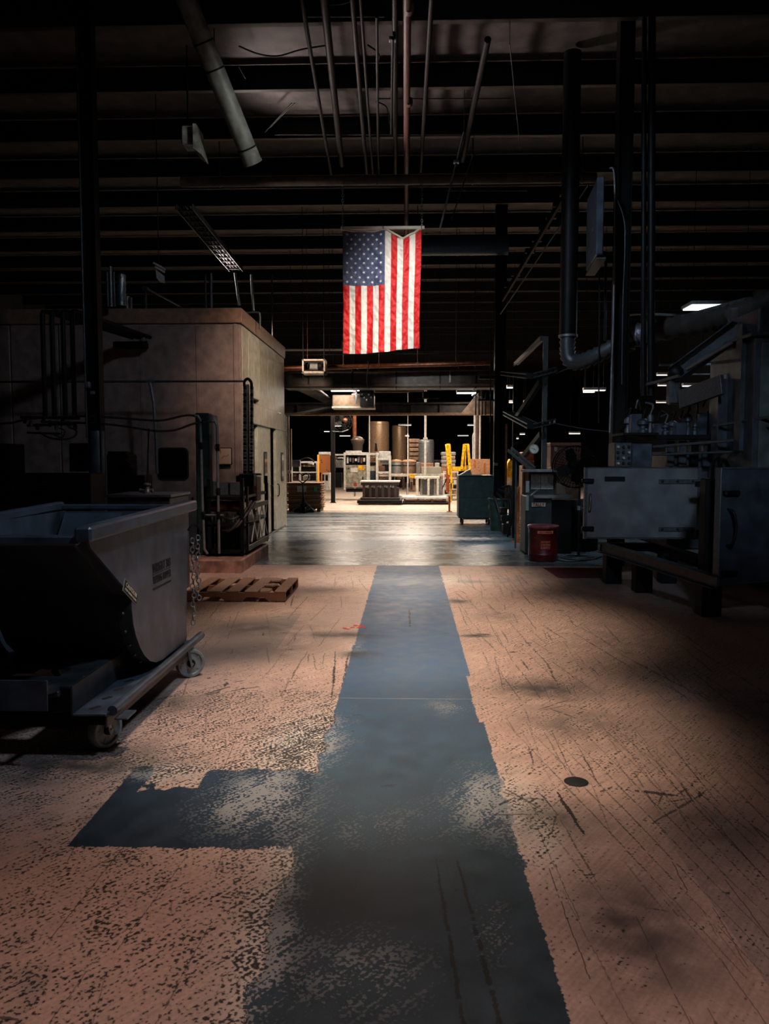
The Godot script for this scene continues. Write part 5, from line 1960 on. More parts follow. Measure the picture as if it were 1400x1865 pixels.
	solo("tall_dark_cabinet", st, M.black, "tall black cabinet at the edge behind the hopper", "cabinet")
	t = thing("control_pedestal", "black control pedestal beside the sleeved column", "control pedestal", Vector3(W(213, 836, 11.6).x, 0, -11.8))
	st = mb()
	a = W(193, 827, 11.6)
	box2(st, Vector3(a.x, 0, -12.0), Vector3(W(233, 827, 11.6).x, a.y, -11.6), 0.02)
	part("body", st, M.black, t)
	st = mb()
	pbox(st, 196, 822, 231, 828, 11.58, 0.3, 0.01)
	part("top", st, M.dark_metal, t)
	st = mb()
	tube(st, smooth([W(225, 840, 11.55), W(236, 850, 11.5), W(242, 862, 11.5), W(240, 874, 11.5)], 5), 0.05, 10)
	part("lever_boot", st, M.black, t)
	st = mb()
	pbox(st, 235, 866, 264, 905, 11.3, 0.35, 0.012)
	solo("junction_cabinet", st, M.dark_metal, "small dark junction box standing by the control pedestal", "box")
	t = thing("work_bench", "grey metal bench box half hidden behind the hopper", "bench", Vector3(W(250, 836, 8.9).x, 0, -9.2))
	st = mb()
	a = W(190, 903, 8.7)
	var b := W(311, 903, 8.7)
	box2(st, Vector3(a.x, a.y - 0.02, -9.5), Vector3(b.x, a.y + 0.015, -8.7), 0.005)
	part("top", st, M.hopper, t)
	st = mb()
	box2(st, Vector3(a.x + 0.02, 0, -9.48), Vector3(b.x - 0.02, a.y - 0.02, -8.72), 0.01)
	part("body", st, M.hopper_dark, t)
	st = mb()
	box2(st, Vector3(b.x - 0.09, 0.02, -8.725), Vector3(b.x - 0.082, a.y - 0.03, -8.715), 0.0)
	part("door_seam", st, M.ink, t)
	st = mb()
	var c0 := Vector3(W(268, 895, 9.0).x, a.y + 0.015, -9.0)
	lathe(st, [[0.0, 0.0], [0.05, 0.0], [0.05, 0.03], [0.03, 0.05], [0.03, 0.09], [0.045, 0.1], [0.04, 0.12], [0.0, 0.13]], 16, up_at(c0))
	cyl(st, c0 + Vector3(-0.09, 0.035, 0), c0 + Vector3(0.07, 0.035, 0), 0.025, 10)
	solo("pipe_fitting", st, M.mesh_grey, "metal pipe fitting standing on the grey bench box", "pipe fitting")
	st = mb()
	cyl(st, c0 + Vector3(0, 0.1, 0), W(271, 780, 9.0), 0.008, 8)
	solo("thin_rod", st, M.dark_metal, "thin upright rod above the pipe fitting", "rod")

# ---------------------------------------------------------------- under the roof
func build_overhead() -> void:
	# white duct that comes down from the roof
	var a := W(460, 296, 12.0)
	var b := a + (W(335, -10, 10.8) - a) * 1.12
	var t := thing("white_duct", "open ended pale round duct slanting down from the roof", "duct", a)
	var st := mb()
	var ax := (b - a).normalized()
	tube(st, [a, b], 0.142, 28, false)
	tube(st, [b, a + ax * 0.001], 0.134, 28, false)
	part("duct", st, M.duct, t)
	for f in [0.0, 0.085, 0.52, 0.66]:
		st = mb()
		var p := a.lerp(b, f)
		tube(st, [p - ax * 0.012, p + ax * 0.012], 0.151, 28)
		part("collar", st, M.dark_metal if f > 0 else M.duct, t)
	st = mb()
	tube(st, [a.lerp(b, 0.52), Vector3(a.lerp(b, 0.52).x, 8.02, a.lerp(b, 0.52).z)], 0.008, 6)
	part("hanger", st, M.dark_metal, t)
	# cross pipe that carries the flag
	var y := W(690, 328, 15.25).y
	t = thing("cross_pipe", "thick dark pipe across the aisle from which the flag hangs", "pipe", Vector3(0, y, -15.25))
	st = mb()
	cyl(st, Vector3(W(330, 330, 15.25).x, y, -15.25), Vector3(W(1085, 327, 15.25).x, y, -15.25), 0.095, 20)
	part("pipe", st, M.brown_beam, t)
	for px in [400, 687, 860, 1060]:
		st = mb()
		var x := W(px, 328, 15.25).x
		cyl(st, Vector3(x, y + 0.09, -15.25), Vector3(x, 8.02, -15.25), 0.010, 8)
		ring(st, Vector3(x, y, -15.25), Vector3.BACK, Vector3.UP, 0.1, 0.012, 18, 6)
		cyl(st, Vector3(x, y + 0.09, -15.25), Vector3(x, y + 0.2, -15.25), 0.026, 8)
		part("hanger", st, M.mesh_grey, t)
	# red pipe along the aisle
	t = thing("red_pipe", "rust red pipe running along under the roof above the flag", "pipe", Vector3(0, 7.4, -10))
	st = mb()
	cyl(st, Vector3(0.02, 7.42, 2.0), Vector3(-0.06, 7.42, -20.5), 0.055, 16)
	part("pipe", st, M.red_pipe, t)
	for z in [-10.4, -13.0]:
		st = mb()
		cyl(st, Vector3(0, 7.42, z + 0.05), Vector3(0, 7.42, z - 0.05), 0.066, 16)
		part("coupling", st, M.red_pipe, t)
	for z in [-3.4, -9.1, -14.8]:
		st = mb()
		tube(st, [Vector3(0, 7.47, z), Vector3(0, 7.62, z)], 0.008, 6)
		part("hanger", st, M.dark_metal, t)
	# conduits along the aisle, from the photograph: pixel ends, radius, height
	var names := ["thin dark conduit under the roof, outermost on the white duct's side", "thick dark conduit under the roof on the white duct's side", "dark conduit under the roof with a bright fitting at its near end", "dark conduit under the roof beside the one with the bright fitting", "thin dark conduit under the roof, midway between duct and red pipe", "short dark conduit under the roof ending in a bright box", "dark conduit under the roof running close beside the red pipe", "dark conduit under the roof just beyond the red pipe", "thick dark conduit under the roof that slants towards the press side", "hair thin bright cable under the roof farthest from the white duct", "thin slanting pipe dropping past the cross pipe on the press side", "thin slanting cable beside the dropping pipe on the press side"]
	var i := 0
	for q in [[546, -20, 603, 318, 0.03, 7.4], [588, -20, 622, 300, 0.055, 7.45], [640, -20, 668, 322, 0.035, 7.38], [655, -20, 679, 322, 0.022, 7.4], [686, 30, 689, 322, 0.022, 7.36], [715, 70, 712, 243, 0.02, 7.4], [719, -20, 720, 322, 0.04, 7.5], [787, -20, 766, 312, 0.035, 7.4], [888, 72, 842, 292, 0.05, 7.45], [928, 80, 947, 272, 0.008, 7.3], [845, 240, 800, 420, 0.02, 6.6], [862, 280, 822, 400, 0.012, 6.9]]:
		st = mb()
		var c := C(q[0], q[1], q[5])
		var e := C(q[2], q[3], q[5] - (0.0 if i < 10 else 0.5))
		if i >= 10:
			c = W(q[0], q[1], 13.6)
			e = W(q[2], q[3], 14.6)
		cyl(st, c, e, q[4], 10)
		if i >= 9:
			cyl(st, c, Vector3(c.x, 8.02, c.z), 0.005, 6)
		var o := solo("conduit", st, M.mesh_grey if i in [9, 10] else M.black, names[i], "conduit", "conduits under the roof")
		if i in [2, 5, 10]:
			st = mb()
			cbox(st, c.lerp(e, 0.02 if i < 10 else 0.3) + Vector3(0, 0.02, 0), Vector3(0.1, 0.05, 0.09))
			part("fitting_box", st, M.galv, o)
		i += 1
	# drooping cables
	i = 0
	for q in [[[435, 84], [470, 98], [506, 102], [550, 90], [600, 82]], [[600, 8], [625, 6], [655, -5]], [[670, 82], [690, 100], [684, 125]], [[685, 185], [704, 196], [709, 225]]]:
		var pts := []
		for p in q:
			pts.append(C(p[0], p[1], 7.5))
		st = mb()
		tube(st, smooth(pts, 8), 0.012, 8)
		solo("loose_cable", st, M.black, ["black cable drooping between purlins by the white duct", "black cable end drooping at the top above the white duct", "short black cable looped near the bright conduit fitting", "curly black cable hanging before the pale lining above the flag"][i], "cable")
		i += 1
	i = 0
	for q in [[483, 240, 531, 188], [492, 232, 536, 188], [434, 120, 447, 143]]:
		st = mb()
		cyl(st, C(q[0], q[1], 7.55), C(q[2], q[3], 7.55), 0.009, 8)
		solo("brace_rod", st, M.dark_metal, ["longer slanting brace rod under the roof past the duct's mouth", "second slanting brace rod under the roof past the duct's mouth", "short brace rod high beside the white duct"][i], "rod")
		i += 1
	# bright thin conduits that follow the purlins
	i = 0
	for q in [[500, 245, 712, 247], [560, 30, 700, 31], [690, 180, 930, 177], [700, 245, 1000, 245], [810, 347, 960, 346], [400, 342, 605, 340]]:
		st = mb()
		cyl(st, C(q[0], q[1], 7.588), C(q[2], q[1], 7.588), 0.013, 8)
		solo("purlin_conduit", st, M.mesh_grey, ["thin grey conduit along the purlin behind the duct's mouth", "thin grey conduit along the nearest purlin", "thin grey conduit along a purlin crossing the red pipe", "thin grey conduit along the purlin on the press side of the red pipe", "thin grey conduit behind the cross pipe on the press side", "thin grey conduit behind the cross pipe on the duct side"][i], "conduit", "purlin conduits")
		i += 1
	# unit heater, cable tray, small lamp and risers on the booth side
	t = thing("duct_elbow", "pale bent duct end hanging high before the white duct", "duct", W(345, 250, 12.0))
	st = mb()
	pbox(st, 329, 228, 356, 262, 12.0, 0.3, 0.02)
	part("box", st, M.duct, t)
	st = mb()
	var p0 := W(354, 230, 12.0)
	prism(st, PackedVector2Array([Vector2(0, 0), Vector2(0.05, 0.0), Vector2(0.13, -0.46), Vector2(0.0, -0.36)]), 0.4, Transform3D(Basis(), p0 + Vector3(0, 0, -0.1)))
	part("spout", st, M.duct, t)
	st = mb()
	cyl(st, W(342, 229, 12.15), Vector3(W(342, 229, 12.15).x, 8.02, -12.15), 0.012, 8)
	part("hanger", st, M.dark_metal, t)
	t = thing("cable_tray", "grey cable tray running along high before the booth", "cable tray", Vector3(-3.45, 5.45, -13))
	var ta := W(335, 376, 12.0)
	var tb := W(430, 491, 15.4)
	for s in [-0.13, 0.13]:
		st = mb()
		beam(st, ta + Vector3(s, 0, 0), tb + Vector3(s, 0, 0), 0.015, 0.09)
		part("side_rail", st, M.hopper_dark, t)
	for k in 14:
		st = mb()
		cbox(st, ta.lerp(tb, (k + 0.5) / 14.0) - Vector3(0, 0.02, 0), Vector3(0.27, 0.015, 0.03), 0.002)
		part("rung", st, M.black, t)
	st = mb()
	for s in [-0.07, -0.02, 0.05]:
		cyl(st, ta + Vector3(s, 0.01, 0), tb + Vector3(s, 0.01, 0), 0.02, 8)
	part("cable", st, M.black, t)
	t = thing("bracket_lamp", "small pale bracket fitting high above the booth", "fitting", W(290, 492, 13.0))
	st = mb()
	cbox(st, W(290, 485, 13.0), Vector3(0.20, 0.035, 0.12), 0.006, Basis(Vector3.BACK, -0.5))
	cbox(st, W(291, 491, 13.0), Vector3(0.16, 0.03, 0.10), 0.006, Basis(Vector3.BACK, -0.5))
	part("bracket", st, M.white_metal, t)
	st = mb()
	prism(st, PackedVector2Array([Vector2(-0.06, 0.08), Vector2(0.07, -0.02), Vector2(0.07, -0.14), Vector2(0.0, -0.12), Vector2(-0.05, -0.06)]), 0.06, Transform3D(Basis(), W(291, 500, 13.0)))
	part("body", st, M.white_metal, t)
	st = mb()
	cyl(st, W(289, 478, 13.0), Vector3(W(289, 478, 13.0).x, 8.02, -13.0), 0.008, 6)
	part("hanger", st, M.dark_metal, t)
	i = 0
	for q in [[195, 495, 580, 0.02, 0], [201, 485, 590, 0.025, 0], [207, 495, 592, 0.018, 0], [374, 500, 566, 0.016, 1], [384, 498, 566, 0.022, 1], [495, 500, 640, 0.02, 2]]:
		st = mb()
		var rd: float = [13.2, 14.2, 18.6][q[4]]
		var rt := W(q[0], q[1], rd)
		cyl(st, rt, Vector3(rt.x, 0.0 if rd > 18.0 else 4.2, -rd), q[3], 10)
		solo("riser_pipe", st, M.galv if i in [1, 4] else M.mesh_grey, ["thin bright riser above the booth nearest the dark column", "thick bright riser above the booth beside the foil duct", "short bright riser above the booth against the foil duct", "thin riser standing on the booth roof", "thick riser standing on the booth roof", "dark riser behind the booth's far corner"][i], "pipe", "risers over the booth")
		i += 1
	i = 0
	for q in [[[428, 497], [431, 520], [436, 556]], [[458, 500], [459, 530], [462, 566]]]:
		st = mb()
		tube(st, [W(q[0][0], q[0][1], 15.0), W(q[1][0], q[1][1], 15.0), W(q[2][0], q[2][1], 15.0)], 0.025, 10)
		solo("bent_pipe", st, M.galv, ["bright bent pipe hanging over the booth roof below the cable tray", "bright bent pipe hanging over the booth roof next to the far corner"][i], "pipe", "bent pipes over the booth roof")
		i += 1
	st = mb()
	tube(st, smooth([W(448, 570, 14.6), W(468, 569, 14.6), W(473, 574, 14.6), W(473, 600, 14.6)], 6), 0.02, 8)
	solo("roof_pipe", st, M.mesh_grey, "bent pipe over the edge of the booth roof", "pipe")
	st = mb()
	cyl(st, W(262, 524, 13.8), W(330, 560, 15.4), 0.03, 10)
	cbox(st, W(265, 526, 13.8), Vector3(0.1, 0.06, 0.1))
	cyl(st, W(265, 526, 13.8), Vector3(W(265, 526, 13.8).x, 4.2, -13.8), 0.02, 8)
	solo("slanting_pipe", st, M.mesh_grey, "slanting pipe on top of the booth below the bracket fitting", "pipe")
	st = mb()
	var fp := []
	var fr := []
	for k in 12:
		fp.append(W(221, 500 + 5.2 * k, 13.9))
		fr.append(0.075 + 0.012 * (k % 2))
	tube(st, fp, fr, 14)
	solo("foil_duct", st, M.foil, "crinkled foil duct standing above the booth", "duct")
	st = mb()
	cyl(st, W(231, 540, 14.2), W(232, 568, 14.2), 0.05, 12)
	cyl(st, W(237, 542, 14.2), W(237, 566, 14.2), 0.035, 12)
	solo("foil_pipe", st, M.foil, "pair of short bright pipe stubs beside the foil duct", "pipes")
	# round blue duct across behind the flag
	t = thing("spiral_duct", "round blue grey spiral duct across behind the flag", "duct", W(840, 448, 19.5))
	st = mb()
	var dl := W(690, 449, 19.5)
	var dr := W(925, 447, 19.5)
	cyl(st, dl, dr, 0.23, 28)
	part("duct", st, M.blue_duct, t)
	for k in 9:
		st = mb()
		var c := dl.lerp(dr, (k + 0.5) / 9.0)
		tube(st, [c - Vector3(0.012, 0, 0), c + Vector3(0.012, 0, 0)], 0.24, 28)
		part("seam", st, M.blue_duct, t)
	st = mb()
	for px in [760, 880]:
		var c := W(px, 440, 19.5)
		cyl(st, c, Vector3(c.x, 8.02, c.z), 0.008, 6)
	part("hanger", st, M.dark_metal, t)
	# right-hand column, cabinet on it, and its wires
	var cx := W(1124, 836, 11.6).x
	t = thing("steel_column", "black steel column with a bright conduit behind the press", "column", Vector3(cx, 0, -11.6))
	st = mb()
	ibeam(st, Vector3(cx, 0, -11.6), Vector3(cx, 7.95, -11.6), 0.2, 0.2, PI / 2)
	part("column", st, M.black, t)
	st = mb()
	tube(st, smooth([W(1110, 306, 11.5), W(1118, 316, 11.48), W(1119, 400, 11.46), W(1117, 560, 11.46), W(1113, 700, 11.46), W(1110, 788, 11.46)], 6), 0.014, 8)
	part("bright_conduit", st, M.galv, t)
	st = mb()
	tube(st, smooth([W(1118, 350, 11.4), W(1135, 395, 11.4), W(1138, 440, 11.4), W(1134, 560, 11.42), W(1132, 700, 11.42)], 6), 0.009, 8)
	part("wire", st, M.mesh_grey, t)
	t = thing("wall_panel_box", "flat grey panel box fixed high on the dark column's side", "panel box", W(1083, 430, 11.3))
	st = mb()
	var q1 := W(1071, 480, 11.0)
	var q2 := W(1094, 348, 11.9)
	cbox(st, (q1 + q2) / 2, Vector3(0.10, 1.06, 0.95), 0.015, Basis(Vector3.UP, -0.08))
	part("body", st, M.hopper, t)
	st = mb()
	cbox(st, (q1 + q2) / 2 + Vector3(-0.055, -0.08, 0.1), Vector3(0.02, 0.05, 0.05), 0.005)
	part("handle", st, M.galv, t)
	st = mb()
	cbox(st, (q1 + q2) / 2 + Vector3(0.02, -0.58, 0.0), Vector3(0.14, 0.03, 0.97), 0.006, Basis(Vector3.UP, -0.08))
	part("lower_rail", st, M.mesh_grey, t)
	i = 0
	for q in [[1092, 340, 770, 0.01, 11.9], [1103, 470, 620, 0.02, 12.2], [1173, 30, 720, 0.035, 11.0], [1187, 30, 720, 0.05, 11.0]]:
		st = mb()
		cyl(st, W(q[0], q[1], q[4]), W(q[0] - 2, q[2], q[4]), q[3], 10)
		solo("upright_pipe", st, M.dark_metal, ["thin upright pipe close before the panel box", "short upright pipe between panel box and column", "dark upright pipe above the press nearer the column", "thick dark upright pipe above the press"][i], "pipe", "upright pipes above the press")
		i += 1
	# stay cable and the truss it braces
	st = mb()
	cyl(st, W(1071, 337, 12.5), W(911, 572, 17.0), 0.012, 8)
	solo("stay_cable", st, M.mesh_grey, "long taut cable slanting down behind the panel box", "cable")
	t = thing("roof_truss", "dark stepped bracket row along the roof behind the stay cable", "brackets", W(980, 470, 15))
	for k in 9:
		st = mb()
		var c := W(1030 - 13.0 * k, 352 + 21.0 * k, 13.5 + 0.55 * k)
		cbox(st, c, Vector3(0.2, 0.09, 0.12), 0.01)
		part("bracket", st, M.dark_metal, t)
	st = mb()
	beam(st, W(1036, 340, 13.4), W(915, 545, 18.3), 0.05, 0.12)
	part("runner", st, M.black, t)
	# upright round duct that bends into a long flexible one
	t = thing("extraction_duct", "upright round duct bending into a long crinkled hose over the press", "duct", W(1035, 600, 12.4))
	st = mb()
	cyl(st, Vector3(W(1034, 612, 12.4).x, 7.85, -12.4), W(1034, 612, 12.4), 0.135, 26)
	part("upright_duct", st, M.dark_metal, t)
	st = mb()
	var pc := W(1034, 612, 12.4)
	tube(st, [pc + Vector3(0, 0.015, 0), pc - Vector3(0, 0.02, 0)], 0.15, 26)
	part("collar", st, M.galv, t)
	var path := smooth([W(1034, 612, 12.4), W(1033, 636, 12.4), W(1037, 655, 12.38), W(1052, 660, 12.3), W(1080, 650, 12.1), W(1112, 634, 11.95), W(1150, 617, 11.8), W(1165, 610, 11.75)], 8)
	var rad := []
	for k in path.size():
		rad.append(0.118 + 0.014 * ((k * 5) % 3 - 1))
	st = mb()
	tube(st, path, rad, 20)
	part("flexible_hose", st, M.mesh_grey, t)
	path = smooth([W(1142, 620, 11.85), W(1160, 611, 11.8), W(1180, 604, 11.7)], 6)
	rad = []
	for k in path.size():
		rad.append(0.16 + 0.02 * ((k * 7) % 3 - 1))
	st = mb()
	tube(st, path, rad, 18)
	part("foil_joint", st, M.foil, t)
	path = smooth([W(1178, 606, 11.7), W(1250, 592, 11.0), W(1310, 580, 10.5), W(1352, 570, 10.1), W(1420, 545, 9.6)], 12)
	rad = []
	for k in path.size():
		rad.append(0.152 + 0.012 * ((k * 5) % 4 - 1.5))
	st = mb()
	tube(st, path, rad, 22)
	part("long_hose", st, M.dark_duct, t)
	st = mb()
	beam(st, W(1190, 592, 11.5), W(1362, 545, 10.0), 0.06, 0.05)
	part("support_rail", st, M.mesh_grey, t)
	st = mb()
	lathe(st, [[0.06, -0.12], [0.16, 0.1], [0.16, 0.14], [0.0, 0.14], [0.0, -0.12]], 18, up_at(W(1343, 584, 10.1)))
	part("outlet_funnel", st, M.mesh_grey, t)
	st = mb()
	tube(st, smooth([W(1142, 578, 12.6), W(1150, 573, 12.5), W(1180, 572, 12.2), W(1262, 575, 11.6)], 6), 0.018, 8)
	var rp := solo("thin_pipe", st, M.galv, "thin bright pipe over the crinkled hose below the panel light", "pipe")
	st = mb()
	cbox(st, W(1266, 573, 11.6), Vector3(0.13, 0.07, 0.08), 0.012)
	part("valve_box", st, M.galv, rp)
	# tower of cable trays
	cable_tower()

func cable_tower() -> void:
	var d := 13.8
	var t := thing("cable_tower", "grey steel tower carrying two cable trays beside the aisle", "tower", Vector3(W(990, 836, d).x, 0, -d))
	var st := mb()
	var x := W(990, 836, d).x
	box2(st, Vector3(x - 0.04, 0, -d - 0.04), Vector3(x + 0.045, W(990, 613, d).y, -d + 0.04), 0.006)
	part("post", st, M.mesh_grey, t)
	st = mb()
	var a := W(987, 616, d)
	var b := W(938, 664, d + 3.0)
	beam(st, a, b, 0.07, 0.09)
	part("top_rail", st, M.mesh_grey, t)
	st = mb()
	box2(st, Vector3(b.x - 0.04, 0, b.z - 0.04), Vector3(b.x + 0.04, b.y + 0.02, b.z + 0.04), 0.006)
	part("post", st, M.dark_metal, t)
	for q in [[921, 683, 969, 689, 1012, 677], [925, 756, 971, 780, 1010, 771]]:
		for seg in [[W(q[0], q[1], d + 2.6), W(q[2], q[3], d - 0.25)], [W(q[2], q[3], d - 0.25), W(q[4], q[5], d - 0.1)]]:
			for s in [-0.10, 0.10]:
				for u in [0.0, 0.07]:
					st = mb()
					var off := Vector3(s, u, 0) if seg[0].z < -d - 1 else Vector3(0, u, s)
					beam(st, seg[0] + off, seg[1] + off, 0.02, 0.02, 0.003)
					part("tray_rail", st, M.mesh_grey, t)
			var n := 14 if seg[0].z < -d - 1 else 5
			for k in n + 1:
				st = mb()
				var c: Vector3 = seg[0].lerp(seg[1], float(k) / n)
				cbox(st, c + Vector3(0, 0.035, 0), Vector3(0.22, 0.09, 0.012) if n > 6 else Vector3(0.012, 0.09, 0.22), 0.002)
				part("tray_rung", st, M.dark_metal, t)
	for q in [[985, 694, 940, 762], [986, 790, 948, 838]]:
		st = mb()
		beam(st, W(q[0], q[1], d + 0.05), W(q[2], q[3], d + 1.6), 0.08, 0.10)
		part("brace", st, M.dark_metal, t)
	st = mb()
	tube(st, smooth([W(1012, 680, d - 0.1), W(1018, 678, d - 0.1), W(1032, 672, d - 0.2), W(1050, 669, d - 0.4), W(1068, 667, d - 0.6)], 5), 0.012, 6)
	part("cable", st, M.mesh_grey, t)
	st = mb()
	tube(st, smooth([W(1010, 771, d - 0.1), W(1035, 776, d - 0.3), W(1070, 782, d - 0.6), W(1110, 786, d - 1.0)], 5), 0.010, 6)
	part("cable", st, M.mesh_grey, t)
	# tall slim columns by the passage
	var cx := W(910, 836, 19.6).x
	t = thing("steel_column", "black steel column behind the dark green cabinet", "column", Vector3(cx, 0, -19.8))
	st = mb()
	ibeam(st, Vector3(cx, 0, -19.8), Vector3(cx, 7.95, -19.8), 0.24, 0.26, PI / 2)
	part("column", st, M.black, t)
	st = mb()
	tube(st, [W(893, 600, 19.62), W(893, 880, 19.62)], 0.016, 8)
	part("conduit", st, M.dark_metal, t)
	st = mb()
	pbox(st, 899, 843, 906, 848, 19.6, 0.06)
	part("switch", st, M.grey, t)
	st = mb()
	var bp := W(917, 772, 22.0)
	box2(st, Vector3(bp.x, 0, -22.15), Vector3(W(924, 772, 22.0).x, bp.y, -22.0))
	solo("brown_post", st, M.rust, "slim brown post behind the black column at the passage", "post")

# ---------------------------------------------------------------- cross beams between aisle and hall
func build_cross_beams() -> void:
	var t := thing("cross_duct", "dark box duct across the passage under the rusty pipe", "duct", Vector3(0, W(700, 690, 20.5).y, -20.8))
	var st := mb()
	pbox(st, 517, 677, 905, 706, 20.5, 0.7, 0.02)
	part("duct", st, M.dark_duct, t)
	for px in [560, 640, 720, 800, 865]:
		st = mb()
		pbox(st, px, 676, px + 2.5, 707, 20.48, 0.74, 0.004)
		part("flange", st, M.dark_metal, t)
	st = mb()
	pbox(st, 517, 700, 905, 703, 20.47, 0.05, 0.004)
	part("lower_edge", st, M.brown_beam, t)
	t = thing("rusty_pipe", "long rusty pipe across the passage below the flag", "pipe", W(700, 668, 19.9))
	st = mb()
	cyl(st, W(515, 671, 19.9), W(893, 661, 19.9), 0.06, 14)
	part("pipe", st, M.copper, t)
	for px in [560, 625, 690, 760, 830]:
		st = mb()
		var c := W(px, 671 - (px - 515) * 10.0 / 378.0, 19.9)
		cyl(st, c - Vector3(0.03, 0, 0), c + Vector3(0.03, 0, 0), 0.072, 14)
		cyl(st, c, Vector3(c.x, 8.02, c.z), 0.008, 6)
		part("hanger_ring", st, M.rust, t)
	st = mb()
	pbox(st, 515, 672.5, 640, 676, 20.2, 0.06, 0.004)
	pbox(st, 688, 673, 890, 675.5, 20.2, 0.06, 0.004)
	solo("copper_rail", st, M.rust, "thin rust coloured rail just below the rusty pipe", "rail")
	st = mb()
	cyl(st, W(515, 647, 20.3), W(900, 643, 20.3), 0.018, 8)
	for px in [600, 800]:
		var lp := W(px, 646 - (px - 600) * 0.01, 20.3)
		cyl(st, lp, Vector3(lp.x, 8.02, lp.z), 0.006, 6)
	solo("level_pipe", st, M.dark_metal, "thin dark level pipe above the rusty pipe", "pipe")
	st = mb()
	pbox(st, 500, 620, 622, 636, 23.5, 0.4, 0.02)
	for px in [530, 600]:
		var pd := W(px, 622, 23.7)
		cyl(st, pd, Vector3(pd.x, 8.02, pd.z), 0.01, 6)
	solo("pale_duct", st, M.dark_duct, "grey square duct behind the foot of the flag", "duct")
	# main beam with its flanges
	t = thing("main_beam", "deep brown steel beam across the entrance of the hall", "beam", W(700, 745, 22.5))
	st = mb()
	pbox(st, 514, 735, 900, 753, 22.5, 0.06, 0.006)
	part("web", st, M.brown_beam, t)
	st = mb()
	pbox(st, 514, 752, 900, 755.5, 22.38, 0.3, 0.006)
	part("lower_flange", st, M.card, t)
	st = mb()
	pbox(st, 514, 733, 900, 735.5, 22.38, 0.3, 0.006)
	part("upper_flange", st, M.brown_beam, t)
	for px in range(540, 900, 52):
		st = mb()
		pbox(st, px, 735, px + 2, 753, 22.42, 0.08, 0.003)
		part("stiffener", st, M.brown_beam, t)
	st = mb()
	beam(st, W(520, 757, 21.8), W(622, 737, 22.3), 0.08, 0.06)
	solo("slanting_beam", st, M.brown_beam, "slanting brown bar before the main beam near the booth", "bar")
	st = mb()
	beam(st, W(535, 700, 20.9), W(600, 731, 22.4), 0.5, 0.04)
	solo("sloping_plate", st, M.dark_duct, "dark sloping plate between the box duct and the main beam", "plate")
	st = mb()
	beam(st, W(572, 703, 20.6), W(596, 722, 22.0), 0.05, 0.05)
	solo("angle_brace", st, M.galv, "short pale angle brace below the box duct", "brace")
	# brown hood with lamps over it
	t = thing("heater_hood", "brown box hood under a strip light before the main beam", "hood", W(644, 728, 21.6))
	st = mb()
	pbox(st, 605, 719, 681, 742, 21.6, 0.6, 0.015)
	part("hood", st, mat(Color(0.56, 0.45, 0.36), 0.45, 0.1, steel_tex, 0.6), t)
	st = mb()
	pbox(st, 604, 740, 682, 743.5, 21.55, 0.66, 0.006)
	part("lip", st, M.cream, t)
	st = mb()
	pbox(st, 655, 709, 681, 740, 21.5, 0.1, 0.012)
	part("dark_side", st, M.dark_duct, t)
	for k in 5:
		st = mb()
		lathe(st, [[0.0, 0.02], [0.03, 0.01], [0.04, 0.0]], 10, Transform3D(Basis(Vector3.RIGHT, Vector3.BACK, Vector3.DOWN), W(660 + 4.2 * k, 719 + 5.0 * (k % 3), 21.5)))
		part("rivet", st, M.galv, t)
	st = mb()
	pbox(st, 647, 705, 650, 735, 21.4, 0.05, 0.004)
	pbox(st, 640, 717, 655, 719, 21.4, 0.05, 0.004)
	part("switch_arm", st, M.galv, t)
	var white := Color(1.0, 0.97, 0.92)
	strip_light(W(625, 712, 21.32), 0.7, 0.14, 2.0, white, "strip light just above the brown hood", "", 4.0)
	strip_light(W(646, 711, 22.4), 0.26, 0.14, 0.4, white, "short strip light at the end of the brown hood", "", 6.0)
	strip_light(W(849, 716, 21.6), 0.55, 0.16, 1.5, white, "strip light before the sloping brown panel by the black column", "", 6.0)
	strip_light(W(871, 715, 23.5), 0.22, 0.14, 0.3, white, "tiny strip light right against the black column's pipes", "", 6.0)
	strip_light(W(862, 705, 24.5), 0.3, 0.14, 0.2, white, "thin strip light above the sloping brown panel", "", 3.0)
	strip_light(W(868, 697, 26.0), 0.16, 0.14, 0.2, white, "topmost small strip light beside the black column's pipes", "", 5.0)
	st = mb()
	prism(st, PackedVector2Array([Vector2(0, 0), Vector2(0.93, 0), Vector2(0.93, 0.36), Vector2(0.44, 0.52)]), 0.3, Transform3D(Basis(), W(837, 755, 22.2)))
	solo("sloping_board", st, M.brown_box, "sloping brown panel under the beam beside the black column", "panel")
	st = mb()
	for px in [866, 872, 878, 884]:
		tube(st, [W(px, 690 + (px - 866), 21.8), W(px, 756, 21.8)], 0.02, 8)
	tube(st, smooth([W(882, 690, 21.6), W(875, 700, 21.6), W(870, 712, 21.6), W(860, 722, 21.6)], 5), 0.04, 8)
	solo("pipe_cluster", st, M.dark_metal, "cluster of dark pipes on the beam beside the black column", "pipes")
	st = mb()
	pbox(st, 872, 684, 905, 690, 19.75, 0.1)
	pbox(st, 870, 727, 905, 730, 19.78, 0.08)
	solo("pipe_bracket", st, M.dark_metal, "dark bracket arms reaching from the black column", "bracket")
	st = mb()
	pbox(st, 870, 700, 880, 722, 21.9, 0.12, 0.01)
	solo("junction_plate", st, M.brown_box, "brown junction plate among the pipes by the black column", "plate")
	# framed fan heater hung from the roof
	t = thing("framed_blower", "pale square frame holding a small machine hung below the flag", "frame", W(571, 667, 19.2))
	for q in [[550, 654, 592, 657], [550, 676, 592, 680], [550, 654, 553, 680], [589, 654, 592, 680]]:
		st = mb()
		pbox(st, q[0], q[1], q[2], q[3], 19.2, 0.45, 0.004)
		part("frame_bar", st, M.cream, t)
	st = mb()
	pbox(st, 562, 661, 580, 673, 19.35, 0.2, 0.03)
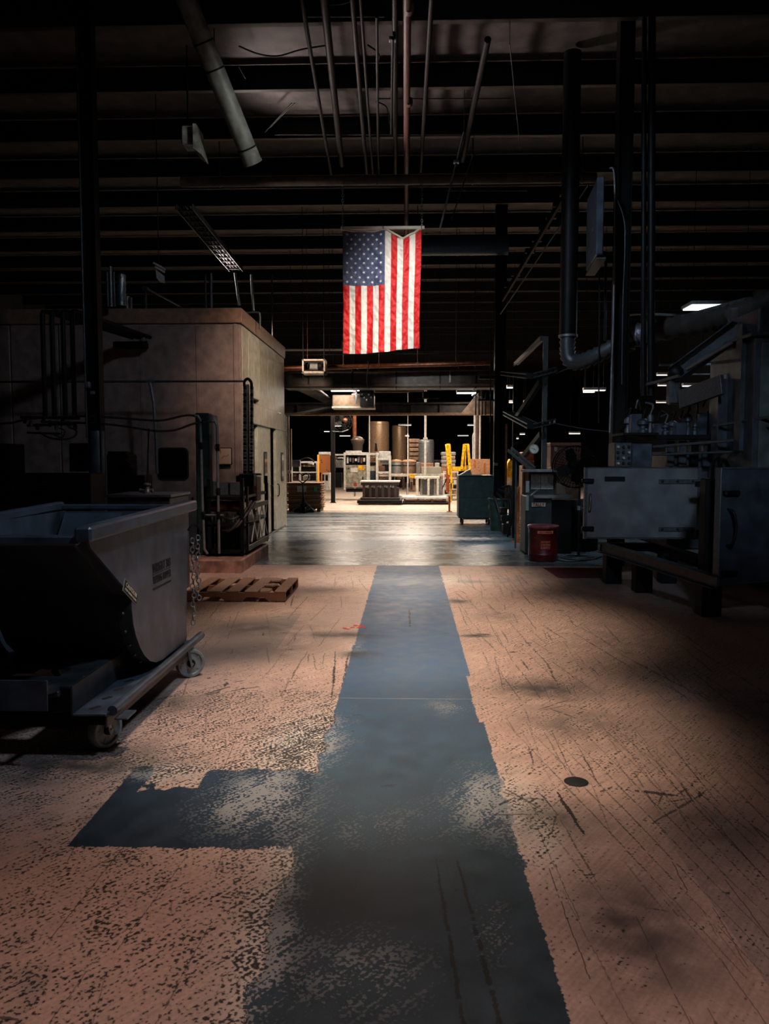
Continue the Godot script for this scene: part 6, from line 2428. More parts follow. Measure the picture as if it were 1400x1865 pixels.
	part("machine", st, M.grey, t)
	st = mb()
	cyl(st, W(556, 667, 19.4), W(562, 667, 19.4), 0.09, 14)
	cyl(st, W(580, 667, 19.4), W(586, 667, 19.4), 0.09, 14)
	part("end_drum", st, M.dark_metal, t)
	st = mb()
	for px in [552, 590]:
		var c := W(px, 655, 19.3)
		cyl(st, c, Vector3(c.x, 8.02, c.z), 0.008, 6)
		cyl(st, W(px, 680, 19.3), W(px, 693, 19.3), 0.012, 6)
	part("hanger", st, M.dark_metal, t)
	st = mb()
	tube(st, smooth([W(669, 657, 19.85), W(671, 664, 19.85), W(669, 680, 19.85), W(668, 696, 19.85), W(672, 708, 19.85)], 5), 0.012, 8)
	solo("drop_cable", st, M.dark_metal, "thin dark cable hanging across the rusty pipe", "cable")
	st = mb()
	pbox(st, 818, 676, 821, 697, 20.46, 0.04)
	solo("drop_pipe", st, M.galv, "short pale drop pipe before the box duct", "pipe")
	st = mb()
	pbox(st, 770, 713, 780, 726, 22.0, 0.15)
	pbox(st, 760, 724, 800, 726, 22.0, 0.05)
	var ds := W(775, 714, 22.1)
	cyl(st, ds, Vector3(ds.x, 8.02, ds.z), 0.008, 6)
	solo("dark_sensor", st, M.dark_metal, "small dark sensor box under the box duct", "sensor")
	st = mb()
	pbox(st, 681, 711, 745, 714.5, 22.3, 0.1, 0.004)
	pbox(st, 745, 709, 772, 713, 22.3, 0.1, 0.004)
	solo("pale_rail", st, M.card, "pale brown rail below the box duct", "rail")

# ---------------------------------------------------------------- the lit hall behind
func build_hall() -> void:
	var white := Color(1.0, 0.98, 0.95)
	# far strip lights seen in the dark
	var fl := [[737, 774.5, 24, 44.0, "hanging over the bare tank gap"], [858, 774.5, 14, 44.0, "over the yellow frames, upper"], [843, 793.5, 20, 52.0, "over the yellow frames, lower"], [615, 776, 13, 44.0, "behind the round wall fan"], [595, 786, 10, 48.0, "between booth and dark post"], [628, 794, 20, 52.0, "below the round wall fan"], [741, 795, 8, 56.0, "smallest beside the slim mast"], [951, 791, 9, 40.0, "beyond the cable tower"], [942, 799, 4, 40.0, "tiny beyond the cable tower"], [1046, 790, 20, 36.0, "above the pedestal fan"], [929, 706, 13, 24.0, "highest beside the cable tower"], [931, 733, 8, 28.0, "second beside the cable tower"], [955, 732, 4, 34.0, "smallest beside the cable tower"], [1082, 711, 40, 21.0, "behind the bright column conduit, upper"], [1072, 714, 20, 25.0, "behind the bright column conduit, lower"], [1207, 683, 22, 24.0, "above the press, broken row"], [1208, 702, 20, 26.0, "above the press, second row"], [1262, 703, 38, 21.0, "above the press beside the channel"], [1207, 733, 24, 30.0, "lowest above the press"]]
	for q in fl:
		var p := W(q[0], q[1], q[3])
		strip_light(p, q[2] / F * q[3], 0.16, 0.0, white, "distant strip light " + q[4], "distant strip lights", 2.4 if q[0] < 1080 else 1.0)
	# dark post with the round wall fan
	var px := W(606, 836, 28.0).x
	var t := thing("hall_post", "slim black post standing in the lit hall", "post", Vector3(px, 0, -28.0))
	var st := mb()
	box2(st, Vector3(px - 0.075, 0, -28.1), Vector3(px + 0.075, 3.6, -27.95), 0.01)
	part("post", st, M.black, t)
	st = mb()
	box2(st, Vector3(px - 0.11, 0, -28.13), Vector3(px + 0.11, 0.02, -27.92), 0.003)
	part("foot", st, M.black, t)
	var c := W(624, 769, 27.7)
	t = thing("wall_fan", "round black caged fan fixed to the slim black post", "fan", c)
	st = mb()
	for rr in [0.34, 0.25, 0.16]:
		ring(st, c + Vector3(0, 0, 0.04 if rr < 0.3 else 0.0), Vector3.RIGHT, Vector3.UP, rr, 0.012 if rr > 0.3 else 0.006, 32, 6)
	for k in 20:
		var a := TAU * k / 20.0
		var d := Vector3(cos(a), sin(a), 0)
		cyl(st, c + d * 0.06 + Vector3(0, 0, 0.06), c + d * 0.34, 0.005, 5)
	part("guard", st, M.dark_metal, t)
	for k in 4:
		st = mb()
		var a := TAU * k / 4.0 + 0.3
		var dx := Vector3(cos(a), sin(a), 0)
		var dy := (Vector3(-sin(a), cos(a), 0) + Vector3(0, 0, 0.4)).normalized()
		prism(st, PackedVector2Array([Vector2(0.04, -0.05), Vector2(0.27, -0.10), Vector2(0.30, 0.05), Vector2(0.04, 0.05)]), 0.008, Transform3D(Basis(dx, dy, dx.cross(dy)), c - Vector3(0, 0, 0.03)))
		part("blade", st, M.black, t)
	st = mb()
	lathe(st, [[0.0, 0.08], [0.05, 0.07], [0.09, 0.02], [0.09, -0.12], [0.0, -0.14]], 16, Transform3D(Basis(Vector3.RIGHT, Vector3.BACK, Vector3.DOWN), c + Vector3(0.09, 0.07, 0.02)))
	part("motor", st, M.copper, t)
	st = mb()
	tube(st, [Vector3(px, c.y - 0.32, -27.95), c + Vector3(0.0, -0.34, 0), c + Vector3(0.2, -0.27, 0)], 0.02, 8)
	part("arm", st, M.grey, t)
	# stack of brown trays with the pallet jack before it
	var d := 23.2
	var a0 := W(523, 930, d)
	var a1 := W(586, 930, d)
	var n := 11
	var hh := W(550, 879, d).y
	st = mb()
	for k in 3:
		box2(st, Vector3(a0.x + 0.05 + k * (a1.x - a0.x - 0.2) / 2.0, 0, -d - 0.9), Vector3(a0.x + 0.15 + k * (a1.x - a0.x - 0.2) / 2.0, 0.1, -d), 0.004)
	box2(st, Vector3(a0.x, 0.1, -d - 0.9), Vector3(a1.x, 0.12, -d), 0.004)
	solo("flat_pallet", st, M.dark_wood, "dark pallet under the stack of brown trays", "pallet")
	for k in n:
		st = mb()
		var y0 := 0.12 + (hh - 0.12) * k / n
		var y1 := 0.12 + (hh - 0.12) * (k + 0.80) / n
		var j := 0.02 * sin(k * 2.3)
		box2(st, Vector3(a0.x + 0.02 + j, y0, -d - 0.88), Vector3(a1.x - 0.03 + j, y1, -d + 0.0 + 0.01 * (k % 2)), 0.008)
		var tr := solo("brown_tray", st, M.card if k % 2 else M.card_dark, "flat brown tray, %s in the stack behind the pallet jack" % ["lowest", "second from the bottom", "third from the bottom", "fourth from the bottom", "fifth from the bottom", "middle one", "fifth from the top", "fourth from the top", "third from the top", "second from the top", "topmost"][k], "tray", "trays of the stack behind the pallet jack")
		st = mb()
		box2(st, Vector3(a0.x - 0.02 + j, y1 - 0.012, -d - 0.9), Vector3(a1.x + 0.01 + j, y1 + 0.006, -d + 0.02), 0.002)
		part("rim", st, M.card, tr)
	var i := 0
	for q in [[541, 885, 550, 896, M.paper], [552.5, 885, 558, 896, M.cream], [571.5, 887, 577.5, 895.5, mat(Color(0.08, 0.62, 0.36), 0.6)]]:
		st = mb()
		pbox(st, q[0], q[1], q[2], q[3], d - 0.04, 0.01, 0.002)
		solo("paper_tag", st, q[4], ["wider cream tag on the stack of brown trays", "narrower cream tag on the stack of brown trays", "bright green tag on the stack of brown trays"][i], "tag", "tags on the stack of trays")
		i += 1
	t = thing("pallet_jack", "dark pallet jack parked before the stack of brown trays", "pallet jack", G(552, 934))
	d = -t.position.z
	st = mb()
	pbox(st, 535, 929, 572, 933, d, 0.1, 0.01)
	pbox(st, 546, 918, 559, 934, d, 0.25, 0.02)
	part("chassis", st, M.dark_metal, t)
	for q in [[533, 931, 551, 912], [572, 931, 554, 912]]:
		st = mb()
		beam(st, W(q[0], q[1], d), W(q[2], q[3], d), 0.03, 0.03)
		part("side_brace", st, M.mesh_grey, t)
	for x in [548.0, 556.0]:
		st = mb()
		lathe(st, [[0.0, 0.03], [0.08, 0.03], [0.09, 0.02], [0.09, -0.02], [0.08, -0.03], [0.0, -0.03]], 18, Transform3D(Basis(Vector3.UP, Vector3.RIGHT, Vector3.FORWARD), Vector3(W(x, 930, d).x, 0.09, -d + 0.08)))
		part("wheel", st, M.black, t)
	st = mb()
	cyl(st, W(552.5, 916, d), W(551, 880, d + 0.05), 0.022, 10)
	cyl(st, W(552.5, 926, d - 0.03), W(552.5, 905, d), 0.04, 12)
	part("shaft", st, M.dark_metal, t)
	st = mb()
	tube(st, smooth([W(551, 880, d), W(543, 873, d), W(541, 866, d), W(546, 862, d), W(551.5, 866, d), W(557, 862, d), W(562, 866, d), W(560, 873, d), W(551, 880, d)], 5), 0.018, 8)
	part("handle", st, M.dark_metal, t)
	for x in [537.0, 562.0]:
		st = mb()
		var fx := W(x, 930, d).x
		box2(st, Vector3(fx, 0.06, -d - 1.0), Vector3(fx + 0.14, 0.11, -d - 0.02), 0.01)
		part("fork", st, M.dark_metal, t)
	# grey panel on thin pipes at the booth's far corner
	t = thing("switch_box", "blue grey panel on slim pipes behind the booth", "panel", Vector3(W(536, 836, 24.5).x, 0, -24.5))
	st = mb()
	pbox(st, 527, 838, 546, 850, 24.5, 0.15, 0.01)
	part("panel", st, M.hopper, t)
	for q in [[521.5, 757], [525.5, 757], [530, 781]]:
		st = mb()
		var p := W(q[0], q[1], 24.3)
		cyl(st, Vector3(p.x, 0.0, -24.3), p, 0.018, 8)
		part("pipe", st, M.cream, t)
	st = mb()
	pbox(st, 520, 857, 530, 862, 24.2, 0.1)
	part("clamp", st, M.white_metal, t)
	pack_line()
	# tanks
	i = 0
	for q in [[689, 768, 840, 38.5, 40.0, "tall copper coloured tank nearest the hopper vessel"], [727, 775, 842, 27.0, 42.0, "slimmer brown tank between the copper tank and the steel one"], [776, 801, 842, 28.0, 36.0, "short ribbed steel tank behind the grey panel"]]:
		var dd: float = q[4]
		var top := W(q[0], q[1], dd)
		var r: float = q[3] / 2.0 / F * dd
		t = thing("storage_tank", q[5], "tank", Vector3(top.x, 0, -dd))
		st = mb()
		var low := 0.9 if i < 2 else 1.3
		lathe(st, [[0.0, low - 0.4], [r * 0.3, low - 0.4], [r, low], [r, top.y - 0.12], [r * 0.96, top.y - 0.02], [r * 0.9, top.y], [0.0, top.y + 0.02]], 36, up_at(Vector3(top.x, 0, -dd)))
		part("shell", st, M.tank if i < 2 else M.galv, t)
		var nr := 5 if i < 2 else 9
		for k in nr:
			st = mb()
			var yy := lerpf(low + 0.1, top.y - 0.15, float(k) / (nr - 1))
			tube(st, [Vector3(top.x, yy - 0.015, -dd), Vector3(top.x, yy + 0.015, -dd)], r + 0.012, 36)
			part("hoop", st, M.tank if i < 2 else M.galv, t)
		for k in 4:
			st = mb()
			var an := PI / 4 + k * PI / 2
			cyl(st, Vector3(top.x + cos(an) * r * 0.85, 0, -dd + sin(an) * r * 0.85), Vector3(top.x + cos(an) * r * 0.85, low + 0.1, -dd + sin(an) * r * 0.85), 0.05, 8)
			part("leg", st, M.grey, t)
		i += 1
	st = mb()
	for k in 5:
		pbox(st, 745, 800 + 8 * k, 763, 806 + 8 * k, 37.5, 0.5, 0.02)
	pbox(st, 744, 799, 764, 842, 37.7, 0.6, 0.02)
	var vl := W(745, 842, 37.9)
	box2(st, Vector3(vl.x, 0, -38.2), Vector3(W(763, 842, 37.9).x, vl.y, -37.8), 0.02)
	solo("vent_unit", st, M.brown_box, "brown louvred unit behind the slim mast", "unit")
	# hopper vessel with its pipe
	c = W(651, 806, 33.0)
	t = thing("funnel_vessel", "dark round funnel vessel on a copper pipe above the machines", "vessel", Vector3(c.x, 0, -33.0))
	st = mb()
	lathe(st, [[0.0, -0.5], [0.20, -0.5], [0.22, -0.1], [0.28, 0.02], [0.28, 0.1], [0.22, 0.2], [0.1, 0.26], [0.0, 0.27]], 28, up_at(c))
	part("vessel", st, mat(Color(0.30, 0.27, 0.24), 0.4, 0.4, steel_tex, 1.5), t)
	st = mb()
	tube(st, [c + Vector3(0, 0.1, 0), c + Vector3(0, 0.13, 0)], 0.295, 28)
	part("rim", st, M.brown_box, t)
	st = mb()
	var pt := W(645.5, 752, 33.0)
	cyl(st, Vector3(pt.x, c.y + 0.2, -33.0), Vector3(pt.x, 5.0, -33.0), 0.085, 16)
	part("pipe", st, M.copper, t)
	for k in 3:
		st = mb()
		var an := TAU * k / 3.0
		cyl(st, c + Vector3(cos(an) * 0.2, -0.4, sin(an) * 0.2), Vector3(c.x + cos(an) * 0.25, 0, c.z + sin(an) * 0.25), 0.025, 8)
		part("leg", st, M.grey, t)
	# pipes that stand between floor and beam
	i = 0
	for q in [[672.5, 755, 862, 1.8, 30.0], [742.5, 757, 880, 1.0, 29.5], [774.5, 755, 872, 4.2, 30.0], [864.5, 756, 836, 4.0, 30.0], [869.5, 756, 836, 5.0, 30.2], [874, 756, 836, 3.2, 30.0]]:
		st = mb()
		var p := W(q[0], q[1], q[4])
		var r: float = q[3] / 2.0 / F * q[4]
		cyl(st, Vector3(p.x, 0.0, p.z), Vector3(p.x, p.y + 1.6, p.z), r, 12)
		var o := solo("standing_pipe", st, M.white_metal if i != 4 else M.rust, ["slim white pipe before the copper tank", "slim grey mast with a small cross arm", "white pipe with a flange before the ribbed tank", "white pipe by the cardboard box, first of three", "brown pipe between the two white ones by the cardboard box", "white pipe nearest the black column"][i], "pipe", "standing pipes in the hall")
		if i in [1, 2]:
			st = mb()
			if i == 1:
				box2(st, Vector3(p.x - 0.1, W(742, 795, 29.5).y, -29.53), Vector3(p.x + 0.05, W(742, 792.5, 29.5).y, -29.45), 0.004)
				cyl(st, W(742.5, 880, 29.5), W(742.5, 790, 29.5), 0.025, 8)
			else:
				cyl(st, W(774.5, 800, 30.0), W(774.5, 797, 30.0), 0.085, 14)
			part("fitting", st, M.white_metal, o)
		i += 1
	st = mb()
	tube(st, smooth([W(865, 785, 30.0), W(861.5, 792, 30.0), W(861, 800, 30.0), W(861, 836, 30.0)], 5), 0.025, 8)
	solo("side_pipe", st, M.white_metal, "thin white pipe branching beside the three standing pipes", "pipe")

func pack_line() -> void:
	var t: Node3D
	var st: SurfaceTool
	# white conveyor frame behind the stack
	var d := 29.0
	t = thing("conveyor_frame", "white conveyor frame with rollers behind the stack of trays", "machine", Vector3(W(560, 836, d).x, 0, -d))
	for q in [[530, 840, 582, 843.5], [531, 859, 579, 861.5], [531, 876, 600, 879]]:
		st = mb()
		pbox(st, q[0], q[1], q[2], q[3], d, 0.06, 0.006)
		part("rail", st, M.white_metal, t)
	for x in [531.0, 546.0, 577.0]:
		st = mb()
		var p := W(x, 840, d)
		box2(st, Vector3(p.x - 0.03, 0, -d - 0.04), Vector3(p.x + 0.03, p.y, -d + 0.02), 0.004)
		part("post", st, M.white_metal, t)
	for k in 6:
		st = mb()
		cyl(st, W(549 + 4.6 * k, 848, d + 0.1), W(549 + 4.6 * k, 848, d + 0.7), 0.045, 12)
		part("roller", st, M.galv if k % 2 else M.copper, t)
	for q in [[548, 851, 576, 857, M.black], [533, 864, 548, 874, M.rust], [551, 865, 563, 874, M.white_metal], [565, 864, 576, 875, M.dark_metal], [533, 851, 546, 857, M.dark_metal], [560, 843.5, 570, 850, M.white_metal]]:
		st = mb()
		pbox(st, q[0], q[1], q[2], q[3], d + 0.2, 0.3, 0.015)
		part("machine_block", st, q[4], t)
	st = mb()
	tube(st, smooth([W(546, 838, d), W(556, 834, d), W(566, 836, d), W(572, 841, d)], 6), 0.025, 8)
	part("hose", st, M.dark_metal, t)
	# brown board with a yellow post
	st = mb()
	pbox(st, 582, 829, 601, 861, 28.6, 0.08, 0.008)
	var bl := W(584, 861, 28.6)
	box2(st, Vector3(bl.x, 0, -28.66), Vector3(bl.x + 0.05, bl.y, -28.62), 0.003)
	var o := solo("brown_board", st, mat(Color(0.58, 0.34, 0.12), 0.6, 0.0, grain_tex, 2.0), "upright orange brown board leaning by the slim black post", "board")
	st = mb()
	for p in [[585, 838], [586, 842], [595, 856], [598, 858]]:
		lathe(st, [[0.0, 0.01], [0.02, 0.008], [0.025, 0.0]], 8, Transform3D(Basis(Vector3.RIGHT, Vector3.BACK, Vector3.DOWN), W(p[0], p[1], 28.6)))
	part("knot", st, M.ink, o)
	st = mb()
	var pp := W(579.5, 828, 28.4)
	box2(st, Vector3(pp.x - 0.035, 0, -28.44), Vector3(pp.x + 0.035, pp.y, -28.36), 0.004)
	solo("yellow_post", st, mat(Color(0.86, 0.62, 0.22), 0.5), "pale yellow post beside the brown board", "post")
	st = mb()
	pbox(st, 580, 823, 601, 828, 28.8, 0.4, 0.01)
	solo("white_cover", st, M.white_metal, "white cover lying over the brown board", "cover")
	t = thing("bottling_unit", "narrow white unit full of fittings between brown board and black post", "machine", Vector3(W(592, 836, 29.2).x, 0, -29.5))
	st = mb()
	pbox(st, 584, 861, 601, 893, 29.2, 0.5, 0.012)
	part("body", st, M.white_metal, t)
	for q in [[585, 864, 590, 884], [593, 865, 597, 878]]:
		st = mb()
		pbox(st, q[0], q[1], q[2], q[3], 29.17, 0.05, 0.01)
		part("inset", st, M.black, t)
	# electrical cabinet machine
	d = 30.0
	t = thing("control_cabinet", "pale grey control cabinet with a yellow sign and a glazed top", "cabinet", Vector3(W(646, 836, d).x, 0, -d - 0.4))
	st = mb()
	pbox(st, 627, 847, 668, 888, d, 0.7, 0.012)
	part("body", st, mat(Color(0.64, 0.63, 0.58), 0.45, 0.0, grime_tex, 0.8), t)
	for q in [[625.5, 824, 629, 892], [667, 824, 671, 884], [628, 824, 668, 829]]:
		st = mb()
		pbox(st, q[0], q[1], q[2], q[3], d - 0.05, 0.1, 0.006)
		part("frame_post", st, M.white_metal, t)
	st = mb()
	pbox(st, 629, 821, 657, 825, d, 0.6, 0.01)
	part("top_cover", st, M.white_metal, t)
	st = mb()
	pbox(st, 629, 829, 667, 847, d + 0.3, 0.05, 0.004)
	part("dark_back", st, M.dark_metal, t)
	for k in 7:
		st = mb()
		pbox(st, 631 + 5.0 * k, 832 + (k * 5 % 4), 634.5 + 5.0 * k, 844 - (k * 3 % 5), d + 0.12, 0.12, 0.01)
		part("filler_head", st, [M.white_metal, M.galv, M.rust][k % 3], t)
	st = mb()
	pbox(st, 630, 891, 672, 896, d + 0.1, 0.6, 0.01)
	part("plinth", st, M.black, t)
	var i := 0
	for q in [[652, 847.5, 663, 856.5, M.yellow], [638, 852, 651, 860, M.paper], [644, 879.5, 649.5, 885, mat(Color(0.55, 0.12, 0.10), 0.6)]]:
		st = mb()
		pbox(st, q[0], q[1], q[2], q[3], d - 0.02, 0.02, 0.002)
		part(["warning_sign", "paper_label", "red_label"][i], st, q[4], t)
		i += 1
	st = mb()
	pbox(st, 634, 852, 636, 854.5, d - 0.03, 0.03, 0.004)
	pbox(st, 659.5, 868, 661.5, 874, d - 0.04, 0.04, 0.004)
	part("door_handle", st, M.ink, t)
	# framed machine beside it
	d = 30.5
	t = thing("filling_machine", "white framed filling machine beside the pale grey control cabinet", "machine", Vector3(W(690, 836, d).x, 0, -d))
	for x in [670.0, 686.5, 710.0]:
		st = mb()
		var p := W(x, 824 if x < 700 else 830, d)
		box2(st, Vector3(p.x - 0.045, 0, -d - 0.05), Vector3(p.x + 0.045, p.y, -d + 0.04), 0.006)
		part("post", st, M.white_metal, t)
	for q in [[668, 825, 690, 829], [686, 835, 712, 838], [688, 859, 712, 862], [600, 827, 628, 830]]:
		st = mb()
		pbox(st, q[0], q[1], q[2], q[3], d, 0.08, 0.006)
		part("rail", st, M.white_metal, t)
	for q in [[672, 833, 683, 840, M.rust], [671, 842, 684, 848, M.dark_metal], [672, 849, 682, 858, M.cream], [671, 858, 684, 880, M.dark_green], [690, 822, 711, 836, M.white_metal], [692, 838, 708, 846, M.grey], [690, 848, 701, 858, M.rust], [702, 847, 710, 858, M.dark_metal], [690, 863, 714, 872, M.brown_box], [602, 832, 612, 846, M.rust], [611, 838, 624, 852, M.grey], [603, 848, 610, 858, M.dark_metal], [610, 861, 622, 888, M.dark_metal], [614, 833, 624, 836, M.white_metal]]:
		st = mb()
		pbox(st, q[0], q[1], q[2], q[3], d + 0.2, 0.35, 0.015)
		part("machine_block", st, q[4], t)
	st = mb()
	prism(st, PackedVector2Array([Vector2(-0.05, 0), Vector2(0.08, 0), Vector2(0.04, 0.3), Vector2(-0.02, 0.34)]), 0.03, Transform3D(Basis(), W(684, 822, d)))
	part("chute_blade", st, M.black, t)
	# row of drums on a conveyor
	d = 31.0
	t = thing("drum_conveyor", "long low conveyor under the pale drums", "conveyor", Vector3(W(735, 836, d).x, 0, -d))
	st = mb()
	pbox(st, 690, 863, 825, 868, d - 0.4, 1.2, 0.01)
	part("bed", st, M.cream, t)
	for x in [700.0, 742.0, 790.0, 822.0]:
		st = mb()
		var p := W(x, 866, d)
		box2(st, Vector3(p.x - 0.04, 0, -d), Vector3(p.x + 0.04, p.y, -d + 0.08), 0.004)
		part("leg", st, M.grey, t)
	for k in 8:
		st = mb()
		pbox(st, 722 + 5 * k, 872 + (k % 2) * 6, 726 + 5 * k, 884 + (k % 3) * 4, d + 0.3, 0.2, 0.01)
		part("under_block", st, [M.rust, M.dark_metal, M.brown_box][k % 3], t)
	i = 0
	for q in [[696, 709, M.white_metal], [712, 731, M.grey], [733, 757, M.brown_box]]:
		var p0 := W(q[0], 863, d)
		var p1 := W(q[1], 841, d)
		var r: float = (p1.x - p0.x) / 2.0
		var cc := Vector3((p0.x + p1.x) / 2.0, p0.y, -d)
		st = mb()
		lathe(st, [[0.0, 0.0], [r, 0.0], [r, p1.y - p0.y], [r * 0.92, p1.y - p0.y + 0.02], [0.0, p1.y - p0.y + 0.02]], 28, up_at(cc))
		o = solo("drum", st, q[2], ["narrow white drum on the low conveyor", "grey drum on the low conveyor beside the white one", "brown drum on the low conveyor behind the slim mast"][i], "drum", "drums on the low conveyor")
		st = mb()
		tube(st, [cc + Vector3(0, (p1.y - p0.y) * 0.64, 0), cc + Vector3(0, (p1.y - p0.y) * 0.74, 0)], r + 0.006, 28)
		part("band", st, M.dark_green, o)
		st = mb()
		lathe(st, [[r + 0.01, -0.02], [r + 0.02, 0.0], [r * 0.98, 0.05], [0.0, 0.09]], 28, up_at(cc + Vector3(0, p1.y - p0.y + 0.01, 0)))
		part("lid", st, M.card if i else M.white_metal, o)
		i += 1
	# grey leaning sheet and smaller pieces before the ribbed tank
	st = mb()
	pbox(st, 767.5, 850, 803, 863.5, 30.65, 0.06, 0.008)
	solo("grey_sheet", st, mat(Color(0.52, 0.52, 0.47), 0.5), "grey green sheet standing on the conveyor before the ribbed tank", "sheet")
	i = 0
	for q in [[758, 842, 765, 863.5, M.grey, 30.7], [766, 843.5, 789, 863, M.card, 31.0], [792, 843, 800, 863, M.cream, 31.0], [745, 863.5, 756, 871, M.yellow, 30.3], [790, 838, 802, 862.5, M.dark_metal, 31.35]]:
		st = mb()
		pbox(st, q[0], q[1], q[2], q[3], q[5], 0.3, 0.01)
		solo("small_box", st, q[4], ["grey box on the conveyor beside the grey green sheet", "flat cardboard box behind the grey green sheet", "small cream box behind the grey green sheet", "small yellow box at the conveyor's edge", "dark box behind the small cream one"][i], "box")
		i += 1
	# frame table and low platform
	d = 27.6
	t = thing("frame_table", "pale steel frame table on the low white platform", "table", Vector3(W(778, 836, d).x, 0.36, -d - 0.3))
	st = mb()
	pbox(st, 755, 868, 801, 872, d, 0.8, 0.008)
	part("top", st, M.cream, t)
	for q in [[757, 762, 0.0], [778, 782, 0.0], [795, 799, 0.0], [766, 769, 0.7], [790, 793, 0.7]]:
		st = mb()
		pbox(st, q[0], 872, q[1], 903, d + q[2], 0.08, 0.006)
		part("leg", st, M.cream, t)
	st = mb()
	pbox(st, 765, 873, 805, 901, d + 0.75, 0.05, 0.006)
	part("back_sheet", st, M.grey, t)
	d = 27.0
	t = thing("low_platform", "low white platform on a black pallet in the hall", "platform", Vector3(W(770, 836, d).x, 0, -d - 0.5))
	st = mb()
	pbox(st, 722, 902, 815, 906, d + 0.9, 0.4, 0.01)
	pbox(st, 732, 905, 814, 909, d, 1.0, 0.01)
	part("deck", st, M.white_metal, t)
	st = mb()
	pbox(st, 733, 914.5, 818, 918.5, d, 1.0, 0.01)
	part("skid", st, M.black, t)
	for x in [735.0, 760.0, 785.0, 808.0]:
		st = mb()
		pbox(st, x, 908, x + 4, 915, d + 0.1, 0.8, 0.004)
		part("block", st, M.card if int(x) % 2 else M.dark_wood, t)
	st = mb()
	pbox(st, 738, 910, 812, 912, d + 0.05, 0.06, 0.004)
	part("stretcher", st, M.card_dark, t)
	# dark skid loaded with reels
	d = 26.9
	t = thing("dark_skid", "dark loaded skid with a pale top board in the middle of the hall", "skid", Vector3(W(689, 836, d).x, 0, -d - 0.5))
	st = mb()
	pbox(st, 655, 876, 728, 878.5, d, 1.1, 0.006)
	part("top_board", st, M.paper, t)
	st = mb()
	pbox(st, 657, 878.5, 726, 884, d + 0.03, 1.0, 0.01)
	part("upper_beam", st, M.skid, t)
	st = mb()
	pbox(st, 660, 889, 726, 905, d + 0.08, 0.95, 0.01)
	part("load", st, mat(Color(0.17, 0.09, 0.08), 0.6, 0.0, grain_tex, 2.0), t)
	st = mb()
	pbox(st, 656, 906, 728, 911, d - 0.05, 1.1, 0.01)
	part("lower_deck", st, M.skid, t)
	st = mb()
	pbox(st, 650, 911, 732, 917, d - 0.2, 1.2, 0.01)
	part("runner", st, M.black, t)
	for k in 6:
		st = mb()
		pbox(st, 660 + 11.5 * k, 884, 665 + 11.5 * k, 906, d + 0.02, 0.1, 0.006)
		part("stake", st, M.skid, t)
	for k in 5:
		st = mb()
		lathe(st, [[0.0, 0.05], [0.05, 0.05], [0.05, 0.0], [0.0, 0.0]], 12, Transform3D(Basis(Vector3.RIGHT, Vector3.BACK, Vector3.DOWN), W(670 + 11.5 * k, 886.5, d + 0.1)))
		part("reel_end", st, M.galv if k != 0 else M.paper, t)
	# yellow frames
	d = 28.5
	t = thing("guard_stand", "pair of yellow A shaped guard frames joined by a yellow tray", "guard frame", Vector3(W(833, 836, d).x, 0, -d))
	for q in [[812.5, 809, 818.0, 865, 818, 809, 822.5, 890], [845, 809, 840.5, 855, 852, 809, 856, 865]]:
		st = mb()
		beam(st, W(q[0], q[1], d), W(q[2], q[3], d), 0.09, 0.06)
		beam(st, W(q[4], q[5], d), W(q[6], q[7], d), 0.09, 0.06)
		part("upright", st, M.yellow, t)
	for q in [[848, 812, 847, 855]]:
		st = mb()
		beam(st, W(q[0], q[1], d + 0.3), W(q[2], q[3], d + 0.3), 0.05, 0.05)
		part("upright", st, M.yellow, t)
	st = mb()
	pbox(st, 813, 808, 819, 811, d, 0.06)
	pbox(st, 845, 808, 853, 811, d, 0.06)
	part("head_bar", st, M.yellow, t)
	st = mb()
	pbox(st, 821, 850, 849, 858, d + 0.05, 0.3, 0.01)
	part("tray", st, M.yellow, t)
	st = mb()
	pbox(st, 815, 830, 819, 832, d - 0.03, 0.06)
	pbox(st, 816, 845, 821, 847, d - 0.03, 0.06)
	part("rung", st, M.orange, t)
	st = mb()
	pbox(st, 812, 852, 818, 897, d + 0.3, 0.08)
	part("orange_leg", st, M.orange, t)
	st = mb()
	beam(st, W(813, 872, d + 0.1), W(803, 895, d + 0.1), 0.04, 0.04)
	part("stay", st, M.dark_metal, t)
	for q in [[821, 880], [856, 865]]:
		st = mb()
		beam(st, Vector3(W(q[0], q[1], d).x, 0, -d), W(q[0], q[1], d), 0.06, 0.06)
		part("foot_post", st, M.yellow, t)
	# shelf rack of white pieces behind the yellow frames
	t = thing("parts_rack", "white rack of small parts behind the yellow frames", "rack", Vector3(W(825, 836, 30.0).x, 0, -30.0))
	for y in [859, 870, 880, 890, 900]:
		st = mb()
		pbox(st, 808, y, 835, y + 2, 30.0, 0.5, 0.004)
		part("shelf", st, M.white_metal, t)
	for x in [808.0, 833.0]:
		st = mb()
		var p := W(x, 858, 30.0)
		box2(st, Vector3(p.x - 0.03, 0, -30.04), Vector3(p.x + 0.03, p.y, -29.98), 0.004)
		part("post", st, M.white_metal, t)
	for k in 9:
		st = mb()
		pbox(st, 810 + (k % 3) * 8, 874 + (k / 3) * 10, 815 + (k % 3) * 8, 880 + (k / 3) * 10, 30.05, 0.3, 0.006)
		part("part_bin", st, [M.card, M.white_metal, M.dark_metal][(k * 2 + k / 3) % 3], t)
	# wrapped load and cardboard cartons
	d = 33.0
	t = thing("wrapped_load", "pale wrapped pallet load behind the yellow frames", "pallet load", Vector3(W(817, 836, d).x, 0, -d - 0.5))
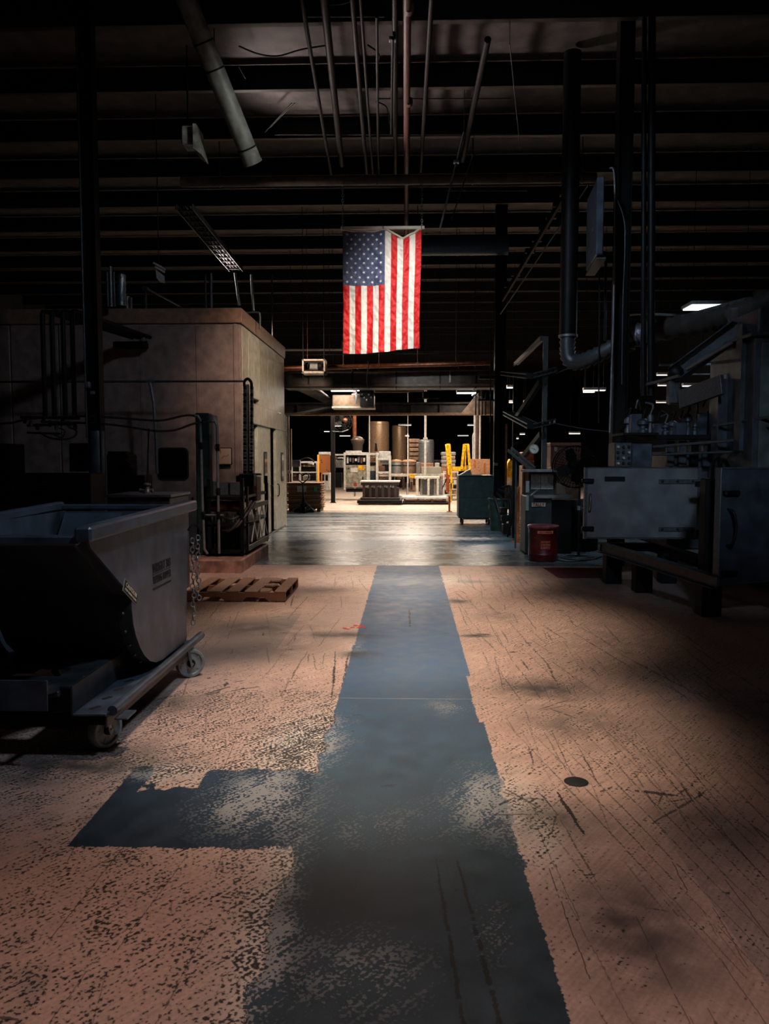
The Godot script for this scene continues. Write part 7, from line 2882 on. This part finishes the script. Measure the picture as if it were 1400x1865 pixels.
	for k in 4:
		st = mb()
		pbox(st, 804 + (k % 2), 823 + 7 * k, 830 - (k % 2), 829.5 + 7 * k, d, 0.9, 0.03)
		part("layer", st, mat(Color(0.62, 0.56, 0.50), 0.4, 0.0, grime_tex, 1.5) if k % 2 else M.grey, t)
	st = mb()
	var pl := W(804, 851, d)
	box2(st, Vector3(pl.x, 0, -d - 0.9), Vector3(W(830, 851, d).x, pl.y, -d), 0.01)
	part("base", st, M.card_dark, t)
	d = 29.5
	i = 0
	for q in [[857, 836, 893, 866, M.card, 0.9, 29.5], [848, 848, 862, 866, M.card_dark, 0.6, 29.9]]:
		st = mb()
		pbox(st, q[0], q[1], q[2], q[3], q[6], q[5], 0.01)
		o = solo("carton", st, q[4], ["big cardboard carton behind the dark green cabinet", "smaller brown carton half behind the yellow frame"][i], "carton", "cartons by the yellow frames")
		if i == 0:
			st = mb()
			pbox(st, 881, 844, 883.5, 866, q[6] - 0.01, 0.02, 0.002)
			pbox(st, 863, 838, 866, 852, q[6] - 0.01, 0.02, 0.002)
			part("strap", st, M.orange, o)
		i += 1
	t = thing("carton_stand", "low stand under the cardboard carton", "stand", Vector3(W(872, 866, 29.5).x, 0, -29.9))
	st = mb()
	var qa := W(857, 866, 29.5)
	box2(st, Vector3(qa.x - 0.2, 0, -30.4), Vector3(W(893, 866, 29.5).x, qa.y, -29.45), 0.01)
	part("body", st, M.brown_box, t)
	st = mb()
	box2(st, Vector3(qa.x - 0.22, qa.y - 0.02, -30.42), Vector3(W(893, 866, 29.5).x + 0.02, qa.y, -29.43), 0.004)
	part("top", st, M.card_dark, t)

# ---------------------------------------------------------------- last small things
func build_small_things() -> void:
	# orange post before the low platform
	var g := G(818, 932)
	var t := thing("guard_post", "short orange post with a foot before the low white platform", "post", g)
	var st := mb()
	cyl(st, g, Vector3(g.x, W(818, 904, -g.z).y, g.z), 0.03, 12)
	part("post", st, M.orange, t)
	st = mb()
	cbox(st, g + Vector3(0, 0.01, 0), Vector3(0.16, 0.02, 0.16), 0.003)
	part("foot", st, M.orange, t)
	# things glimpsed behind the desk
	st = mb()
	pbox(st, 1003, 811, 1057, 850, 19.0, 1.0, 0.012)
	var o := solo("pink_crate", st, mat(Color(0.56, 0.38, 0.33), 0.65, 0.0, grain_tex, 1.0), "large pinkish crate behind the pedestal fan", "crate")
	st = mb()
	pbox(st, 1002, 806, 1058, 812, 18.95, 1.1, 0.01)
	part("lid", st, mat(Color(0.66, 0.47, 0.42), 0.6, 0.0, grain_tex, 1.0), o)
	st = mb()
	pbox(st, 1009, 814, 1014, 822, 18.98, 0.02, 0.002)
	part("label", st, M.cream, o)
	for x in [992.0, 996.0]:
		pass
	var x0 := W(993, 836, 18.5).x
	st = mb()
	box2(st, Vector3(x0 - 0.03, 0, -18.55), Vector3(x0 + 0.03, W(993, 808, 18.5).y, -18.45), 0.006)
	solo("pink_post", st, mat(Color(0.6, 0.42, 0.36), 0.6), "slim pinkish post beside the large pinkish crate", "post")
	st = mb()
	var lo := W(1003, 850, 19.0)
	box2(st, Vector3(lo.x, 0, -20.0), Vector3(W(1057, 850, 19.0).x, lo.y, -19.0), 0.01)
	solo("crate_stand", st, M.brown_box, "brown stand under the large pinkish crate", "stand")
	t = thing("orange_sacks", "orange stack behind the round dial", "stack", Vector3(W(960, 836, 21.0).x, 0, -21.3))
	for q in [[951, 823, 972, 838], [950, 838, 973, 842], [956, 842, 973, 848]]:
		st = mb()
		pbox(st, q[0], q[1], q[2], q[3], 21.0, 0.6, 0.02)
		part("layer", st, M.orange if q[1] != 838 else M.card, t)
	st = mb()
	var ob := W(951, 848, 21.0)
	box2(st, Vector3(ob.x, 0, -21.6), Vector3(W(973, 848, 21.0).x, ob.y, -21.0), 0.01)
	part("base", st, M.card_dark, t)
	t = thing("yellow_truck", "yellow and white machine glimpsed behind the brown post", "machine", Vector3(W(927, 836, 25.0).x, 0, -25.3))
	st = mb()
	prism(st, PackedVector2Array([Vector2(-0.1, -0.3), Vector2(0.12, -0.3), Vector2(0.12, 0.2), Vector2(0.02, 0.3), Vector2(-0.06, 0.15)]), 0.4, Transform3D(Basis(), W(926, 853, 25.0)))
	part("hood", st, M.yellow, t)
	st = mb()
	pbox(st, 921, 863, 933, 885, 25.05, 0.4, 0.02)
	part("body", st, M.cream, t)
	st = mb()
	var bt := W(921, 884, 25.0)
	box2(st, Vector3(bt.x, 0, -25.5), Vector3(W(933, 884, 25.0).x, bt.y, -25.05), 0.01)
	part("base", st, M.dark_metal, t)
	# dark drum stack beside the desk
	t = thing("black_drum", "black drum between the desk and the pedestal fan", "drum", Vector3(W(1060, 836, 13.6).x, 0, -13.6))
	st = mb()
	lathe(st, [[0.0, 0.0], [0.28, 0.0], [0.29, 0.02], [0.29, 0.3], [0.30, 0.31], [0.29, 0.32], [0.29, 0.6], [0.30, 0.61], [0.29, 0.62], [0.29, 0.88], [0.28, 0.89], [0.0, 0.88]], 32, up_at(t.position))
	part("body", st, M.black, t)
	# a small slip of paper on the grey floor
	st = mb()
	cbox(st, G(676, 969) + Vector3(0, 0.003, 0), Vector3(0.2, 0.004, 0.05), 0.0, Basis(Vector3.UP, 0.05))
	solo("paper_slip", st, M.paper, "thin pale slip of paper lying on the grey floor", "paper")
	# red scraps beside the stripe
	t = thing("tape_scraps", "torn scraps of red tape stuck to the floor beside the stripe", "tape", G(640, 1143))
	var rr := RandomNumberGenerator.new()
	rr.seed = 3
	for k in 7:
		st = mb()
		var c := G(626 + 6.0 * k + rr.randf() * 4, 1139 + rr.randf() * 8) + Vector3(0, 0.0015, 0)
		prism(st, PackedVector2Array([Vector2(-0.03, -0.01), Vector2(0.01, -0.02), Vector2(0.04, 0.0), Vector2(0.02, 0.02), Vector2(-0.02, 0.015)]), 0.001, Transform3D(Basis(Vector3.RIGHT, Vector3(0, 0, -1), Vector3.UP).rotated(Vector3.UP, rr.randf() * 6.0), c))
		part("scrap", st, mat(Color(0.72, 0.22, 0.20), 0.6), t)
	# loose cable on the floor by the fan
	st = mb()
	tube(st, smooth([G(965, 1012) + Vector3(0, 0.01, 0), G(1005, 1018) + Vector3(0, 0.01, 0), G(1030, 1024) + Vector3(0, 0.01, 0), G(1070, 1022) + Vector3(0, 0.01, 0), G(1095, 1015) + Vector3(0, 0.01, 0)], 8), 0.008, 8)
	solo("floor_cable", st, M.hose, "thin dark cable lying round the foot of the pedestal fan", "cable")
